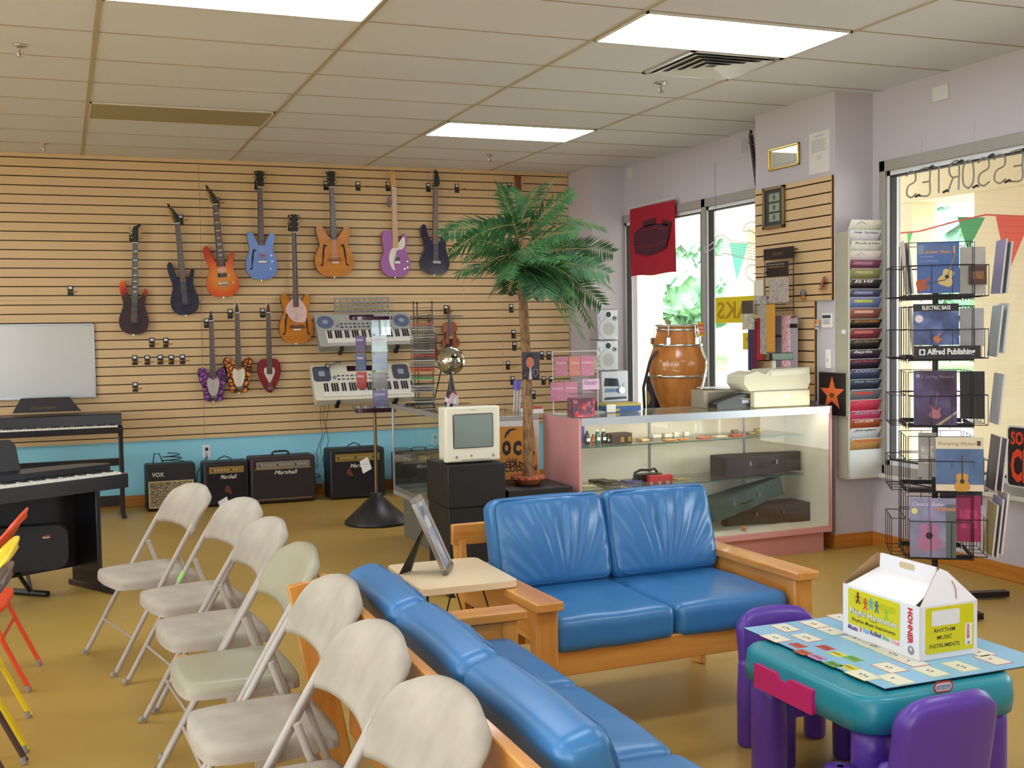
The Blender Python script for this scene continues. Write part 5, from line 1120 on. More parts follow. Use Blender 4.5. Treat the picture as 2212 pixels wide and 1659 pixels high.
MB().lathe([(.001, .0), (.07, .0), (.085, .03), (.10, .045), (.10, .05), (.088, .048), (.07, .035), (.001, .03)], TC, 30).prism(ol, .034, .046, TC).build('dish', t)
tp = AY(1133, 560, pcy).z-.573; TR = ramp_mat([(.3, '4c3424'), (.45, '7c5c3c'), (.6, '93714a'), (.75, 'a8875c')], .75, 'noise', (1, 1, .6), ns=22, distort=1)
pts = [Vector((.012*math.sin(z*3)-.012*z, 0, z)) for z in [tp*k/20 for k in range(21)]]
MB().tube([Vector((0, 0, .03))]+pts[1:]+[Vector((-.05, 0, tp+.22))], [.031-.006*k/22+(.0015 if k % 2 else 0) for k in range(21)]+[.012], TR, 14).build('trunk', t)
LF = [ramp_mat([(.3, '1d4a2a'), (.55, '2c6234'), (.75, '477c44')], .6, 'noise', (1, 1, 1), ns=9), ramp_mat([(.3, '27552e'), (.6, '3c733c'), (.8, '668f54')], .6, 'noise', (1, 1, 1), ns=9)]
C0 = Vector((pts[-1].x, 0, tp)); rnd = random.Random(11)
TIPS = [((1078, 398), -.1, .25), ((1100, 405), .2, .2), ((1198, 388), .05, .3), ((1235, 415), -.15, .3), ((1165, 400), .25, .3), ((1302, 492), -.1, .4), ((1322, 545), .1, .35), ((1312, 590), -.2, .35), ((1298, 655), -.1, .45), ((1262, 735), .05, .6), ((1225, 700), -.25, .55), ((1318, 620), .22, .4), ((958, 505), -.05, .3), ((975, 545), -.2, .35), ((990, 590), .1, .4), ((1062, 632), -.2, .4), ((1100, 625), .15, .45), ((1030, 590), -.3, .4), ((1180, 640), -.35, .4), ((1210, 560), -.35, .3), ((1060, 520), .3, .3), ((1275, 700), .25, .6), ((1250, 610), -.3, .45), ((1245, 500), -.25, .35), ((1090, 470), .15, .25), ((1030, 520), -.3, .35), ((1005, 560), .2, .35), ((1090, 600), -.35, .5), ((1150, 640), -.3, .6), ((1230, 640), -.2, .5), ((1285, 565), .2, .35), ((1240, 660), .1, .55), ((1200, 620), .2, .6), ((1160, 560), -.45, .4), ((1215, 440), .2, .3)]
for k, ((px, py), dy, sag) in enumerate(TIPS):
    e_ = AY(px, py, pcy+dy)-Vector((pcx, pcy, .573)); s0_ = C0+Vector((0, 0, rnd.uniform(-.04, .22)))
    if py > 560: s0_ = C0+Vector((0, 0, rnd.uniform(-.05, .06)))
    d = e_-s0_; mid_ = s0_+d*.5+Vector((0, 0, d.length*sag*.42))
    P_ = [s0_*(1-u)**2+mid_*2*u*(1-u)+e_*u*u for u in [i/16 for i in range(17)]]
    f = MB().tube(P_, [.005-.0042*i/16 for i in range(17)], mat('8a8a48', .6), 5)
    L = d.length; m2 = LF[k % 2]; N_ = int(13+L*34); tw = (rnd.uniform(.35, 1.0))*(1 if k % 2 else -1)
    for i in range(N_):
        u = .10+.9*i/(N_-1); p = s0_*(1-u)**2+mid_*2*u*(1-u)+e_*u*u; tg = ((mid_-s0_)*(1-u)+(e_-mid_)*u).normalized()
        sd = tg.cross(Vector((0, 0, 1))).normalized()
        if sd.length < .1: sd = Vector((1, 0, 0))
        sd = Matrix.Rotation(tw*min(1, abs(tg.x)*1.5), 3, tg) @ sd; nn = sd.cross(tg)
        for sg in (-1, 1):
            ln = (.125*math.sin(math.pi*min(1, .25+u*.66))+.03)*rnd.uniform(.85, 1.1); dr = (sd*sg*.85+tg*.55-nn*(-.12)+Vector((0, 0, -.10))+Vector((rnd.uniform(-.1, .1), rnd.uniform(-.1, .1), rnd.uniform(-.12, .06)))).normalized()
            wv = dr.cross(nn).normalized()*(.0075); b0 = p; b1 = p+dr*ln*.45+Vector((0, 0, -.004)); b2 = p+dr*ln+Vector((0, 0, -ln*.16))
            f.add([b0-wv*.3, b0+wv*.3, b1+wv, b2, b1-wv, b1+Vector((0, 0, .002))], [(0, 1, 2, 5), (0, 5, 4), (5, 2, 3), (5, 3, 4)], m2)
    f.build('frond', t)
P = AY(1130, 790, pcy-.035); F = frame((AY(1128, 820, pcy-.04).x, pcy-.045, AY(1128, 820, pcy-.04).z), (1, 0, 0), (0, 0, 1))
wq = AY(1165, 800, pcy-.04).x-AY(1128, 800, pcy-.04).x; hq = AY(1145, 762, pcy-.04).z-AY(1145, 821, pcy-.04).z
t = world_thing('signed_portrait', 'signed portrait card of a smiling person in a dark suit taped on the palm trunk', 'photograph', F.translation)
q = MB().prism([(0, 0), (wq, 0), (wq, hq), (0, hq)], 0, .001, mat('3a3440', .3), F)
q.prism(circ(wq*.24, 16, wq*.45, hq*.62, hq*.2), .001, .0013, mat('b56a4a', .4), F).prism(catmull([(wq*.2, hq*.66, 0), (wq*.3, hq*.88, 0), (wq*.6, hq*.9, 0), (wq*.72, hq*.66, 0), (wq*.6, hq*.78, 0), (wq*.3, hq*.78, 0)], 3) and [(p.x, p.y) for p in catmull([(wq*.2, hq*.66, 0), (wq*.3, hq*.9, 0), (wq*.6, hq*.92, 0), (wq*.72, hq*.66, 0), (wq*.6, hq*.8, 0), (wq*.3, hq*.8, 0)], 3)], .0013, .0016, mat('1c1418', .5), F)
q.prism([(wq*.3, 0), (wq*.62, 0), (wq*.52, hq*.42), (wq*.4, hq*.42)], .001, .0014, mat('c9b0b0', .4), F).prism([(0, 0), (wq*.36, 0), (wq*.42, hq*.4), (wq*.15, hq*.35), (0, hq*.25)], .0014, .0017, mat('1e1a22', .5), F).prism([(wq*.56, 0), (wq, 0), (wq, hq*.2), (wq*.8, hq*.36), (wq*.5, hq*.4)], .0014, .0017, mat('1e1a22', .5), F)
q.build('print', t)
sg = MB(); sg.tube([F @ Vector((wq*a, hq*b, .0022)) for a, b in ((.1, .12), (.22, .3), (.3, .1), (.42, .32), (.5, .12), (.62, .36), (.85, .36), (.9, .2), (.7, .1), (.62, .3))], .0008, WHITE, 4); sg.build('signature', t)
# ================================================================== pink display counter
PK1 = mat('d49490', .45); CRM = mat('e8e2d0', .5); t0 = Vector((2.60, .57, 0)); t1 = Vector((4.44, .63, 0))
LC = (t1-t0).length; ang = math.atan2(t1.y-t0.y, t1.x-t0.x); DP = .50; HC = .955
MC_ = Matrix.Translation(t0) @ Matrix.Rotation(ang, 4, 'Z')
t = thing('display_counter', 'pink laminate display counter with glass front and lit cream interior', 'display case', M=MC_)
MB().box((.03, .05, 0), (LC-.03, DP-.03, .13), PK1).build('kick_base', t)
MB().box((0, 0, .132), (LC, DP, .17), PK1).build('deck', t, bevel=.002)
MB().box((.02, .01, .1705), (LC-.02, DP-.02, .175), CRM).build('deck_liner', t)
for x0, x1, s_ in ((0, .018, 'side_panel'), (LC-.018, LC, 'side_panel')): MB().box((x0, 0, .17), (x1, DP, HC-.004), PK1).build(s_, t, bevel=.001)
MB().box((LC-.021, .01, .175), (LC-.0185, DP-.02, HC-.03), CRM).box((.0185, .01, .175), (.021, DP-.02, HC-.03), CRM).build('side_liner', t)
MB().box((.018, DP-.018, .17), (LC-.018, DP, HC-.004), CRM).build('back_panel', t)
f = MB(); f.box((.018, -.002, HC-.045), (LC-.018, .012, HC), ALU).box((.018, DP-.012, HC-.012), (LC-.018, DP, HC), ALU).box((0, 0, HC-.004), (.012, DP, HC+.001), ALU).box((LC-.012, 0, HC-.004), (LC, DP, HC+.001), ALU)
f.build('top_frame', t); MB().box((.012, .012, HC-.006), (LC-.012, DP-.012, HC), GLASST).build('top_glass', t)
MB().box((.018, .002, .176), (LC-.018, .006, HC-.045), GLASS).build('front_glass', t)
for x in (LC*.41, LC*.81): MB().box((x-.008, DP-.022, .18), (x+.008, DP-.018, HC-.02), STEEL).build('shelf_standard', t)
sh = [(.775, .02, .09), (.515, .02, .12)]
for z, y0, _ in sh:
    MB().box((.02, .07, z-.006), (LC-.17, DP-.05, z), GLASST).box((.02, .068, z-.006), (LC-.17, .07, z), mat('3c6a5c', .2)).build('glass_shelf', t)
    for x in (LC*.41, LC*.81): MB().prism([(DP-.02, z-.006), (.12, z-.006), (.12, z-.014), (DP-.02, z-.05)], x-.002, x+.002, STEEL, Matrix(((0, 0, 1, 0), (1, 0, 0, 0), (0, 1, 0, 0), (0, 0, 0, 1)))).build('shelf_bracket', t)
MB().box((.03, .014, HC-.04), (LC-.03, .034, HC-.02), mat('fff0cc', .5, emit=20)).build('light_tube', t)
def onC(px, py, z): return AZ(px, py, z)
def C_(px, py, y):      # point on the counter's own vertical plane at depth y
    a, b = MC_ @ Vector((0, y, 0)), MC_ @ Vector((1, y, 0)); n = Vector((-(b-a).y, (b-a).x, 0)); d = _ray(px, py); return CAM+d*((a-CAM).dot(n)/d.dot(n))
def bottle(px0, px1, top, c, cap, lb, y=.2, z=.775, grp='bottles on the upper counter shelf', cone=True):
    a, b = C_(px0, 960, y), C_(px1, 960, y); zt = C_(px0, top, y).z; r = (b-a).length/2; h = zt-z; P = (a+b)/2; P.z = z+.0005
    o = thing('bottle', lb, 'bottle', P, 0, grp)
    MB().lathe([(.001, 0), (r, 0), (r*1.02, .004), (r, h*.62), (r*.55, h*.8), (r*.42, h*.82)], c, 14).build('body', o)
    MB().lathe([(r*.45, h*.81), (r*.42, h*.9), (.002 if cone else r*.35, h), (.001, h)], cap, 12).build('cap', o)
    MB().box((-r*.6, -r-.001, h*.25), (r*.6, -r*.75, h*.45), TAG).build('price_label', o)
    return o
bk = mat('16181c', .3)
bottle(1263, 1274, 930, bk, bk, 'dark squat bottle first from the pink side panel')
bottle(1277, 1285, 938, mat('d05a28', .4), bk, 'short orange bottle beside the dark squat one', .26)
bottle(1286, 1296, 926, mat('1d5c54', .3), WHITE, 'teal bottle with white nozzle on the upper counter shelf')
bottle(1299, 1309, 926, bk, WHITE, 'black bottle with white nozzle on the upper counter shelf', .2)
bottle(1310, 1318, 936, bk, bk, 'thin black capped bottle next to the clasped box')
o = C_(1259, 960, .3); tag(MB().box((o.x-.012, o.y, .7755), (o.x+.012, o.y+.06, .90), mat('3c4a9c', .4)).build('blue_packet'), 'tall blue packet in the corner of the upper counter shelf', 'packet')
a, b = C_(1322, 963, .16), C_(1366, 960, .16)
t = thing('music_box', 'small dark box with two brass clasps on the upper counter shelf', 'box', (a.x, a.y, .7755), ang)
MB().box((0, 0, 0), (b.x-a.x, .09, .062), mat('32241e', .4)).build('body', t, bevel=.003)
for x in (.5, .85): MB().box(((b.x-a.x)*x-.012, -.004, .01), ((b.x-a.x)*x+.012, 0, .04), GOLD).build('clasp', t)
for px, w_, d_, h_, cc, lb, dy in [(1395, .05, .09, .012, 'd8b88c', 'clear packet with pale contents on the upper counter shelf', .2), (1420, .06, .06, .022, 'e6e0d2', 'low white box behind the packets on the upper shelf, nearest the clasped box', .34), (1445, .06, .06, .022, 'e6e0d2', 'low white box behind the packets on the upper shelf, centre of the row', .34), (1462, .035, .03, .028, 'efeade', 'little white carton on the upper counter shelf before a gap', .34), (1484, .035, .03, .028, 'efeade', 'little white carton with a dark dot on the upper counter shelf', .34),
    (1450, .07, .05, .006, 'd9963c', 'orange card packet flat on the upper counter shelf', .14), (1480, .06, .05, .006, 'd98c3c', 'second orange card packet, beside the first', .14), (1525, .08, .06, .007, 'c86a50', 'red and white packet flat on the upper shelf, nearest the cartons', .16), (1560, .08, .06, .007, 'd8cbb4', 'pale striped packet flat between red ones on the upper shelf', .16), (1595, .08, .06, .007, 'c05a48', 'red edged packet flat on the upper shelf, farthest along', .18),
    (1590, .045, .03, .02, '8c8268', 'small dark brassy mouthpiece lump at the back of the upper shelf', .36), (1640, .05, .03, .02, 'b09a60', 'brassy fitting at the back of the upper shelf', .34), (1625, .05, .03, .008, 'a89878', 'thin brassy piece lying before the fitting', .25)]:
    P = C_(px, 950, dy); tag(MB().box((P.x-w_/2, P.y, .7757), (P.x+w_/2, P.y+d_, .7757+h_), mat(cc, .4, noise=.15, ns=60)).build('accessory_packet', bevel=.002), lb, 'packet', 'small goods on the upper counter shelf')
P = C_(1408, 955, .2)
for px, pz, w_, d_, h_, cc, lb in [(1300, 1046, .11, .08, .018, '2c2a26', 'black book shaped box farthest back on the middle shelf'), (1325, 1062, .10, .10, .022, '3a3a30', 'dark string set box with small red mark on the middle shelf'), (1275, 1064, .09, .07, .006, 'd8d4b0', 'pale flat packet by the pink side on the middle shelf'), (1372, 1056, .11, .09, .016, '5a5a9c', 'blue violet string set box on the middle shelf')]:
    P = AZ(px, pz, .516); P = C_(px, pz, .20 if pz > 1050 else .32)
    o = MB().box((P.x-w_/2, P.y, .5155), (P.x+w_/2, P.y+d_, .5155+h_), mat(cc, .4)); 
    if h_ > .01: o.box((P.x-.01, P.y-.0008, .5155+h_*.3), (P.x+w_*.4, P.y, .5155+h_*.6), mat('a09ab0', .4))
    tag(o.build('string_box', bevel=.002), lb, 'box', 'boxes on the middle counter shelf')
P = C_(1405, 1040, .16); t = thing('red_box', 'bright red box with black box behind on the middle counter shelf', 'box', (P.x-.0, P.y, .5155), ang)
MB().box((0, 0, 0), (.16, .05, .045), mat('c8383c', .4)).build('carton', t, bevel=.002)
t = thing('mouthpiece_case', 'black case with a curved strap behind the red box', 'case', (P.x-.05, P.y+.06, .5155), ang)
MB().box((0, 0, 0), (.17, .07, .05), bk).build('case', t, bevel=.003); MB().tube([(-.02, .03, .01), (-.01, .03, .06), (.03, .03, .075), (.10, .03, .07), (.13, .03, .078), (.15, .03, .055)], .008, bk, 8).build('strap', t)
for px, lb in ((1407, 'small silver tin in front of the red box, nearest the violet box'), (1425, 'small silver tin in front of the red box, middle one'), (1443, 'small silver tin in front of the red box, farthest along')):
    P = C_(px, 1055, .10); tag(MB().cyl((P.x, P.y, .5155), (P.x, P.y, .532), .011, mat('b0a8a0', .3, .4)).build('tin'), lb, 'tin', 'silver tins on the middle shelf')
P = C_(1475, 1048, .2); tag(MB().box((P.x-.04, P.y, .5155), (P.x+.05, P.y+.07, .521), mat('b8a878', .5)).build('paper_packet'), 'tan paper packet flat on the middle shelf near the violin case', 'packet')
# violin cases
def vcase(lb, c0, c1, z, dep, h, col, rz=0, y=.2, flip=False, tilt=0):
    a, b = C_(c0, 1000, y), C_(c1, 1000, y); L = (b-a).length
    t = thing('violin_case', lb, 'instrument case', (a.x, a.y, z), ang+rz, 'violin cases in the display counter')
    pr = [(0, .12), (0, .88), (.06, 1), (.25, 1.0), (.36, .90), (.48, .93), (.60, .86), (.8, .70), (.97, .66), (1, .60), (1, .40), (.97, .34), (.8, .30), (.6, .14), (.48, .07), (.36, .10), (.25, 0), (.06, 0)]
    o = [(p.x*L, p.y*dep) for p in catmull([(x if not flip else 1-x, y_, 0) for x, y_ in pr], 3)]
    m_ = mat(col, .6, bump=.3, bs=90, noise=.12, ns=12)
    MB().prism(o, 0, h*.62, m_).build('body', t, bevel=.006)
    MB().prism(o, h*.63, h, m_).build('lid', t, bevel=.012, seg=3)
    MB().tube([(L*.38, .0, h*.5), (L*.40, -.012, h*.48), (L*.5, -.012, h*.48), (L*.52, 0, h*.5)], .006, DARK, 6).build('handle', t)
    for x in (.3, .62): MB().box((L*x-.008, dep*.04-.004, h*.5), (L*x+.008, dep*.04+.012, h*.72), STEEL).build('latch', t)
    if tilt: t.rotation_euler = (0, R(tilt), ang+rz)
    return t
vcase('dark brown violin case on the middle shelf of the display counter', 1568, 1745, .5155, .20, .125, '2e2422', y=.16)
vcase('brown violin case resting flat on the counter floor at its far end', 1580, 1760, .1755, .20, .125, '4a3a30', y=.20, flip=True)
vcase('green violin case leaning over the brown one in the display counter', 1540, 1712, .235, .20, .12, '3e5650', y=.13, tilt=-13)
P = C_(1607, 1138, .08); P.z = .195; tag(MB().ball(P, .018, mat('b8804c', .5), 14).build('wooden_ball'), 'small tan wooden ball on the counter floor in front of the cases', 'ball')
# ------------------------------------------------------------------ things standing on the counters
ZT = .9565
def onT(px, py): return AZ(px, py, ZT)
a, b = onT(1195, 893), C_(1300, 893, .30)
t = thing('string_card_rack', 'white wire rack hung with pink string packets on the pink counter', 'rack', (a.x, .98, ZT), ang)
WW = mat('dcdad4', .4); yr = .98; A = AY(1194, 760, yr); B = AY(1292, 758, yr); wd = B.x-A.x; ht = A.z-ZT; ox = A.x-a.x
r = MB()
for x in (ox, ox+wd): r.tube([(x, 0, 0), (x, 0, ht)], .003, WW, 6)
for z in (.004, ht*.5, ht*.66, ht): r.tube([(ox, 0, z), (ox+wd, 0, z)], .003, WW, 6)
r.tube([(ox, -.10, .003), (ox+wd, -.10, .003), (ox+wd, 0, .004)], .003, WW, 6).tube([(ox, -.10, .003), (ox, 0, .004)], .003, WW, 6)
r.build('wire_frame', t)
pkc = None
for px0, px1, py0, py1, ln, lb in [(1198, 1225, 770, 812, 'Daddario', 'pink string packet hanging highest row, end nearest the trunk'), (1229, 1252, 770, 812, 'Daddario', 'orange tinted string packet in the middle of the highest row'), (1254, 1282, 768, 812, 'Daddario', 'pink string packet hanging highest row, far end'), (1189, 1218, 825, 867, 'Daddario', 'pink string packet in the lowest row, nearest the trunk'), (1219, 1246, 824, 865, 'Daddario', 'pink string packet in the lowest row, beside the lilac card')]:
    yp = yr-.06; A, B = AY(px0, py1, yp), AY(px1, py0, yp); F = frame((A.x, yp, A.z), (1, 0, 0), (0, 0, 1)); W_, H_ = B.x-A.x, B.z-A.z
    o = thing('string_packet', lb, 'string packet', F.translation, 0, 'pink packets of guitar strings'); F = frame((0, 0, 0), (1, 0, 0), (0, 0, 1))
    MB().prism([(0, 0), (W_, 0), (W_, H_), (0, H_)], 0, .006, mat('b9748c' if 'orange' not in lb else 'c07a70', .3, coat=.2)).text("D'Addario", W_*.08, H_*.62, .012, mat('e8d4d8', .4), Matrix.Identity(4), w=W_*.84, z=.0068, shear=.3)
    q = MB().prism([(0, 0), (W_, 0), (W_, H_), (0, H_)], 0, .006, mat('b9748c' if 'orange' not in lb else 'c07a70', .3, coat=.2), F).text("D'Addario", W_*.08, H_*.62, .012, mat('ecd8dc', .4), F, w=W_*.84, z=.0068, shear=.3)
    for k in range(7): q.prism([(W_*(.2+.1*k), H_*(.32-.04*k)), (W_*(.24+.1*k), H_*(.32-.04*k)), (W_*(.24+.1*k), H_*(.36-.04*k)), (W_*(.2+.1*k), H_*(.36-.04*k))], .006, .0066, mat('5a3440', .4) if k % 2 else WHITE, F)
    q.build('card', o)
yp = yr-.06; A, B = AY(1258, 842, yp), AY(1294, 818, yp); F = frame((A.x, yp, A.z), (1, 0, 0), (0, 0, 1))
o = MB().prism([(0, 0), (B.x-A.x, 0), (B.x-A.x, B.z-A.z), (0, B.z-A.z)], 0, .004, mat('c9a8c4', .35), F).text('Fender', .01, (B.z-A.z)*.45, .03, mat('6a3a6a', .4), F, w=(B.x-A.x)*.8, z=.005, shear=.4)
tag(o.build('lilac_card'), 'lilac card with flowing script beside the lowest pink packets', 'card')
A, B = AY(1283, 800, yp), AY(1297, 768, yp); tag(MB().box((A.x, yp, A.z), (B.x, yp+.01, B.z), mat('a09c90', .3, .3, noise=.4, ns=60)).build('grey_packet'), 'grey speckled packet at the far end of the highest packet row', 'packet')
P = onT(1261, 902); A, B = AY(1238, 900, P.y), AY(1288, 850, P.y)
t = thing('pick_tub', 'clear plastic tub full of red and blue picks on the pink counter', 'tub', ((A.x+B.x)/2, P.y+.05, ZT)); W_ = B.x-A.x; H_ = B.z-ZT
MB().prism(rrect(W_, .11, .012, 4), 0, H_, PLAST).build('tub', t)
MB().prism(rrect(W_*.93, .10, .01, 4), .004, H_*.82, ramp_mat([(0, '7c3040'), (.3, 'b02c38'), (.5, '3c4a70'), (.7, '6a4a5a'), (.85, 'c06a78')], .35, 'cells', (1, 1, 1), ns=60)).build('picks', t)
MB().prism(rrect(W_*1.02, .115, .012, 4), H_, H_+.008, PLAST).build('lid', t)
for k, (px0, px1, pyt, pyb, cc, lb) in enumerate([(1308, 1372, 866, 876, '2c5a9c', 'blue edged game box under the olive book on the counter'), (1302, 1372, 859, 866, 'b0a24c', 'olive yellow book stacked above the blue edged box')]):
    yq = .98; A, B = AY(px0, pyb, yq), AY(px1, pyt, yq); z0 = ZT+.001 if k == 0 else ZT+.036
    tag(MB().box((A.x, yq-.08, z0), (B.x, yq+.09, z0+(.034 if k == 0 else .016)), mat(cc, .4)).box((A.x+.03, yq-.0808, z0+.006), (A.x+.06, yq-.08, z0+.02), mat('c8b040' if k == 0 else '9c8c3c', .4)).build('game_box' if k == 0 else 'song_book', bevel=.002), lb, 'box' if k == 0 else 'book')
P = AY(1318, 884, .9); tag(MB().box((P.x-.03, .88, ZT+.0005), (P.x+.03, .895, ZT+.05), mat('e6e2da', .5)).build('white_card_holder', bevel=.002), 'small white holder beside the tub of picks', 'holder')
P = C_(1116, 880, .5); P = Vector((AY(1116, 880, 1.3).x, 1.3, gz1+.001)); A = AY(1108, 822, 1.3)
t = world_thing('drumsticks_tube', 'upright bundle of pale drumsticks with violet tops beside the trunk', 'drumsticks', P)
for k in range(5): x = P.x-.02+.010*k; MB().cyl((x, 1.3+.008*(k % 2), P.z), (x+.008, 1.3+.008*(k % 2), A.z-.06), .005, mat('c8c0c0', .5), n=8).build('stick', t)
MB().cyl((P.x+.005, 1.304, A.z-.06), (P.x+.008, 1.304, A.z+.0), .026, mat('5a4a9c', .4), n=14).build('violet_sleeve', t)
P = AZ(1092, 884, gz1); tag(MB().box((P.x-.03, 1.06, gz1+.001), (P.x+.07, 1.2, gz1+.03), WHITE).box((P.x-.03, 1.06, gz1+.03), (P.x+.06, 1.2, gz1+.045), mat('b84a2c', .5)).build('paper_stack', bevel=.002), 'short stack of white papers with an orange book beside the monitor', 'papers')
# conga on a low stool behind the counter
yc = 1.62; zt = AY(1465, 703, yc).z; rm = (AY(1520, 790, yc)-AY(1409, 790, yc)).length/2; cxp = AY(1464, 790, yc).x; rt_ = (AY(1503, 704, yc)-AY(1428, 704, yc)).length/2
H_ = zt-AY(1465, 903, yc).z; zb = zt-H_; WC = ramp_mat([(.25, 'a4602a'), (.5, 'b87434'), (.8, 'c68444')], .2, 'noise', (18, 18, .8), ns=1.1, coat=.5)
t = thing('conga_drum', 'tall honey brown wooden conga with metal bands behind the counter', 'drum', (cxp, yc, zb))
CP = [(0, .50), (.12, .60), (.25, .76), (.4, .91), (.53, .99), (.62, 1.0), (.8, .82), (1, .67)]
def rz_(u):
    for (a_, p), (b_, q) in zip(CP[:-1], CP[1:]):
        if u <= b_: k = (u-a_)/(b_-a_); k = k*k*(3-2*k)*.35+k*.65; return rm*(p+(q-p)*k)
    return rt_
MB().lathe([(.001, 0)]+[(rz_(i/30), H_*.985*i/30) for i in range(31)]+[(.001, H_*.985)], WC, 40).build('shell', t)
for u in (.46, .79): z = H_*u; MB().lathe([(rz_(u)+.001, z-.009), (rz_(u)+.005, z-.009), (rz_(u)+.005, z+.009), (rz_(u)+.001, z+.009)], CHROME, 40).build('metal_band', t)
MB().lathe([(rt_*.99, H_*.94), (rt_+.008, H_*.94), (rt_+.010, H_*.965), (rt_+.002, H_*.965)], CHROME, 40).lathe([(rt_+.014, H_*1.0), (rt_+.022, H_*1.006), (rt_+.014, H_*1.012), (rt_+.006, H_*1.006)], CHROME, 40).build('rim', t)
MB().lathe([(.001, H_*1.004), (rt_+.012, H_*1.003), (rt_+.012, H_*.99), (rt_, H_*.985)], mat('d8ccb0', .6), 40).build('drum_head', t)
for k in range(5):
    a_ = R(90*0-90+72*k+20); x, y = (rt_+.02)*math.cos(a_), (rt_+.02)*math.sin(a_)
    MB().tube([(x, y, H_*1.0), (x*1.02, y*1.02, H_*.92), (x*1.12, y*1.12, H_*.84)], .004, CHROME, 6).box((x*1.08-.014, y*1.08-.008, H_*.80), (x*1.08+.014, y*1.08+.012, H_*.87), CHROME).build('tension_lug', t)
F = frame((rt_*.55, -rt_-.03, H_*.88), (1, .2, 0), (.12, .2, 1))
MB().prism([(0, 0), (.045, 0), (.045, .1), (0, .1)], 0, .002, mat('d8a030', .5), F).prism([(0, .02), (.045, .02), (.045, .085), (0, .085)], .002, .0025, mat('d8562c', .5), F).text('SALE', .005, .055, .014, WHITE, F, w=.035, z=.003, bold=.02).text('PRICE', .005, .03, .012, WHITE, F, w=.035, z=.003, bold=.02).build('sale_tag', t)
MB().tube([(-rm*.9, -.04, H_*.74), (-rm*1.2, -.05, H_*.62), (-rm*1.45, -.05, H_*.35), (-rm*1.42, -.05, H_*.1), (-rm*1.0, -.04, -.02)], .018, BLACK, 8, flat=.3).build('strap', t)
t = thing('stool', 'low dark stool hidden behind the counter under the conga', 'stool', (cxp, yc, 0))
MB().cyl((0, 0, zb-.032), (0, 0, zb-.001), .17, mat('4a3020', .5), n=28).build('seat', t)
for k in range(4): a_ = R(45+90*k); MB().cyl((.15*math.cos(a_), .15*math.sin(a_), .001), (.10*math.cos(a_), .10*math.sin(a_), zb-.033), .014, mat('4a3020', .5)).build('leg', t)
a, b = AY(1408, 880, 1.95), AY(1445, 800, 1.95)
t = world_thing('patterned_gig_bag', 'dark patterned bag with red flower standing behind the conga', 'bag', (a.x, 1.95, 0))
MB().box((a.x, 1.93, .002), (b.x, 2.05, AY(1420, 812, 1.95).z), ramp_mat([(0, '241a20'), (.5, '241a20'), (.62, 'a02838'), (.72, '241a20'), (.85, '8c7a3c')], .6, 'cells', (1, 1, 1), ns=14)).build('body', t, bevel=.02)
# stereo on its cabinet
ys = 3.75; A, B = AY(1300, 870, ys), AY(1357, 800, ys); zr = A.z
t = tag(MB().box((A.x-.03, ys-.02, 0), (B.x+.05, ys+.3, zr-.002), mat('3a342e', .6)).build('stereo_cabinet', bevel=.004), 'dark low cabinet under the silver stereo, mostly hidden by the counter', 'cabinet')
SV = mat('b4b3b6', .3, .4); SL = mat('c9c8c9', .35, .1)
W_ = B.x-A.x; H_ = B.z-A.z
t = thing('stereo_receiver', 'silver compact stereo with dark display and round volume knob', 'stereo', (A.x, ys, zr)); F = frame((0, 0, 0), (1, 0, 0), (0, 0, 1))
MB().box((0, 0, 0), (W_, .26, H_), SV).build('cabinet', t, bevel=.008)
MB().prism([(W_*.08, H_*.52), (W_*.66, H_*.5), (W_*.6, H_*.75), (W_*.12, H_*.78)], 0, .003, mat('1a2026', .15), F).build('display', t)
MB().cyl((W_*.72, -.022, H_*.38), (W_*.72, 0, H_*.38), W_*.11, CHROME, n=24).build('volume_knob', t)
MB().cyl((W_*.85, -.008, H_*.55), (W_*.85, 0, H_*.55), W_*.06, SL, n=20).build('dial', t)
k = MB(); 
for i in range(6): k.prism([(W_*(.12+.08*i), H_*.32), (W_*(.17+.08*i), H_*.32), (W_*(.19+.08*i), H_*.44), (W_*(.14+.08*i), H_*.44)], 0, .004, mat('5c7ab0', .3), F)
k.prism([(W_*.08, H_*.08), (W_*.94, H_*.1), (W_*.9, H_*.18), (W_*.12, H_*.16)], 0, .003, mat('2a3036', .2), F); k.build('button_row', t)
def speaker(lb, z0, px0, px1, pyt, pyb):
    A, B = AY(px0, pyb, ys+.02), AY(px1, pyt, ys+.02); W_ = B.x-A.x; H_ = B.z-A.z
    t = thing('loudspeaker', lb, 'speaker', (A.x, ys+.02, z0), 0, 'silver stereo loudspeakers stacked in the corner')
    MB().box((0, 0, 0), (W_, .2, H_), SV).build('cabinet', t, bevel=.01)
    F = frame((0, 0, 0), (1, 0, 0), (0, 0, 1))
    def ringc(n, cx, cz, r, inner, mi, outm):
        MB().prism(circ(r, 28, cx*W_, cz*H_), 0, .007, outm, F).prism(circ(r*.82, 28, cx*W_, cz*H_), .007, .009, SL, F).prism(circ(r*inner, 24, cx*W_, cz*H_), .009, .0105, mi, F).build(n, t)
    ringc('woofer', .5, .36, W_*.45, .62, mat('b5b5b2', .5), SL); ringc('midrange', .5, .82, W_*.17, .78, mat('2c2e32', .4), CHROME); ringc('tweeter', .16, .70, W_*.10, .5, SL, SV); ringc('tweeter', .84, .70, W_*.10, .5, DARK, DARK)
    return H_
h1 = speaker('silver loudspeaker directly on the stereo receiver', zr+H_+.001, 1291, 1335, 732, 799)
speaker('silver loudspeaker on top of the other, just beside the window', zr+H_+.002+h1, 1292, 1335, 662, 730)
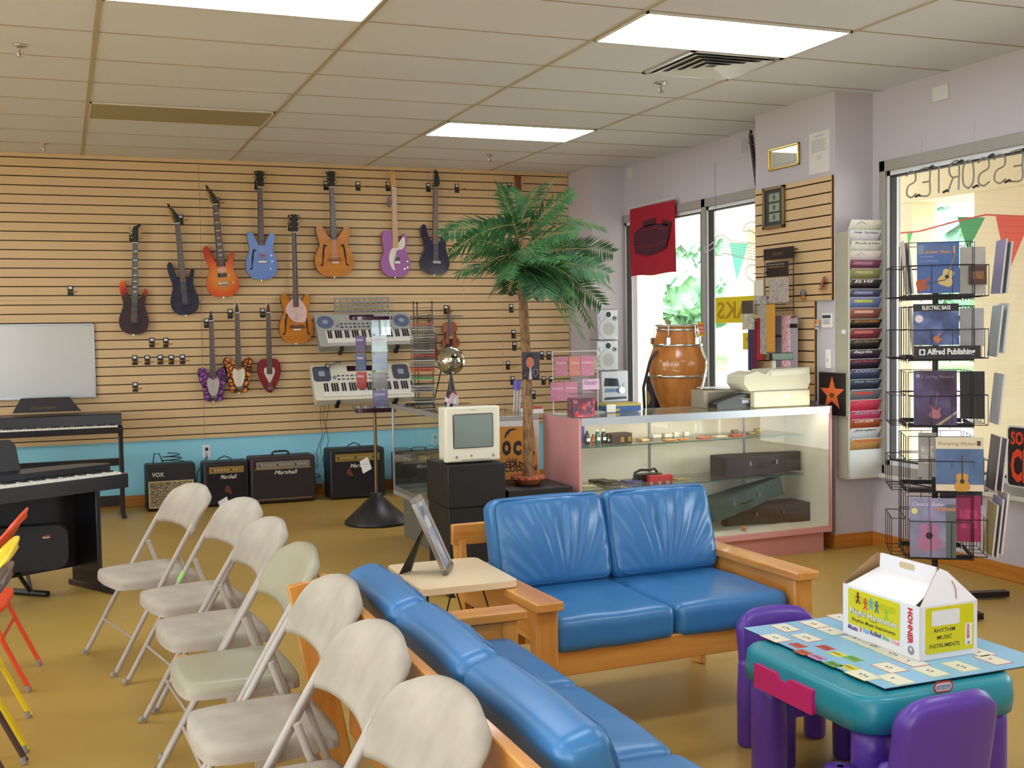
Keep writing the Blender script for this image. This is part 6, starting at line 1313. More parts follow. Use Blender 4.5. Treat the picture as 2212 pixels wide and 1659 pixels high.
# cash register, card terminal, brown case
RG = mat('c5bfa8', .5); yq = .80; A, B = AY(1585, 872, yq), AY(1748, 872, yq)
a = onT(1672, 873); b_ = onT(1748, 873)
t = thing('cash_register', 'cream electronic cash register with a raised black customer display', 'cash register', (AY(1590, 870, .80).x, .74, ZT), R(0))
x0 = AY(1645, 870, .75).x-AY(1590, 870, .80).x; x1 = AY(1748, 870, .75).x-AY(1590, 870, .80).x
dz_ = AY(1700, 843, .75).z-ZT
MB().box((x0-.06, 0, 0), (x1, .30, dz_), RG).build('cash_drawer', t, bevel=.006)
MB().box((x0+.17, -.0015, dz_*.55), (x0+.20, 0, dz_*.8), WHITE).build('price_label', t)
z2 = AY(1700, 798, .75).z-ZT
P = [(x0-.16, dz_+.05), (x0-.155, dz_+.105), (x0-.06, dz_+.13), (x0, z2-.03), (x0+.04, z2+.0), (x1-.03, z2+.01), (x1-.02, dz_+.055), (x1-.045, dz_+.002), (x0-.12, dz_+.002)]
MB().prism(P, -.22, -.01, RG, frame((.03, 0, 0), (1, 0, 0), (0, 0, 1))).build('housing', t, bevel=.01, seg=3)
MB().prism([(x0+.07, z2-.012), (x1-.028, z2-.004), (x1-.026, z2-.030), (x0+.07, z2-.040)], -.001, .006, mat('d2ccb8', .5), frame((0, .01, 0), (1, 0, 0), (0, 0, 1))).build('lid', t, bevel=.003)
xp = (x0+x1)/2-.02
MB().box((xp, .12, z2), (xp+.022, .14, AY(1690, 775, .87).z-ZT), RG).build('display_post', t)
A2, B2 = AY(1664, 779, .87), AY(1710, 761, .87)
MB().box((A2.x-t.location.x, .11, A2.z-ZT), (B2.x-t.location.x, .15, B2.z-ZT), mat('0e1014', .12, coat=.4)).build('customer_display', t, bevel=.005)
P = onT(1600, 882)
t = thing('card_terminal', 'black card payment terminal lying on the counter with curling cord', 'card terminal', (P.x, P.y+.03, ZT), R(4))
MB().prism([(-.16, .0), (-.165, .025), (-.14, .045), (.02, .085), (.10, .09), (.11, .05), (.095, 0)], -.10, 0, SATIN, frame((0, 0, 0), (1, 0, 0), (0, 0, 1))).build('body', t, bevel=.008)
MB().box((.03, -.002, .03), (.085, .0, .05), mat('9a9ab0', .4)).build('badge', t)
MB().tube([(.10, .03, .06), (.16, .02, .05), (.22, -.02, .005), (.30, 0, .004), (.42, .04, .004), (.5, .08, .004)], .003, BLACK, 6).tube([(.02, .0, .06), (.09, -.01, .055), (.2, .02, .03), (.42, .03, .02), (.55, .1, .01)], .0022, mat('b8b0a4', .5), 6).build('cord', t)
a, b = AY(1515, 872, .93), AY(1600, 838, .93)
tag(MB().box((a.x, .90, ZT+.001), (b.x+.05, 1.06, b.z-.006), mat('9a8f7c', .5)).box((a.x+.03, .8985, ZT+.03), (b.x-.06, .90, b.z-.02), mat('6e6656', .5)).build('printer', bevel=.006), 'taupe receipt printer box behind the card terminal', 'printer')
a = AY(1520, 838, .95); tag(MB().box((a.x, .93, a.z-.003), (a.x+.17, 1.04, a.z+.001), WHITE).build('paper_sheet'), 'thin white paper lying on the taupe printer', 'paper')
# ================================================================== pillar and the right hand wall
def PF(px, py, x=XP): return AX(px, py, x)
MPIL = frame((XP-.019, 0, 0), (0, -1, 0), (0, 0, 1))          # local x runs towards the camera, z towards the room
def pil_slat(name, z0, z1, ya, yb, pitch):
    M = Matrix(((0, 1, 0, XP-.0195), (-1, 0, 0, 0), (0, 0, 1, 0), (0, 0, 0, 1)))
    return slats(z0, z1, -ya, -yb, name, None, M, True, pitch)
o = pil_slat('slat_board', 1.645, 2.46, 1.60, .715, .0765); tag(o, 'larger tan slat board on the pillar carrying the dollar frame', 'slat board')
o = pil_slat('slat_board', .97, 1.64, 1.60, .90, .0765); tag(o, 'narrower tan slat board on the pillar behind the cash register', 'slat board')
xf = XP-.022
def on_pillar(px0, py0, px1, py1, x=XP-.002):
    A, B = AX(px0, py0, x), AX(px1, py1, x); z1, z0 = AX(px0, py0, x).z, B.z
    return A.y, B.y, z0, z1
def pic(lb, cat, px0, px1, pt0, pb0, xs, fw_, fcol, incol, dep=.02, name='picture_frame'):
    """frame flat on the pillar: far side px0, near side px1, top and bottom rows at the far side"""
    ya, yb_ = AX(px0, (pt0+pb0)/2, xs).y, AX(px1, (pt0+pb0)/2, xs).y; z1, z0 = AX(px0, pt0, xs).z, AX(px0, pb0, xs).z
    W_, H_ = ya-yb_, z1-z0
    t = thing(name, lb, cat, M=frame((xs, ya, z0), (0, -1, 0), (0, 0, 1)))
    f = MB()
    for a, b in (((0, 0), (W_, fw_)), ((0, H_-fw_), (W_, H_)), ((0, 0), (fw_, H_)), ((W_-fw_, 0), (W_, H_))): f.box((*a, 0), (*b, dep), fcol)
    f.build('moulding', t, bevel=.003); MB().box((fw_*.8, fw_*.8, 0), (W_-fw_*.8, H_-fw_*.8, dep*.3), incol).build('print', t)
    return t, W_, H_
t, W_, H_ = pic('gold framed licence certificate high on the pillar', 'picture frame', 1664, 1729, 324, 370, XP, .012, GOLD, mat('d2ccb8', .3))
q = MB()
for a, b in (((.16, .2), (.84, .215)), ((.16, .68), (.84, .695)), ((.16, .2), (.17, .68)), ((.83, .2), (.84, .68))): q.box((W_*a[0], H_*a[1], .0062), (W_*b[0], H_*b[1], .0068), mat('7c7a70', .6))
for k in range(5): q.box((W_*.3, H_*(.3+.07*k), .0062), (W_*(.7-.03*(k % 3)), H_*(.31+.07*k), .0066), mat('a09c90', .6))
q.build('certificate_text', t)
MB().box((.01, .01, .008), (W_-.01, H_-.01, .0095), GLASS).build('glass_front', t)
ya, yb_ = AX(1748, 330, XP).y, AX(1792, 330, XP).y; z1, z0 = AX(1748, 290, XP).z, AX(1748, 378, XP).z; W_, H_ = ya-yb_, z1-z0
t = thing('notice', 'white printed notice sheet taped near the pillar corner', 'notice', M=frame((XP-.0005, ya, z0), (0, -1, 0), (0, 0, 1)))
q = MB().box((0, 0, 0), (W_, H_, .001), mat('ddd8d2', .6)).text('NOTICE', W_*.3, H_*.87, .014, mat('6c6864', .6), Matrix.Identity(4), w=W_*.4)
rnd = random.Random(3)
for k in range(9): q.box((W_*.12, H_*(.80-.035*k), .001), (W_*rnd.uniform(.75, .9), H_*(.80-.035*k)+.0025, .0014), mat('8a8680', .6))
for k in range(4): q.box((W_*.4, H_*(.42-.03*k), .001), (W_*.62, H_*(.42-.03*k)+.0025, .0014), mat('a09c96', .6))
q.build('sheet', t)
t, W_, H_ = pic('dark gold frame holding three dollar bills, mounted on the slat board', 'picture frame', 1651, 1697, 408, 497, XP-.021, .022, mat('8a7650', .35, .6), mat('33362e', .6))
for k in range(3):
    b = MB().box((W_*.27, H_*(.17+.24*k), .0065), (W_*.76, H_*(.36+.24*k), .008), mat('8f9a84', .6, noise=.12, ns=80)); b.prism(circ(W_*.055, 14, W_*.51, H_*(.265+.24*k), H_*.065), .008, .0085, mat('4a5444', .6)).text('1', W_*.30, H_*(.30+.24*k), .012, mat('4a5444', .6), Matrix.Identity(4), z=.0085).text('1', W_*.69, H_*(.30+.24*k), .012, mat('4a5444', .6), Matrix.Identity(4), z=.0085)
    b.build('dollar_bill', t)
# fixtures
def plate(name, lb, cat, px, py, w_, h_, x, col, wy=None):
    P = AX(px, py, x); t = thing(name, lb, cat, M=frame((x-.0005, P.y, P.z), (0, -1, 0), (0, 0, 1)))
    MB().box((-w_/2, -h_/2, 0), (w_/2, h_/2, .014), col).build('cover_plate', t, bevel=.003); return t
t = plate('thermostat', 'white thermostat with a dark display on the pillar beside the slat board', 'thermostat', 1790, 692, .105, .095, XP, WHITE)
MB().box((-.045, .015, .014), (.04, .035, .016), mat('3a4246', .2)).build('display', t)
k = MB()
for j in range(3):
    for i in range(5): k.box((-.035+.014*i, .0-.012*j, .014), (-.028+.014*i, .005-.012*j, .0165), mat('5c5a56', .5))
k.build('key_button', t)
t = plate('light_switch', 'white switch plate low on the pillar above the star plaque', 'switch', 1792, 775, .052, .125, XP, WHITE); MB().box((-.006, -.018, .014), (.006, .002, .022), mat('cfccc4', .4)).build('toggle', t)
t = plate('junction_plate', 'blank white plate high on the far right wall', 'wall plate', 2034, 201, .13, .09, XR, mat('d9d6d0', .5))
t = plate('junction_plate', 'blank white plate on the wall over the red towel', 'wall plate', 1362, 374, .10, .10, XR, mat('cfccc6', .5))
# star plaque
ya, yb_ = AX(1771, 840, XP).y, AX(1832, 840, XP).y; z1, z0 = AX(1800, 797, XP).z, AX(1800, 897, XP).z
A = AX(1772, 798, XP-.01); B = AY(1832, 898, A.y-.0); W_ = .235; H_ = z1-z0-.02
W_ = 0
t = thing('star_plaque', 'black speckled plaque with an orange five pointed star', 'plaque', M=frame((XP-.012, A.y, z0+.0), (0, -1, 0), (0, 0, 1)))
W_ = A.y-AX(1831, 840, XP-.012).y
MB().box((0, 0, -.001), (W_, H_, .010), mat('8a8468', .6)).build('edge', t)
MB().box((.004, .004, .010), (W_-.004, H_-.004, .0115), ramp_mat([(.0, '121012'), (.62, '1c1a1c'), (.7, '6a5a5c')], .3, 'noise', (1, 1, 1), ns=140)).build('terrazzo', t)
st = []
for k in range(10): a = R(90+36*k); r = .5 if k % 2 == 0 else .2; st.append((W_*.5+W_*.92*r*math.cos(a), H_*.5+H_*.80*r*math.sin(a)))
MB().prism(st, .0115, .014, mat('cc5f32', .4)).prism(circ(W_*.09, 16, W_*.5, H_*.47, H_*.06), .014, .0155, mat('7a5a1c', .3, .5)).build('star', t)
# stickers and odds on the slat board
P = AX(1765, 700, xf); t = thing('card_sticker', 'red and yellow payment card sticker on the narrower slat board', 'sticker', M=frame((xf, P.y, P.z), (0, -1, 0), (0, 0, 1)))
MB().box((-.02, -.035, 0), (.02, .03, .001), mat('dcd6cc', .5)).prism(circ(.014, 16, -.006, .012), .001, .0014, mat('c82c28', .4)).prism(circ(.014, 16, .007, .012), .0014, .0018, mat('e8a030', .4)).box((-.02, -.018, .001), (.02, -.012, .0016), mat('2c4a9c', .4)).text('VISA', -.016, -.028, .008, mat('2c3c8c', .4), Matrix.Identity(4), w=.032).text('MasterCard', -.017, .009, .005, WHITE, Matrix.Identity(4), w=.034, z=.002).build('decal', t)
P = AX(1783, 611, xf-.02); F = frame((xf-.03, P.y+.02, P.z), (-.55, -1, 0), (.35, -.1, 1))
t = thing('leaflet', 'dark red leaflet stuck out at an angle on the larger slat board', 'leaflet', M=F)
MB().prism([(-.06, -.045), (.055, -.045), (.04, .045), (-.075, .045)], 0, .002, mat('9c4a4c', .4, noise=.25, ns=60)).box((-.04, -.038, .002), (.03, -.024, .0026), mat('c9b8b8', .4)).build('sheet', t)
P = AX(1740, 636, xf); t = world_thing('slat_ornament', 'small grey and orange ornament clipped under the leaflet', 'ornament', P)
MB().ball(P+Vector((-.02, 0, .01)), .022, mat('77777c', .4), 12).build('body', t); MB().ball(P+Vector((-.02, 0, -.022)), .018, mat('b87a2c', .4), 10).build('base', t)
# grid hook panel with accessories and hanging straps
gy0_, gy1_ = AX(1652, 600, XP-.06).y, AX(1714, 600, XP-.06).y; gx = XP-.06
t = thing('accessory_grid', 'dark wire grid hung with blister packs on the larger slat board', 'rack', M=frame((gx, gy0_, 0), (0, -1, 0), (0, 0, 1)))
W_ = gy0_-gy1_; zt, zb_ = AX(1652, 545, gx).z, AX(1652, 735, gx).z; wr = mat('2a2220', .5)
g_ = MB()
for x in (0, W_): g_.tube([(x, zb_, 0), (x, zt, 0)], .003, wr, 6)
for k in range(5): z = zt-(zt-zb_)*k/4.5; g_.tube([(0, z, 0), (W_, z, 0)], .0025, wr, 6)
for k in (0, 1): z = zt-(zt-zb_)*(.25+.35*k); g_.tube([(W_*.3, z, 0), (W_*.3, z, .16)], .0025, wr, 6).tube([(W_*.7, z, 0), (W_*.7, z, .16)], .0025, wr, 6)
g_.tube([(0, zt, 0), (0, zt, -.035)], .004, wr, 6).tube([(W_, zt, 0), (W_, zt, -.035)], .004, wr, 6); g_.build('wire_grid', t)
MB().box((-.005, zt-.06, .002), (W_+.01, zt+.02, .006), mat('1c1614', .4)).text('Fender', W_*.3, zt-.03, .022, mat('8c6c34', .4), Matrix.Identity(4), w=W_*.4, shear=.4, z=.007).build('header_card', t)
def pack(lb, px0, px1, py0, py1, x, c1, c2=None, txt=None, cat='packet', nm='blister_pack', tc=None, grp='packs hanging on the wire grid'):
    ya, yb_ = AX(px0, (py0+py1)/2, x).y, AX(px1, (py0+py1)/2, x).y; z1, z0 = AX(px0, py0, x).z, AX(px0, py1, x).z; W_, H_ = ya-yb_, z1-z0
    t = thing(nm, lb, cat, M=frame((x, ya, z0), (0, -1, 0), (0, 0, 1)), group=grp)
    MB().box((0, 0, 0), (W_, H_, .012), c1).build('body', t, bevel=.002)
    if c2: MB().box((0, H_*.55, .012), (W_, H_, .0135), c2).build('card', t)
    if txt:
        m_ = MB()
        for i, (s_, cc) in enumerate(txt): m_.text(s_, W_*.08, H_*(.8-.17*i), H_*.09, cc, Matrix.Identity(4), w=W_*.8, z=.0140, shear=.2)
        m_.build('lettering', t)
    return t
pack('black pack lettered for a clarinet kit on the wire grid', 1658, 1704, 568, 600, gx-.12, mat('1a1614', .4), None, [('wood clarinet', WHITE), ('maintenance kit', mat('d89a30', .4))])
pack('clear bag of small silver parts on the wire grid', 1664, 1704, 602, 655, gx-.13, mat('a8a098', .3, noise=.3, ns=50))
pack('tall white and grey striped pack on the wire grid', 1632, 1652, 606, 680, gx-.10, mat('b5aca0', .4, noise=.1, ns=60), mat('ddd4c4', .4))
pack('orange yellow long sleeve hanging below the clear bag', 1658, 1675, 658, 760, gx-.15, mat('c8923c', .35))
pack('clear crinkled long bag beside the orange sleeve', 1645, 1658, 640, 765, gx-.12, mat('9c9a92', .25, noise=.3, ns=40))
pack('clear plastic pouch with black trim jutting towards the window', 1606, 1630, 650, 712, gx-.14, mat('b8b0a0', .25, noise=.3, ns=30), mat('4a4438', .4))
g = 'guitar straps hanging on the pillar'
for k, (px0, px1, py0, py1, c_, lb) in enumerate([(1617, 1628, 690, 800, mat('3c3c6a', .6), 'navy guitar strap at the window end of the strap row'), (1626, 1638, 694, 800, mat('6e2440', .6), 'maroon guitar strap next to the navy one'), (1637, 1649, 688, 778, mat('b8242c', .6), 'bright red guitar strap'),
    (1674, 1690, 684, 800, mat('77757c', .7), 'grey webbing strap next to the pink one'), (1690, 1709, 683, 800, ramp_mat([(.0, 'f0c8cc'), (.22, 'eec0c6'), (.3, 'd86478'), (1, 'd0506a')], .6, 'voronoi', (1, 1, 1), ns=38), 'pink guitar strap with white flower pattern'), (1709, 1724, 688, 800, mat('a8a0ac', .6), 'pale striped strap with a black buckle')]):
    xs = XP-.07-.004*k; ya, yb_ = AX(px0, 740, xs).y, AX(px1, 740, xs).y; z1, z0 = AX(px0, py0, xs).z, AX(px0, py1, xs).z
    t = thing('guitar_strap', lb, 'strap', M=frame((xs, ya, z0), (0, -1, 0), (0, 0, 1)), group=g); W_, H_ = ya-yb_, z1-z0
    MB().box((0, 0, 0), (W_, H_, .006), c_).box((0, H_, -.03), (W_, H_+.004, .006), c_).build('webbing', t, bevel=.002)
    if k in (3, 5): MB().box((-.003, H_*(.62 if k == 3 else .82), .006), (W_+.003, H_*(.66 if k == 3 else .9), .012), BLACK).build('buckle', t, bevel=.002)
t = thing('hook_rail', 'black hook rail carrying the row of guitar straps', 'rail', M=frame((XP-.045, 1.60, AX(1640, 690, XP-.05).z), (0, -1, 0), (0, 0, 1)))
MB().box((0, -.004, 0), (.50, .004, .02), BLACK).build('bar', t)
# coiled cord, hooks and clear neon guitar in the first window
A, B = AX(1622, 290, XR-.06), AX(1643, 455, XR-.12); m_ = MB(); n_ = 40*8; P_ = []
d = B-A; e1 = d.cross(Vector((1, 0, 0))).normalized(); e2 = d.normalized().cross(e1)
for i in range(n_+1): u = i/n_; a = 2*math.pi*40*u; P_.append(A+d*u+(e1*math.cos(a)+e2*math.sin(a))*.016)
t = world_thing('coiled_cord', 'long black coiled cord hanging from the ceiling beside the pillar', 'cord', A)
m_.tube(P_, .004, BLACK, 5).build('coil', t); MB().tube([A, A+Vector((0, 0, .03))], .012, BLACK, 8).build('plug', t)
MB().tube([AX(1616, 308, XR-.05), AX(1625, 312, XR-.08), AX(1645, 313, XR-.1)], .004, mat('9c3a34', .5), 6).build('red_tie', t)
A = AX(1609, 315, XR-.02); tag(MB().box(A-Vector((.01, .035, .05)), A+Vector((.005, .035, .05)), PLAST).build('clear_tag'), 'small clear plastic tag beside the coiled cord', 'tag')
NT = mat('dcdcdc', .1, alpha=.55)
t = world_thing('neon_guitar', 'unlit clear glass neon tube in the outline of a guitar in the first window', 'neon sign', AX(1560, 540, XR-.08))
def N(*p): return [AX(x, y, XR-.08) for x, y in p]
nn = MB(); 
nn.tube(N(*[(q.x, q.y) for q in catmull([(1545, 515, 0), (1560, 508, 0), (1572, 516, 0), (1588, 522, 0), (1640, 530, 0), (1640, 560, 0), (1600, 556, 0), (1568, 548, 0), (1556, 552, 0), (1545, 548, 0)], 4)]), .006, NT, 8, closed=True)
for k in range(5): nn.tube(N((1558, 522+6*k), (1600, 527+6*k), (1640, 532+6*k)), .0035, NT, 6)
nn.tube(N((1548, 530), (1538, 538), (1524, 546), (1522, 534), (1532, 530), (1545, 520)), .005, NT, 8); nn.build('body_tube', t)
nn = MB(); nn.tube(N(*[(q.x, q.y) for q in catmull([(1606, 500, 0), (1612, 484, 0), (1628, 480, 0), (1640, 492, 0), (1644, 515, 0), (1632, 505, 0), (1618, 498, 0)], 4)]), .006, NT, 8, closed=True).build('bout_tube', t); nn = MB(); nn.tube(N(*[(q.x, q.y) for q in catmull([(1612, 580, 0), (1625, 572, 0), (1642, 580, 0), (1644, 600, 0), (1630, 608, 0), (1615, 598, 0)], 4)]), .006, NT, 8, closed=True); nn.build('bout_tube', t)
MB().tube([AX(1544, 352, XR-.003)]+N((1544, 353), (1545, 420), (1548, 512)), .0016, mat('6a645c', .5), 4).build('hanging_chain', t)
# red drum towel
ya, yb_ = AX(1362, 520, XR-.05).y, AX(1459, 520, XR-.05).y; zt_, zb_ = AX(1410, 442, XR-.05).z, AX(1410, 593, XR-.05).z
t = thing('drum_towel', 'red fringed towel printed with a dark snare drum, hung in the first window', 'towel', M=frame((XR-.05, ya, zb_), (0, -1, 0), (0, 0, 1)))
W_, H_ = ya-yb_, zt_-zb_; vs = []; fs = []; nx, ny = 24, 16; RDT = mat('a81a2c', .9, bump=.3, bs=300); DR = mat('4e1e2c', .9)
for j in range(ny+1):
    for i in range(nx+1): u, v = i/nx, j/ny; vs.append((u*W_, v*H_+.006*math.sin(u*9)*(1-v), .008*math.sin(u*12+v*2)*(1-v*.6)))
for j in range(ny):
    for i in range(nx): a = j*(nx+1)+i; fs.append((a, a+1, a+nx+2, a+nx+1))
m_ = MB().add(vs, fs, RDT, None, True).add([(x, y, z-.003) for x, y, z in vs], [f[::-1] for f in fs], RDT, None, True); m_.build('cloth', t)
d = MB(); z_ = .0095
d.prism([(p.x*W_, p.y*H_) for p in catmull([(.10, .60, 0), (.12, .40, 0), (.17, .33, 0), (.5, .28, 0), (.78, .34, 0), (.84, .42, 0), (.90, .64, 0), (.7, .71, 0), (.4, .72, 0), (.2, .68, 0)], 3)], z_, z_+.001, DR)
d.prism([(W_*.32, H_*.70), (W_*.32, H_*.79), (W_*.60, H_*.80), (W_*.60, H_*.71)], z_, z_+.001, DR).prism([(W_*.74, H_*.69), (W_*.76, H_*.76), (W_*.94, H_*.70), (W_*.92, H_*.64)], z_, z_+.001, DR)
d.tube([(W_*x, H_*y, z_+.001) for x, y in ((.13, .60), (.3, .655), (.55, .665), (.87, .61))], .0022, mat('c02438', .8), 4).tube([(W_*x, H_*y, z_+.001) for x, y in ((.15, .44), (.4, .405), (.65, .41), (.82, .46))], .0022, mat('c02438', .8), 4)
d.build('drum_print', t)
fr_ = MB(); 
for k in range(40): x = W_*(k+.5)/40; fr_.box((x-.002, -.03, -.001), (x+.002, .006*math.sin(x/W_*9), .001), mat('d8b0b4', .9))
fr_.build('fringe', t)
MB().tube([(-.01, H_+.01, 0), (W_+.01, H_+.02, 0)], .005, WHITE, 6).build('hanging_rod', t)
# yellow signs in the window, closed sign, neon word
def wsign(lb, px0, px1, py0, py1, x, c_, txt, tc, mirror, grp=None):
    ya, yb_ = AX(px0, (py0+py1)/2, x).y, AX(px1, (py0+py1)/2, x).y; z1, z0 = AX(px0, py0, x).z, AX(px0, py1, x).z; W_, H_ = ya-yb_, z1-z0
    t = thing('window_sign', lb, 'sign', M=frame((x, ya, z0), (0, -1, 0), (0, 0, 1)))
    m_ = MB().box((0, 0, 0), (W_, H_, .002), c_); m_.build('panel', t)
    q = MB()
    for s_, fx, fz, fw2, fh in txt: q.text(s_, W_*fx, H_*fz, H_*fh, tc, Matrix.Identity(4), w=W_*fw2, z=.003, mirror=mirror, bold=.02)
    q.build('lettering', t); return t
wsign('yellow paper sign reading PAKS in reverse in the first window', 1546, 1650, 643, 698, XR-.02, mat('ddc41c', .6), [('PAKS', .04, .18, .86, .62)], mat('b08418', .6), True)
wsign('smaller yellow paper sign below the reversed one', 1605, 1632, 719, 755, XR-.02, mat('e2c81e', .6), [('20', .25, .55, .2, .15)], mat('8c6a18', .6), True)
ya = AX(2176, 990, XR-.06).y; z1, z0 = AX(2180, 918, XR-.06).z, AX(2180, 1050, XR-.06).z
W_ = (z1-z0)*1.45; H_ = z1-z0
t = thing('closed_sign', 'black closed sign with orange red letters at the view edge', 'sign', M=frame((XR-.06, ya, z0), (0, -1, 0), (0, 0, 1)))
MB().prism(rrect(W_, H_, .025, 4, W_/2, H_/2), 0, .004, mat('d8d6d2', .4)).prism(rrect(W_-.02, H_-.02, .02, 4, W_/2, H_/2), .004, .005, mat('1c1416', .4)).build('panel', t)
MB().text("SORRY WE'RE", W_*.06, H_*.70, H_*.2, mat('e8431c', .5), Matrix.Identity(4), w=W_*.88, z=.006, bold=.03).text('CLOSED', W_*.06, H_*.12, H_*.48, mat('e8431c', .5), Matrix.Identity(4), w=W_*.88, z=.006, bold=.04).build('lettering', t)
GL = {'A': [[(0, 0), (.5, 1), (1, 0)], [(.2, .4), (.8, .4)]], 'C': [[(1, .8), (.6, 1), (.1, .8), (0, .5), (.1, .2), (.6, 0), (1, .2)]], 'E': [[(1, 1), (.05, 1), (0, .5), (.05, 0), (1, 0)], [(0, .5), (.7, .5)]], 'S': [[(1, .85), (.6, 1), (.1, .9), (.1, .6), (.8, .45), (.95, .15), (.5, 0), (0, .12)]], 'O': [[(.5, 0), (.05, .2), (.05, .8), (.5, 1), (.95, .8), (.95, .2), (.5, 0)]], 'R': [[(0, 0), (0, 1), (.7, 1), (.9, .75), (.6, .5), (0, .5)], [(.5, .5), (1, 0)]], 'I': [[(.5, 0), (.5, 1)]]}
xn = XR-.05; Y0 = AX(1958, 400, xn).y; pw = (AX(1958, 400, xn).y-AX(1987, 398, xn).y); zt_, zb_ = AX(1960, 372, xn).z, AX(1960, 428, xn).z
t = thing('neon_word', 'unlit neon tubes spelling ACCESSORIES backwards across the far right window', 'neon sign', M=frame((xn, Y0, zb_), (0, -1, 0), (0, 0, 1)))
m_ = MB(); NG = mat('8a8478', .2, alpha=.75); NB = mat('2c2a28', .4); H_ = zt_-zb_
for k, ch in enumerate('SEIROSSECCA'):
    for st in GL[ch]:
        pts = [Vector((k*pw+(1-x)*pw*.72, y*H_+.0, 0)) for x, y in st]
        if len(pts) > 3: pts = catmull(pts, 4, False)
        m_.tube(pts, .0055, NG, 6)
m_.build('letter_tubes', t); m_ = MB()
for k in range(10): m_.tube([(k*pw+pw*.7, (k % 2)*H_, .002), (k*pw+pw*.95, (k % 2)*H_+.008, .003), ((k+1)*pw+pw*.05, (k % 2)*H_, .002)], .008, NB, 6)
m_.build('blackout_sleeve', t)
MB().tube([(pw*1, H_, 0), (pw*1.2, AX(1990, 300, xn).z-zb_, 0)], .001, STEEL, 4).build('hanging_wire', t); MB().tube([(pw*4.6, H_, 0), (pw*4.8, AX(1990, 290, xn).z-zb_, 0)], .001, STEEL, 4).build('hanging_wire', t)
# ------------------------------------------------------------------ tall wall rack of songbooks on the pillar's near side
rx0, rx1, ry = 4.535, 4.80, .60; zt_, zb_ = AY(1848, 500, ry).z, .475
t = world_thing('songbook_rack', 'tall grey metal wall rack holding a column of slanted songbooks', 'rack', (4.53, .66, zb_))
GR = mat('aaa691', .5); MB().box((4.525, .575, zb_), (4.540, .698, zt_), GR).build('side_panel', t, bevel=.001)
MB().box((4.54, .690, zb_), (4.815, .698, zt_), GR).build('back_panel', t); MB().box((4.54, .575, zb_), (4.815, .583, AY(1850, 972, .58).z), mat('c4c4bc', .4)).build('front_panel', t)
MB().box((4.805, .60, zb_), (4.815, .698, zt_), GR).build('side_panel', t)
P = AX(1830, 717, 4.525); MB().box((4.523, .60, P.z-.012), (4.525, .64, P.z+.014), WHITE).build('price_strip', t)
BK = [(478, 'e2dccc', '', '7c7a74'), (500, 'ddd8d8', 'Guitar Technique', '4a4478'), (523, 'e0dad0', 'Rock Licks', '4a2c30'), (545, 'e0cfc8', '', 'b09a98'), (563, '7c4258', '', 'a87088'), (583, '8c8454', '', 'b0a878'), (606, '2a1e24', 'ELVIS', 'e8e4e0'), (627, '4c4c60', '', '8c90b8'), (645, '6c78a8', '', 'c8c050'), (668, '8a5248', '', 'd8a890'), (692, '1e1410', 'DIARY OF A MADMAN', 'd88a20'), (712, '7c3440', '', 'c86a60'), (735, '221c1c', 'Jimi Hendrix', 'b08a50'), (758, '3a1e34', 'layla', 'e0d8dc'),
      (778, '2c2030', 'Jeff Buckley', 'c84a50'), (800, '3c4260', 'KANSAS', 'a8a8c0'), (822, '34384a', 'Pink Floyd', '8cb8d0'), (844, '74707c', '', 'c84a3c'), (866, 'cc3c56', '', 'e87080'), (890, 'c84464', 'Best of', '7ca8cc'), (908, 'a8502c', 'USHER', 'e8d8c8'), (927, 'd4d4d4', 'Jordan', '3c3a3c'), (950, 'cc9a5c', 'Rascal Flatts', 'd84a28')]
LBS = {0: 'white songbook with a grey arc, topmost in the slanted column', 1: 'white songbook on guitar technique, second in the slanted column', 2: 'pale songbook lettered Rock Licks', 3: 'plain pinkish white songbook below the Rock Licks one', 4: 'plum coloured songbook in the slanted column', 5: 'olive coloured songbook in the slanted column', 6: 'black songbook with bold white four letter name ELVIS', 7: 'dark blue grey songbook just under the black and white name one', 8: 'sky blue songbook with a yellow word in the slanted column', 9: 'brownish red songbook with pictures above the Diary one', 10: 'black songbook with orange words Diary of a Madman', 11: 'wine red songbook just under the Diary one', 12: 'black songbook with gold script in the slanted column', 13: 'dark songbook lettered layla with a lilac patch', 14: 'dark songbook with red script and violet corner', 15: 'navy songbook lettered Kansas in the slanted column', 16: 'slate songbook with pale blue words under the navy one', 17: 'grey songbook with red hearts pattern', 18: 'crimson songbook without lettering in the slanted column', 19: 'pink and blue songbook beneath the crimson one', 20: 'rust orange songbook lettered Usher', 21: 'white songbook with black bars near the foot of the column', 22: 'yellow green songbook lowest in the slanted column'}
for k, (py, c_, s_, tc) in enumerate(BK):
    jx = random.Random(k).uniform(-.006, .006)
    P = AY(1852, py, .600); zk = P.z; b_ = thing('songbook', LBS[k], 'book', M=frame((4.548+jx, .628, zk-.085), (1, 0, 0), (.0, -.62, 1)), group='songbooks in the slanted wall column')
    W_ = .245; MB().box((0, 0, -.004), (W_, .108, 0), mat('e4e0dc', .5)).box((0, 0, 0), (W_, .1075, .0006), mat(c_, .3, noise=.10, ns=30)).build('cover', b_)
    if s_: MB().text(s_, W_*.12, .085, .018 if len(s_) < 8 else .015, mat(tc, .4), Matrix.Identity(4), w=W_*min(.8, .12*len(s_)), z=.0012, shear=.2, bold=.02).build('lettering', b_)
    elif k not in (0, 3, 18): MB().box((W_*.15, .07, .0006), (W_*.75, .09, .0012), mat(tc, .4, noise=.2, ns=50)).build('title_band', b_)
    else: MB().tube([(W_*.2, .075, .001), (W_*.35, .095, .001), (W_*.5, .078, .001)], .002, mat(tc, .4), 5).build('title_mark', b_)
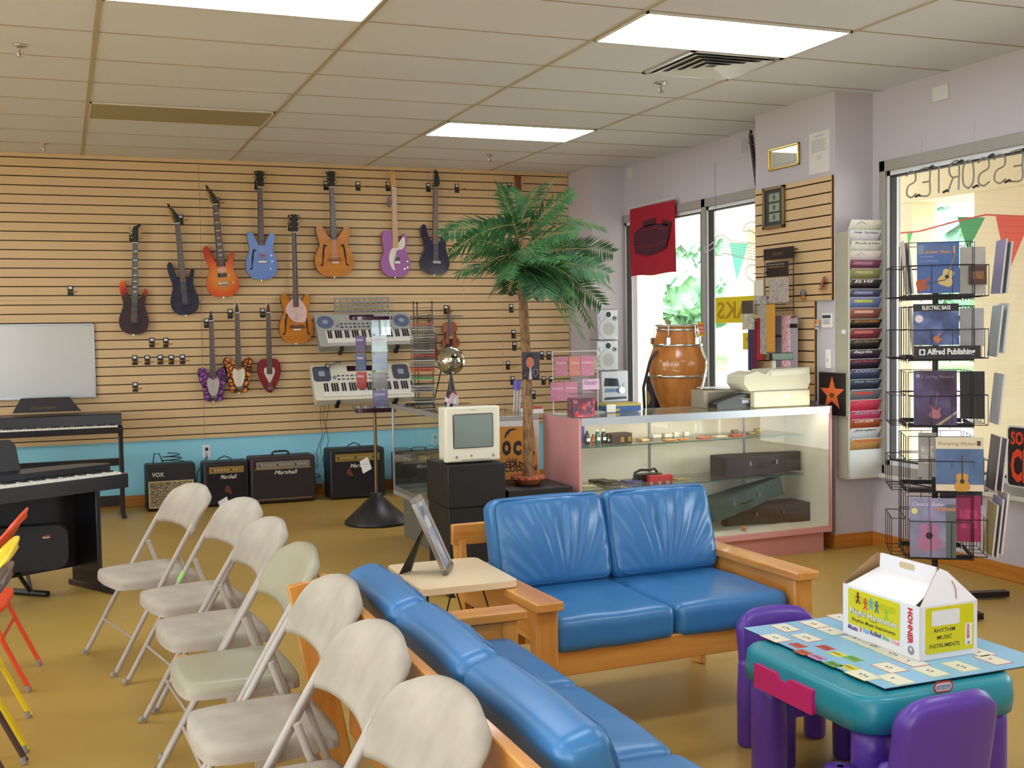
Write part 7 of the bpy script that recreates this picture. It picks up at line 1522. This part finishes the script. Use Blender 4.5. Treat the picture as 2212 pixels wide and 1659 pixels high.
# ------------------------------------------------------------------ revolving wire songbook rack
scx, scy = 4.08, -.72; dS = (Vector((scx, scy, 0))-Vector((CAM.x, CAM.y, 0))).length
pB = AZ(2052, 1300, 0.0)
t = world_thing('songbook_spinner', 'revolving black wire rack of songbooks in front of the far right window', 'rack', (scx, scy, 0))
WR = mat('231a1c', .4, .3)
z_top = AY(2060, 560, scy-.2).z; MB().cyl((scx, scy, .05), (scx, scy, z_top-.05), .016, WR, n=12).build('pole', t)
for a in (R(-12), R(78), R(168), R(258)): MB().beam((scx, scy, .03), (scx+.42*math.cos(a), scy+.42*math.sin(a), .025), .05, .03, WR).build('foot', t)
tiers = [(573, 640), (712, 775), (855, 920), (995, 1062), (1125, 1205)]
hw_ = .17; fy = scy-hw_-.015; yaw0 = R(-34); CY, SY = math.cos(yaw0), math.sin(yaw0)
def SP(px, py, off):      # photo direction meets the plane 'off' in front of the rack's axis
    n = Vector((SY, -CY, 0)); P0 = Vector((scx, scy, 0))+n*off; d = _ray(px, py); return CAM+d*((P0-CAM).dot(n)/d.dot(n))
def RP(x, y, z): return Vector((scx+x*math.cos(yaw0)-y*math.sin(yaw0), scy+x*math.sin(yaw0)+y*math.cos(yaw0), z))
FR = frame((0, 0, 0), (1, 0, 0), (0, 0, 1))
for (pt, pb) in tiers:
    z1 = SP(2040, pt, .2).z; z0 = SP(2040, pb, .2).z
    for s_ in range(4):
        Mx = Matrix.Translation((scx, scy, 0)) @ Matrix.Rotation(yaw0+R(90)*s_, 4, 'Z')
        q = MB(); a, b_ = -.155, .155; yo, yi = -.235, -.165
        T_ = lambda *p: Mx @ Vector(p)
        for z in (z0, z1): q.tube([T_(a, yi, z), T_(a, yo, z), T_(b_, yo, z), T_(b_, yi, z), T_(a, yi, z)], .0025, WR, 5)
        for x in (a, -.05, .05, b_): q.tube([T_(x, yo, z0), T_(x, yo, z1)], .0018, WR, 5).tube([T_(x, yi, z0), T_(x, yo, z0)], .0018, WR, 5).tube([T_(x, yi, z0-.02), T_(x, yi, z1+.12)], .0022, WR, 5)
        q.tube([T_(a, yi, z1+.12), T_(b_, yi, z1+.12)], .0022, WR, 5).tube([T_(a, yi, z0), T_(0, 0, z0-.01), T_(b_, yi, z0)], .0025, WR, 5)
        q.box((a, yi-.0, z0-.012), (b_, yi+.004, z0+.012), WR, Mx); q.build('wire_pocket', t)
g = 'songbooks in the revolving rack'
def book(lb, px0, px1, pt, pb, x_off, y_off, paint, W_=.225, H_=.30, lean=-6, s_=0, z=None, th=.006):
    """a book standing in a pocket; px0..pb are its place in the photo"""
    A = SP(px0, pb, y_off); B = SP(px1, pt, y_off); Wd, Hd = (B-A).dot(Vector((CY, SY, 0))), B.z-A.z
    M = frame(A, (CY, SY, 0), (-.06*SY, .06*CY, 1)); b_ = thing('songbook', lb, 'book', M=M, group=g)
    m_ = MB().box((0, 0, -th), (Wd, Hd, 0), mat('e0dcd6', .5)); m_.build('pages', b_)
    c_ = MB(); paint(c_, Wd, Hd); c_.build('cover', b_); return b_
I4 = Matrix.Identity(4)
def gshape(c_, W, H, cx, cy, s, body, neck, ang=0, hole=True):
    o = catmull([(x*.42*s, (y-.5)*.5*s, 0) for x, y in OUT['acoustic' if hole else 'strat']], 3); ca, sa = math.cos(ang), math.sin(ang)
    f_ = lambda x, y: (W*cx+x*ca-y*sa, H*cy+x*sa+y*ca)
    c_.prism([f_(p.x, p.y) for p in o], .001, .0014, body).prism([f_(-.02*s, .1*s), f_(.02*s, .1*s), f_(.018*s, .75*s), f_(-.018*s, .75*s)], .0014, .0018, neck)
    if hole: c_.prism([f_(.065*s*math.cos(k*.5236), .03*s+.065*s*math.sin(k*.5236)) for k in range(12)], .0016, .002, mat('2a1c18', .4))
def p1(c_, W, H):
    c_.box((0, 0, 0), (W, H, .001), mat('44609c', .25, coat=.2)).text('GUITAR', W*.2, H*.87, H*.06, mat('6a6c80', .4), I4, w=W*.62, bold=.02).text('SONG TRAX', W*.2, H*.79, H*.045, mat('c8903c', .4), I4, w=W*.62, bold=.04).text('1', W*.86, H*.79, H*.13, mat('d09a40', .4), I4, bold=.04)
    c_.box((W*.03, H*.78, .001), (W*.17, H*.95, .0014), mat('7c8a9c', .4)).text('PLAY-ALONG', W*.08, H*.72, H*.015, WHITE, I4, w=W*.3).text('YOUR FAVORITE SONGS', W*.05, H*.63, H*.014, WHITE, I4, w=W*.45)
    gshape(c_, W, H, .70, .30, .42*W/.5, mat('c8b070', .4), mat('8c7850', .4), -.35); gshape(c_, W, H, .16, .17, .36*W/.5, mat('a84a28', .4), mat('4a3830', .4), -1.35, False)
book('blue songbook with two painted guitars at the head of the revolving rack', 1981, 2073, 522, 634, 0, .222, p1)
def p2(c_, W, H):
    c_.box((0, 0, 0), (W, H*.82, .001), ramp_mat([(.3, '2a3450'), (.5, '4c5a88'), (.7, '7484b0')], .25, 'noise', (1, 1, 1), ns=9)).box((0, H*.82, 0), (W, H, .001), mat('1c1a1c', .25)).text('ELECTRIC BASS', W*.2, H*.86, H*.09, WHITE, I4, w=W*.62, bold=.02).prism(circ(W*.09, 18, W*.13, H*.64), .001, .0014, mat('d8c8cc', .4))
    gshape(c_, W, H, .55, .16, .2*W/.5, mat('b86a3c', .4), DARK, -.9, False)
book('dark blue songbook lettered Electric Bass, over the long publisher sign', 1973, 2072, 655, 746, 0, .225, p2)
def p3(c_, W, H):
    c_.box((0, 0, 0), (W, H, .001), ramp_mat([(.35, '33202e'), (.5, '4c3a5c'), (.7, '5a5a80')], .2, 'noise', (1, 1, 1), ns=7)).text('6 String Bassics', W*.18, H*.86, H*.06, mat('7c6a88', .4), I4, w=W*.75).prism(circ(W*.05, 14, W*.1, H*.9), .001, .0014, mat('9c8ca8', .4))
    gshape(c_, W, H, .5, .24, .32*W/.5, mat('a06068', .4), mat('6c5a60', .4), -.1, False); c_.prism([(W*.5, 0), (W*.62, 0), (W, H*.22), (W, H*.26)], .001, .0015, mat('a08a68', .4))
book('dark purple songbook lettered String Bassics in the middle of the revolving rack', 1974, 2068, 800, 918, 0, .222, p3)
def p4(c_, W, H):
    c_.box((0, 0, 0), (W, H, .001), mat('d2c4a4', .3)).box((0, H*.12, .001), (W, H*.78, .0012), mat('50688c', .25, noise=.2, ns=8)).text('Pumping Nylon', W*.05, H*.85, H*.06, mat('8c5a4a', .4), I4, w=W*.78, shear=.2).box((W*.86, H*.84, .001), (W*.94, H*.93, .0014), mat('5c3430', .4))
    gshape(c_, W, H, .55, .16, .40*W/.5, mat('c08a2c', .4), mat('3c2c34', .4), 0)
book('songbook lettered Pumping Nylon with a guitar on a blue cover', 2022, 2126, 945, 1060, 0, .242, p4)
def p5(c_, W, H):
    c_.box((0, 0, 0), (W, H, .001), mat('8c8aa8', .2, coat=.3, noise=.2, ns=14)).box((W*.78, 0, .001), (W, H*.9, .0012), mat('5a6460', .3)).text('Classical Guitar', W*.06, H*.87, H*.06, mat('d8cce0', .4), I4, w=W*.7, shear=.3).box((W*.56, H*.79, .0012), (W, H*.84, .0015), mat('b07a60', .4)).prism(circ(W*.07, 16, W*.1, H*.78), .001, .0015, mat('d8d484', .4))
    gshape(c_, W, H, .42, .34, .62*W/.5, mat('b07494', .4), mat('8c6c94', .4), 0)
book('pink and violet songbook lettered Classical Guitar, lowest in the revolving rack', 1966, 2066, 1078, 1203, 0, .222, p5)
def plain(c, c2=None):
    def f(c_, W, H):
        c_.box((0, 0, 0), (W, H, .001), mat(c, .35, noise=.08, ns=20))
        if c2: c_.box((W*.15, H*.3, .001), (W*.85, H*.7, .0014), mat(c2, .4, noise=.4, ns=40))
    return f
book('pale back cover songbook beside the two guitar book, behind the wires', 2074, 2130, 532, 636, 0, .13, plain('b5b0a8')); book('small dark framed booklet beside the two guitar book', 2092, 2132, 573, 615, 0, .16, plain('4c2a1c', '8c5a30'))
book('whitish back cover songbook beside the Electric Bass book', 2074, 2126, 665, 748, 0, .13, plain('aaa8ac')); book('black back cover songbook beside the dark purple one', 2074, 2128, 802, 905, 0, .14, plain('1a1414'))
book('grey cover songbook half behind the Pumping Nylon book', 1984, 2024, 935, 1030, 0, .15, plain('989088', 'b0a8a0')); book('magenta back cover songbook next to the Classical Guitar book', 2066, 2120, 1072, 1170, 0, .15, plain('a0245c', 'b83a70'))
book('black cover edge songbook over the magenta one', 2030, 2122, 1060, 1090, 0, .12, plain('1c1216'))
def sbook(lb, pt, pb, x_off, c1, left, k=0):
    sg = -1 if left else 1; px = (1952 if left else 2140)+x_off; of = .04+.0*k
    A = SP(px, pb, of); B = SP(px, pt, of); ex = Vector((CY, SY, 0)); ey = Vector((-SY, CY, 0))
    M = frame(A, ey+ex*(-.05*sg), ex*(sg*.10)+Vector((0, 0, 1))); b_ = thing('songbook', lb, 'book', M=M, group='songbooks standing edge on in the revolving rack')
    MB().box((-.10, 0, -.004), (.10, (B.z-A.z), .004), mat('d0c8c0', .5)).build('pages', b_); MB().box((-.10, 0, .004), (.10, B.z-A.z, .005), mat(c1, .35)).box((-.10, 0, -.005), (.10, B.z-A.z, -.004), mat(c1, .35)).build('cover', b_)
for a in [('pale songbook edge on, upper tier, window side', 525, 635, 18, 'c8b8a4', True), ('second cream songbook edge on, upper tier, window side', 522, 635, 8, 'd4c8b8', True, 1), ('violet and white songbook slanting out of the upper tier', 518, 634, 12, '7c6a9c', False), ('green and grey songbook slanting at the outer edge of the upper tier', 524, 634, 24, '8c9aa8', False, 1),
          ('grey songbook edge on in the second tier', 660, 770, 4, 'a8b0b8', False), ('white songbook corner in the second tier', 655, 762, 18, 'c8ccd4', False, 1), ('cream songbook edge on beside the publisher sign', 665, 772, 24, 'c0a890', True), ('silvery songbook slanting in the third tier', 806, 915, 8, 'b0b0b4', False),
          ('dark spiral bound songbook in the fourth tier', 940, 1056, 0, '4a3034', False), ('violet edged songbook in the fourth tier', 944, 1058, 14, '6a5070', False, 1), ('yellow edged songbook in the lowest tier', 1085, 1195, -6, 'b8a870', False), ('lilac songbook in the lowest tier', 1072, 1197, 4, '9a9ac0', False, 1), ('white curled songbook at the outer edge of the lowest tier', 1060, 1190, 14, 'd4c4c0', False, 2)]: sbook(*a)
A, B = SP(1974, 776, .246), SP(2118, 746, .246)
t = thing('publisher_sign', 'black sign strip reading Alfred Publishing across the revolving rack', 'sign', M=frame(A, (CY, SY, 0), (0, 0, 1))); W_, H_ = (B-A).dot(Vector((CY, SY, 0))), B.z-A.z
MB().box((0, 0, 0), (W_, H_, .003), mat('19161a', .4)).build('strip', t); MB().text('Alfred Publishing', W_*.20, H_*.36, H_*.42, WHITE, I4, w=W_*.72, z=.004, bold=.03).box((W_*.08, H_*.3, .003), (W_*.17, H_*.75, .004), WHITE).box((W_*.10, H_*.38, .004), (W_*.15, H_*.66, .0045), DARK).build('lettering', t)
for o in bpy.data.objects:
    if o.get('_w'): del o['_w']
bpy.context.view_layer.update()
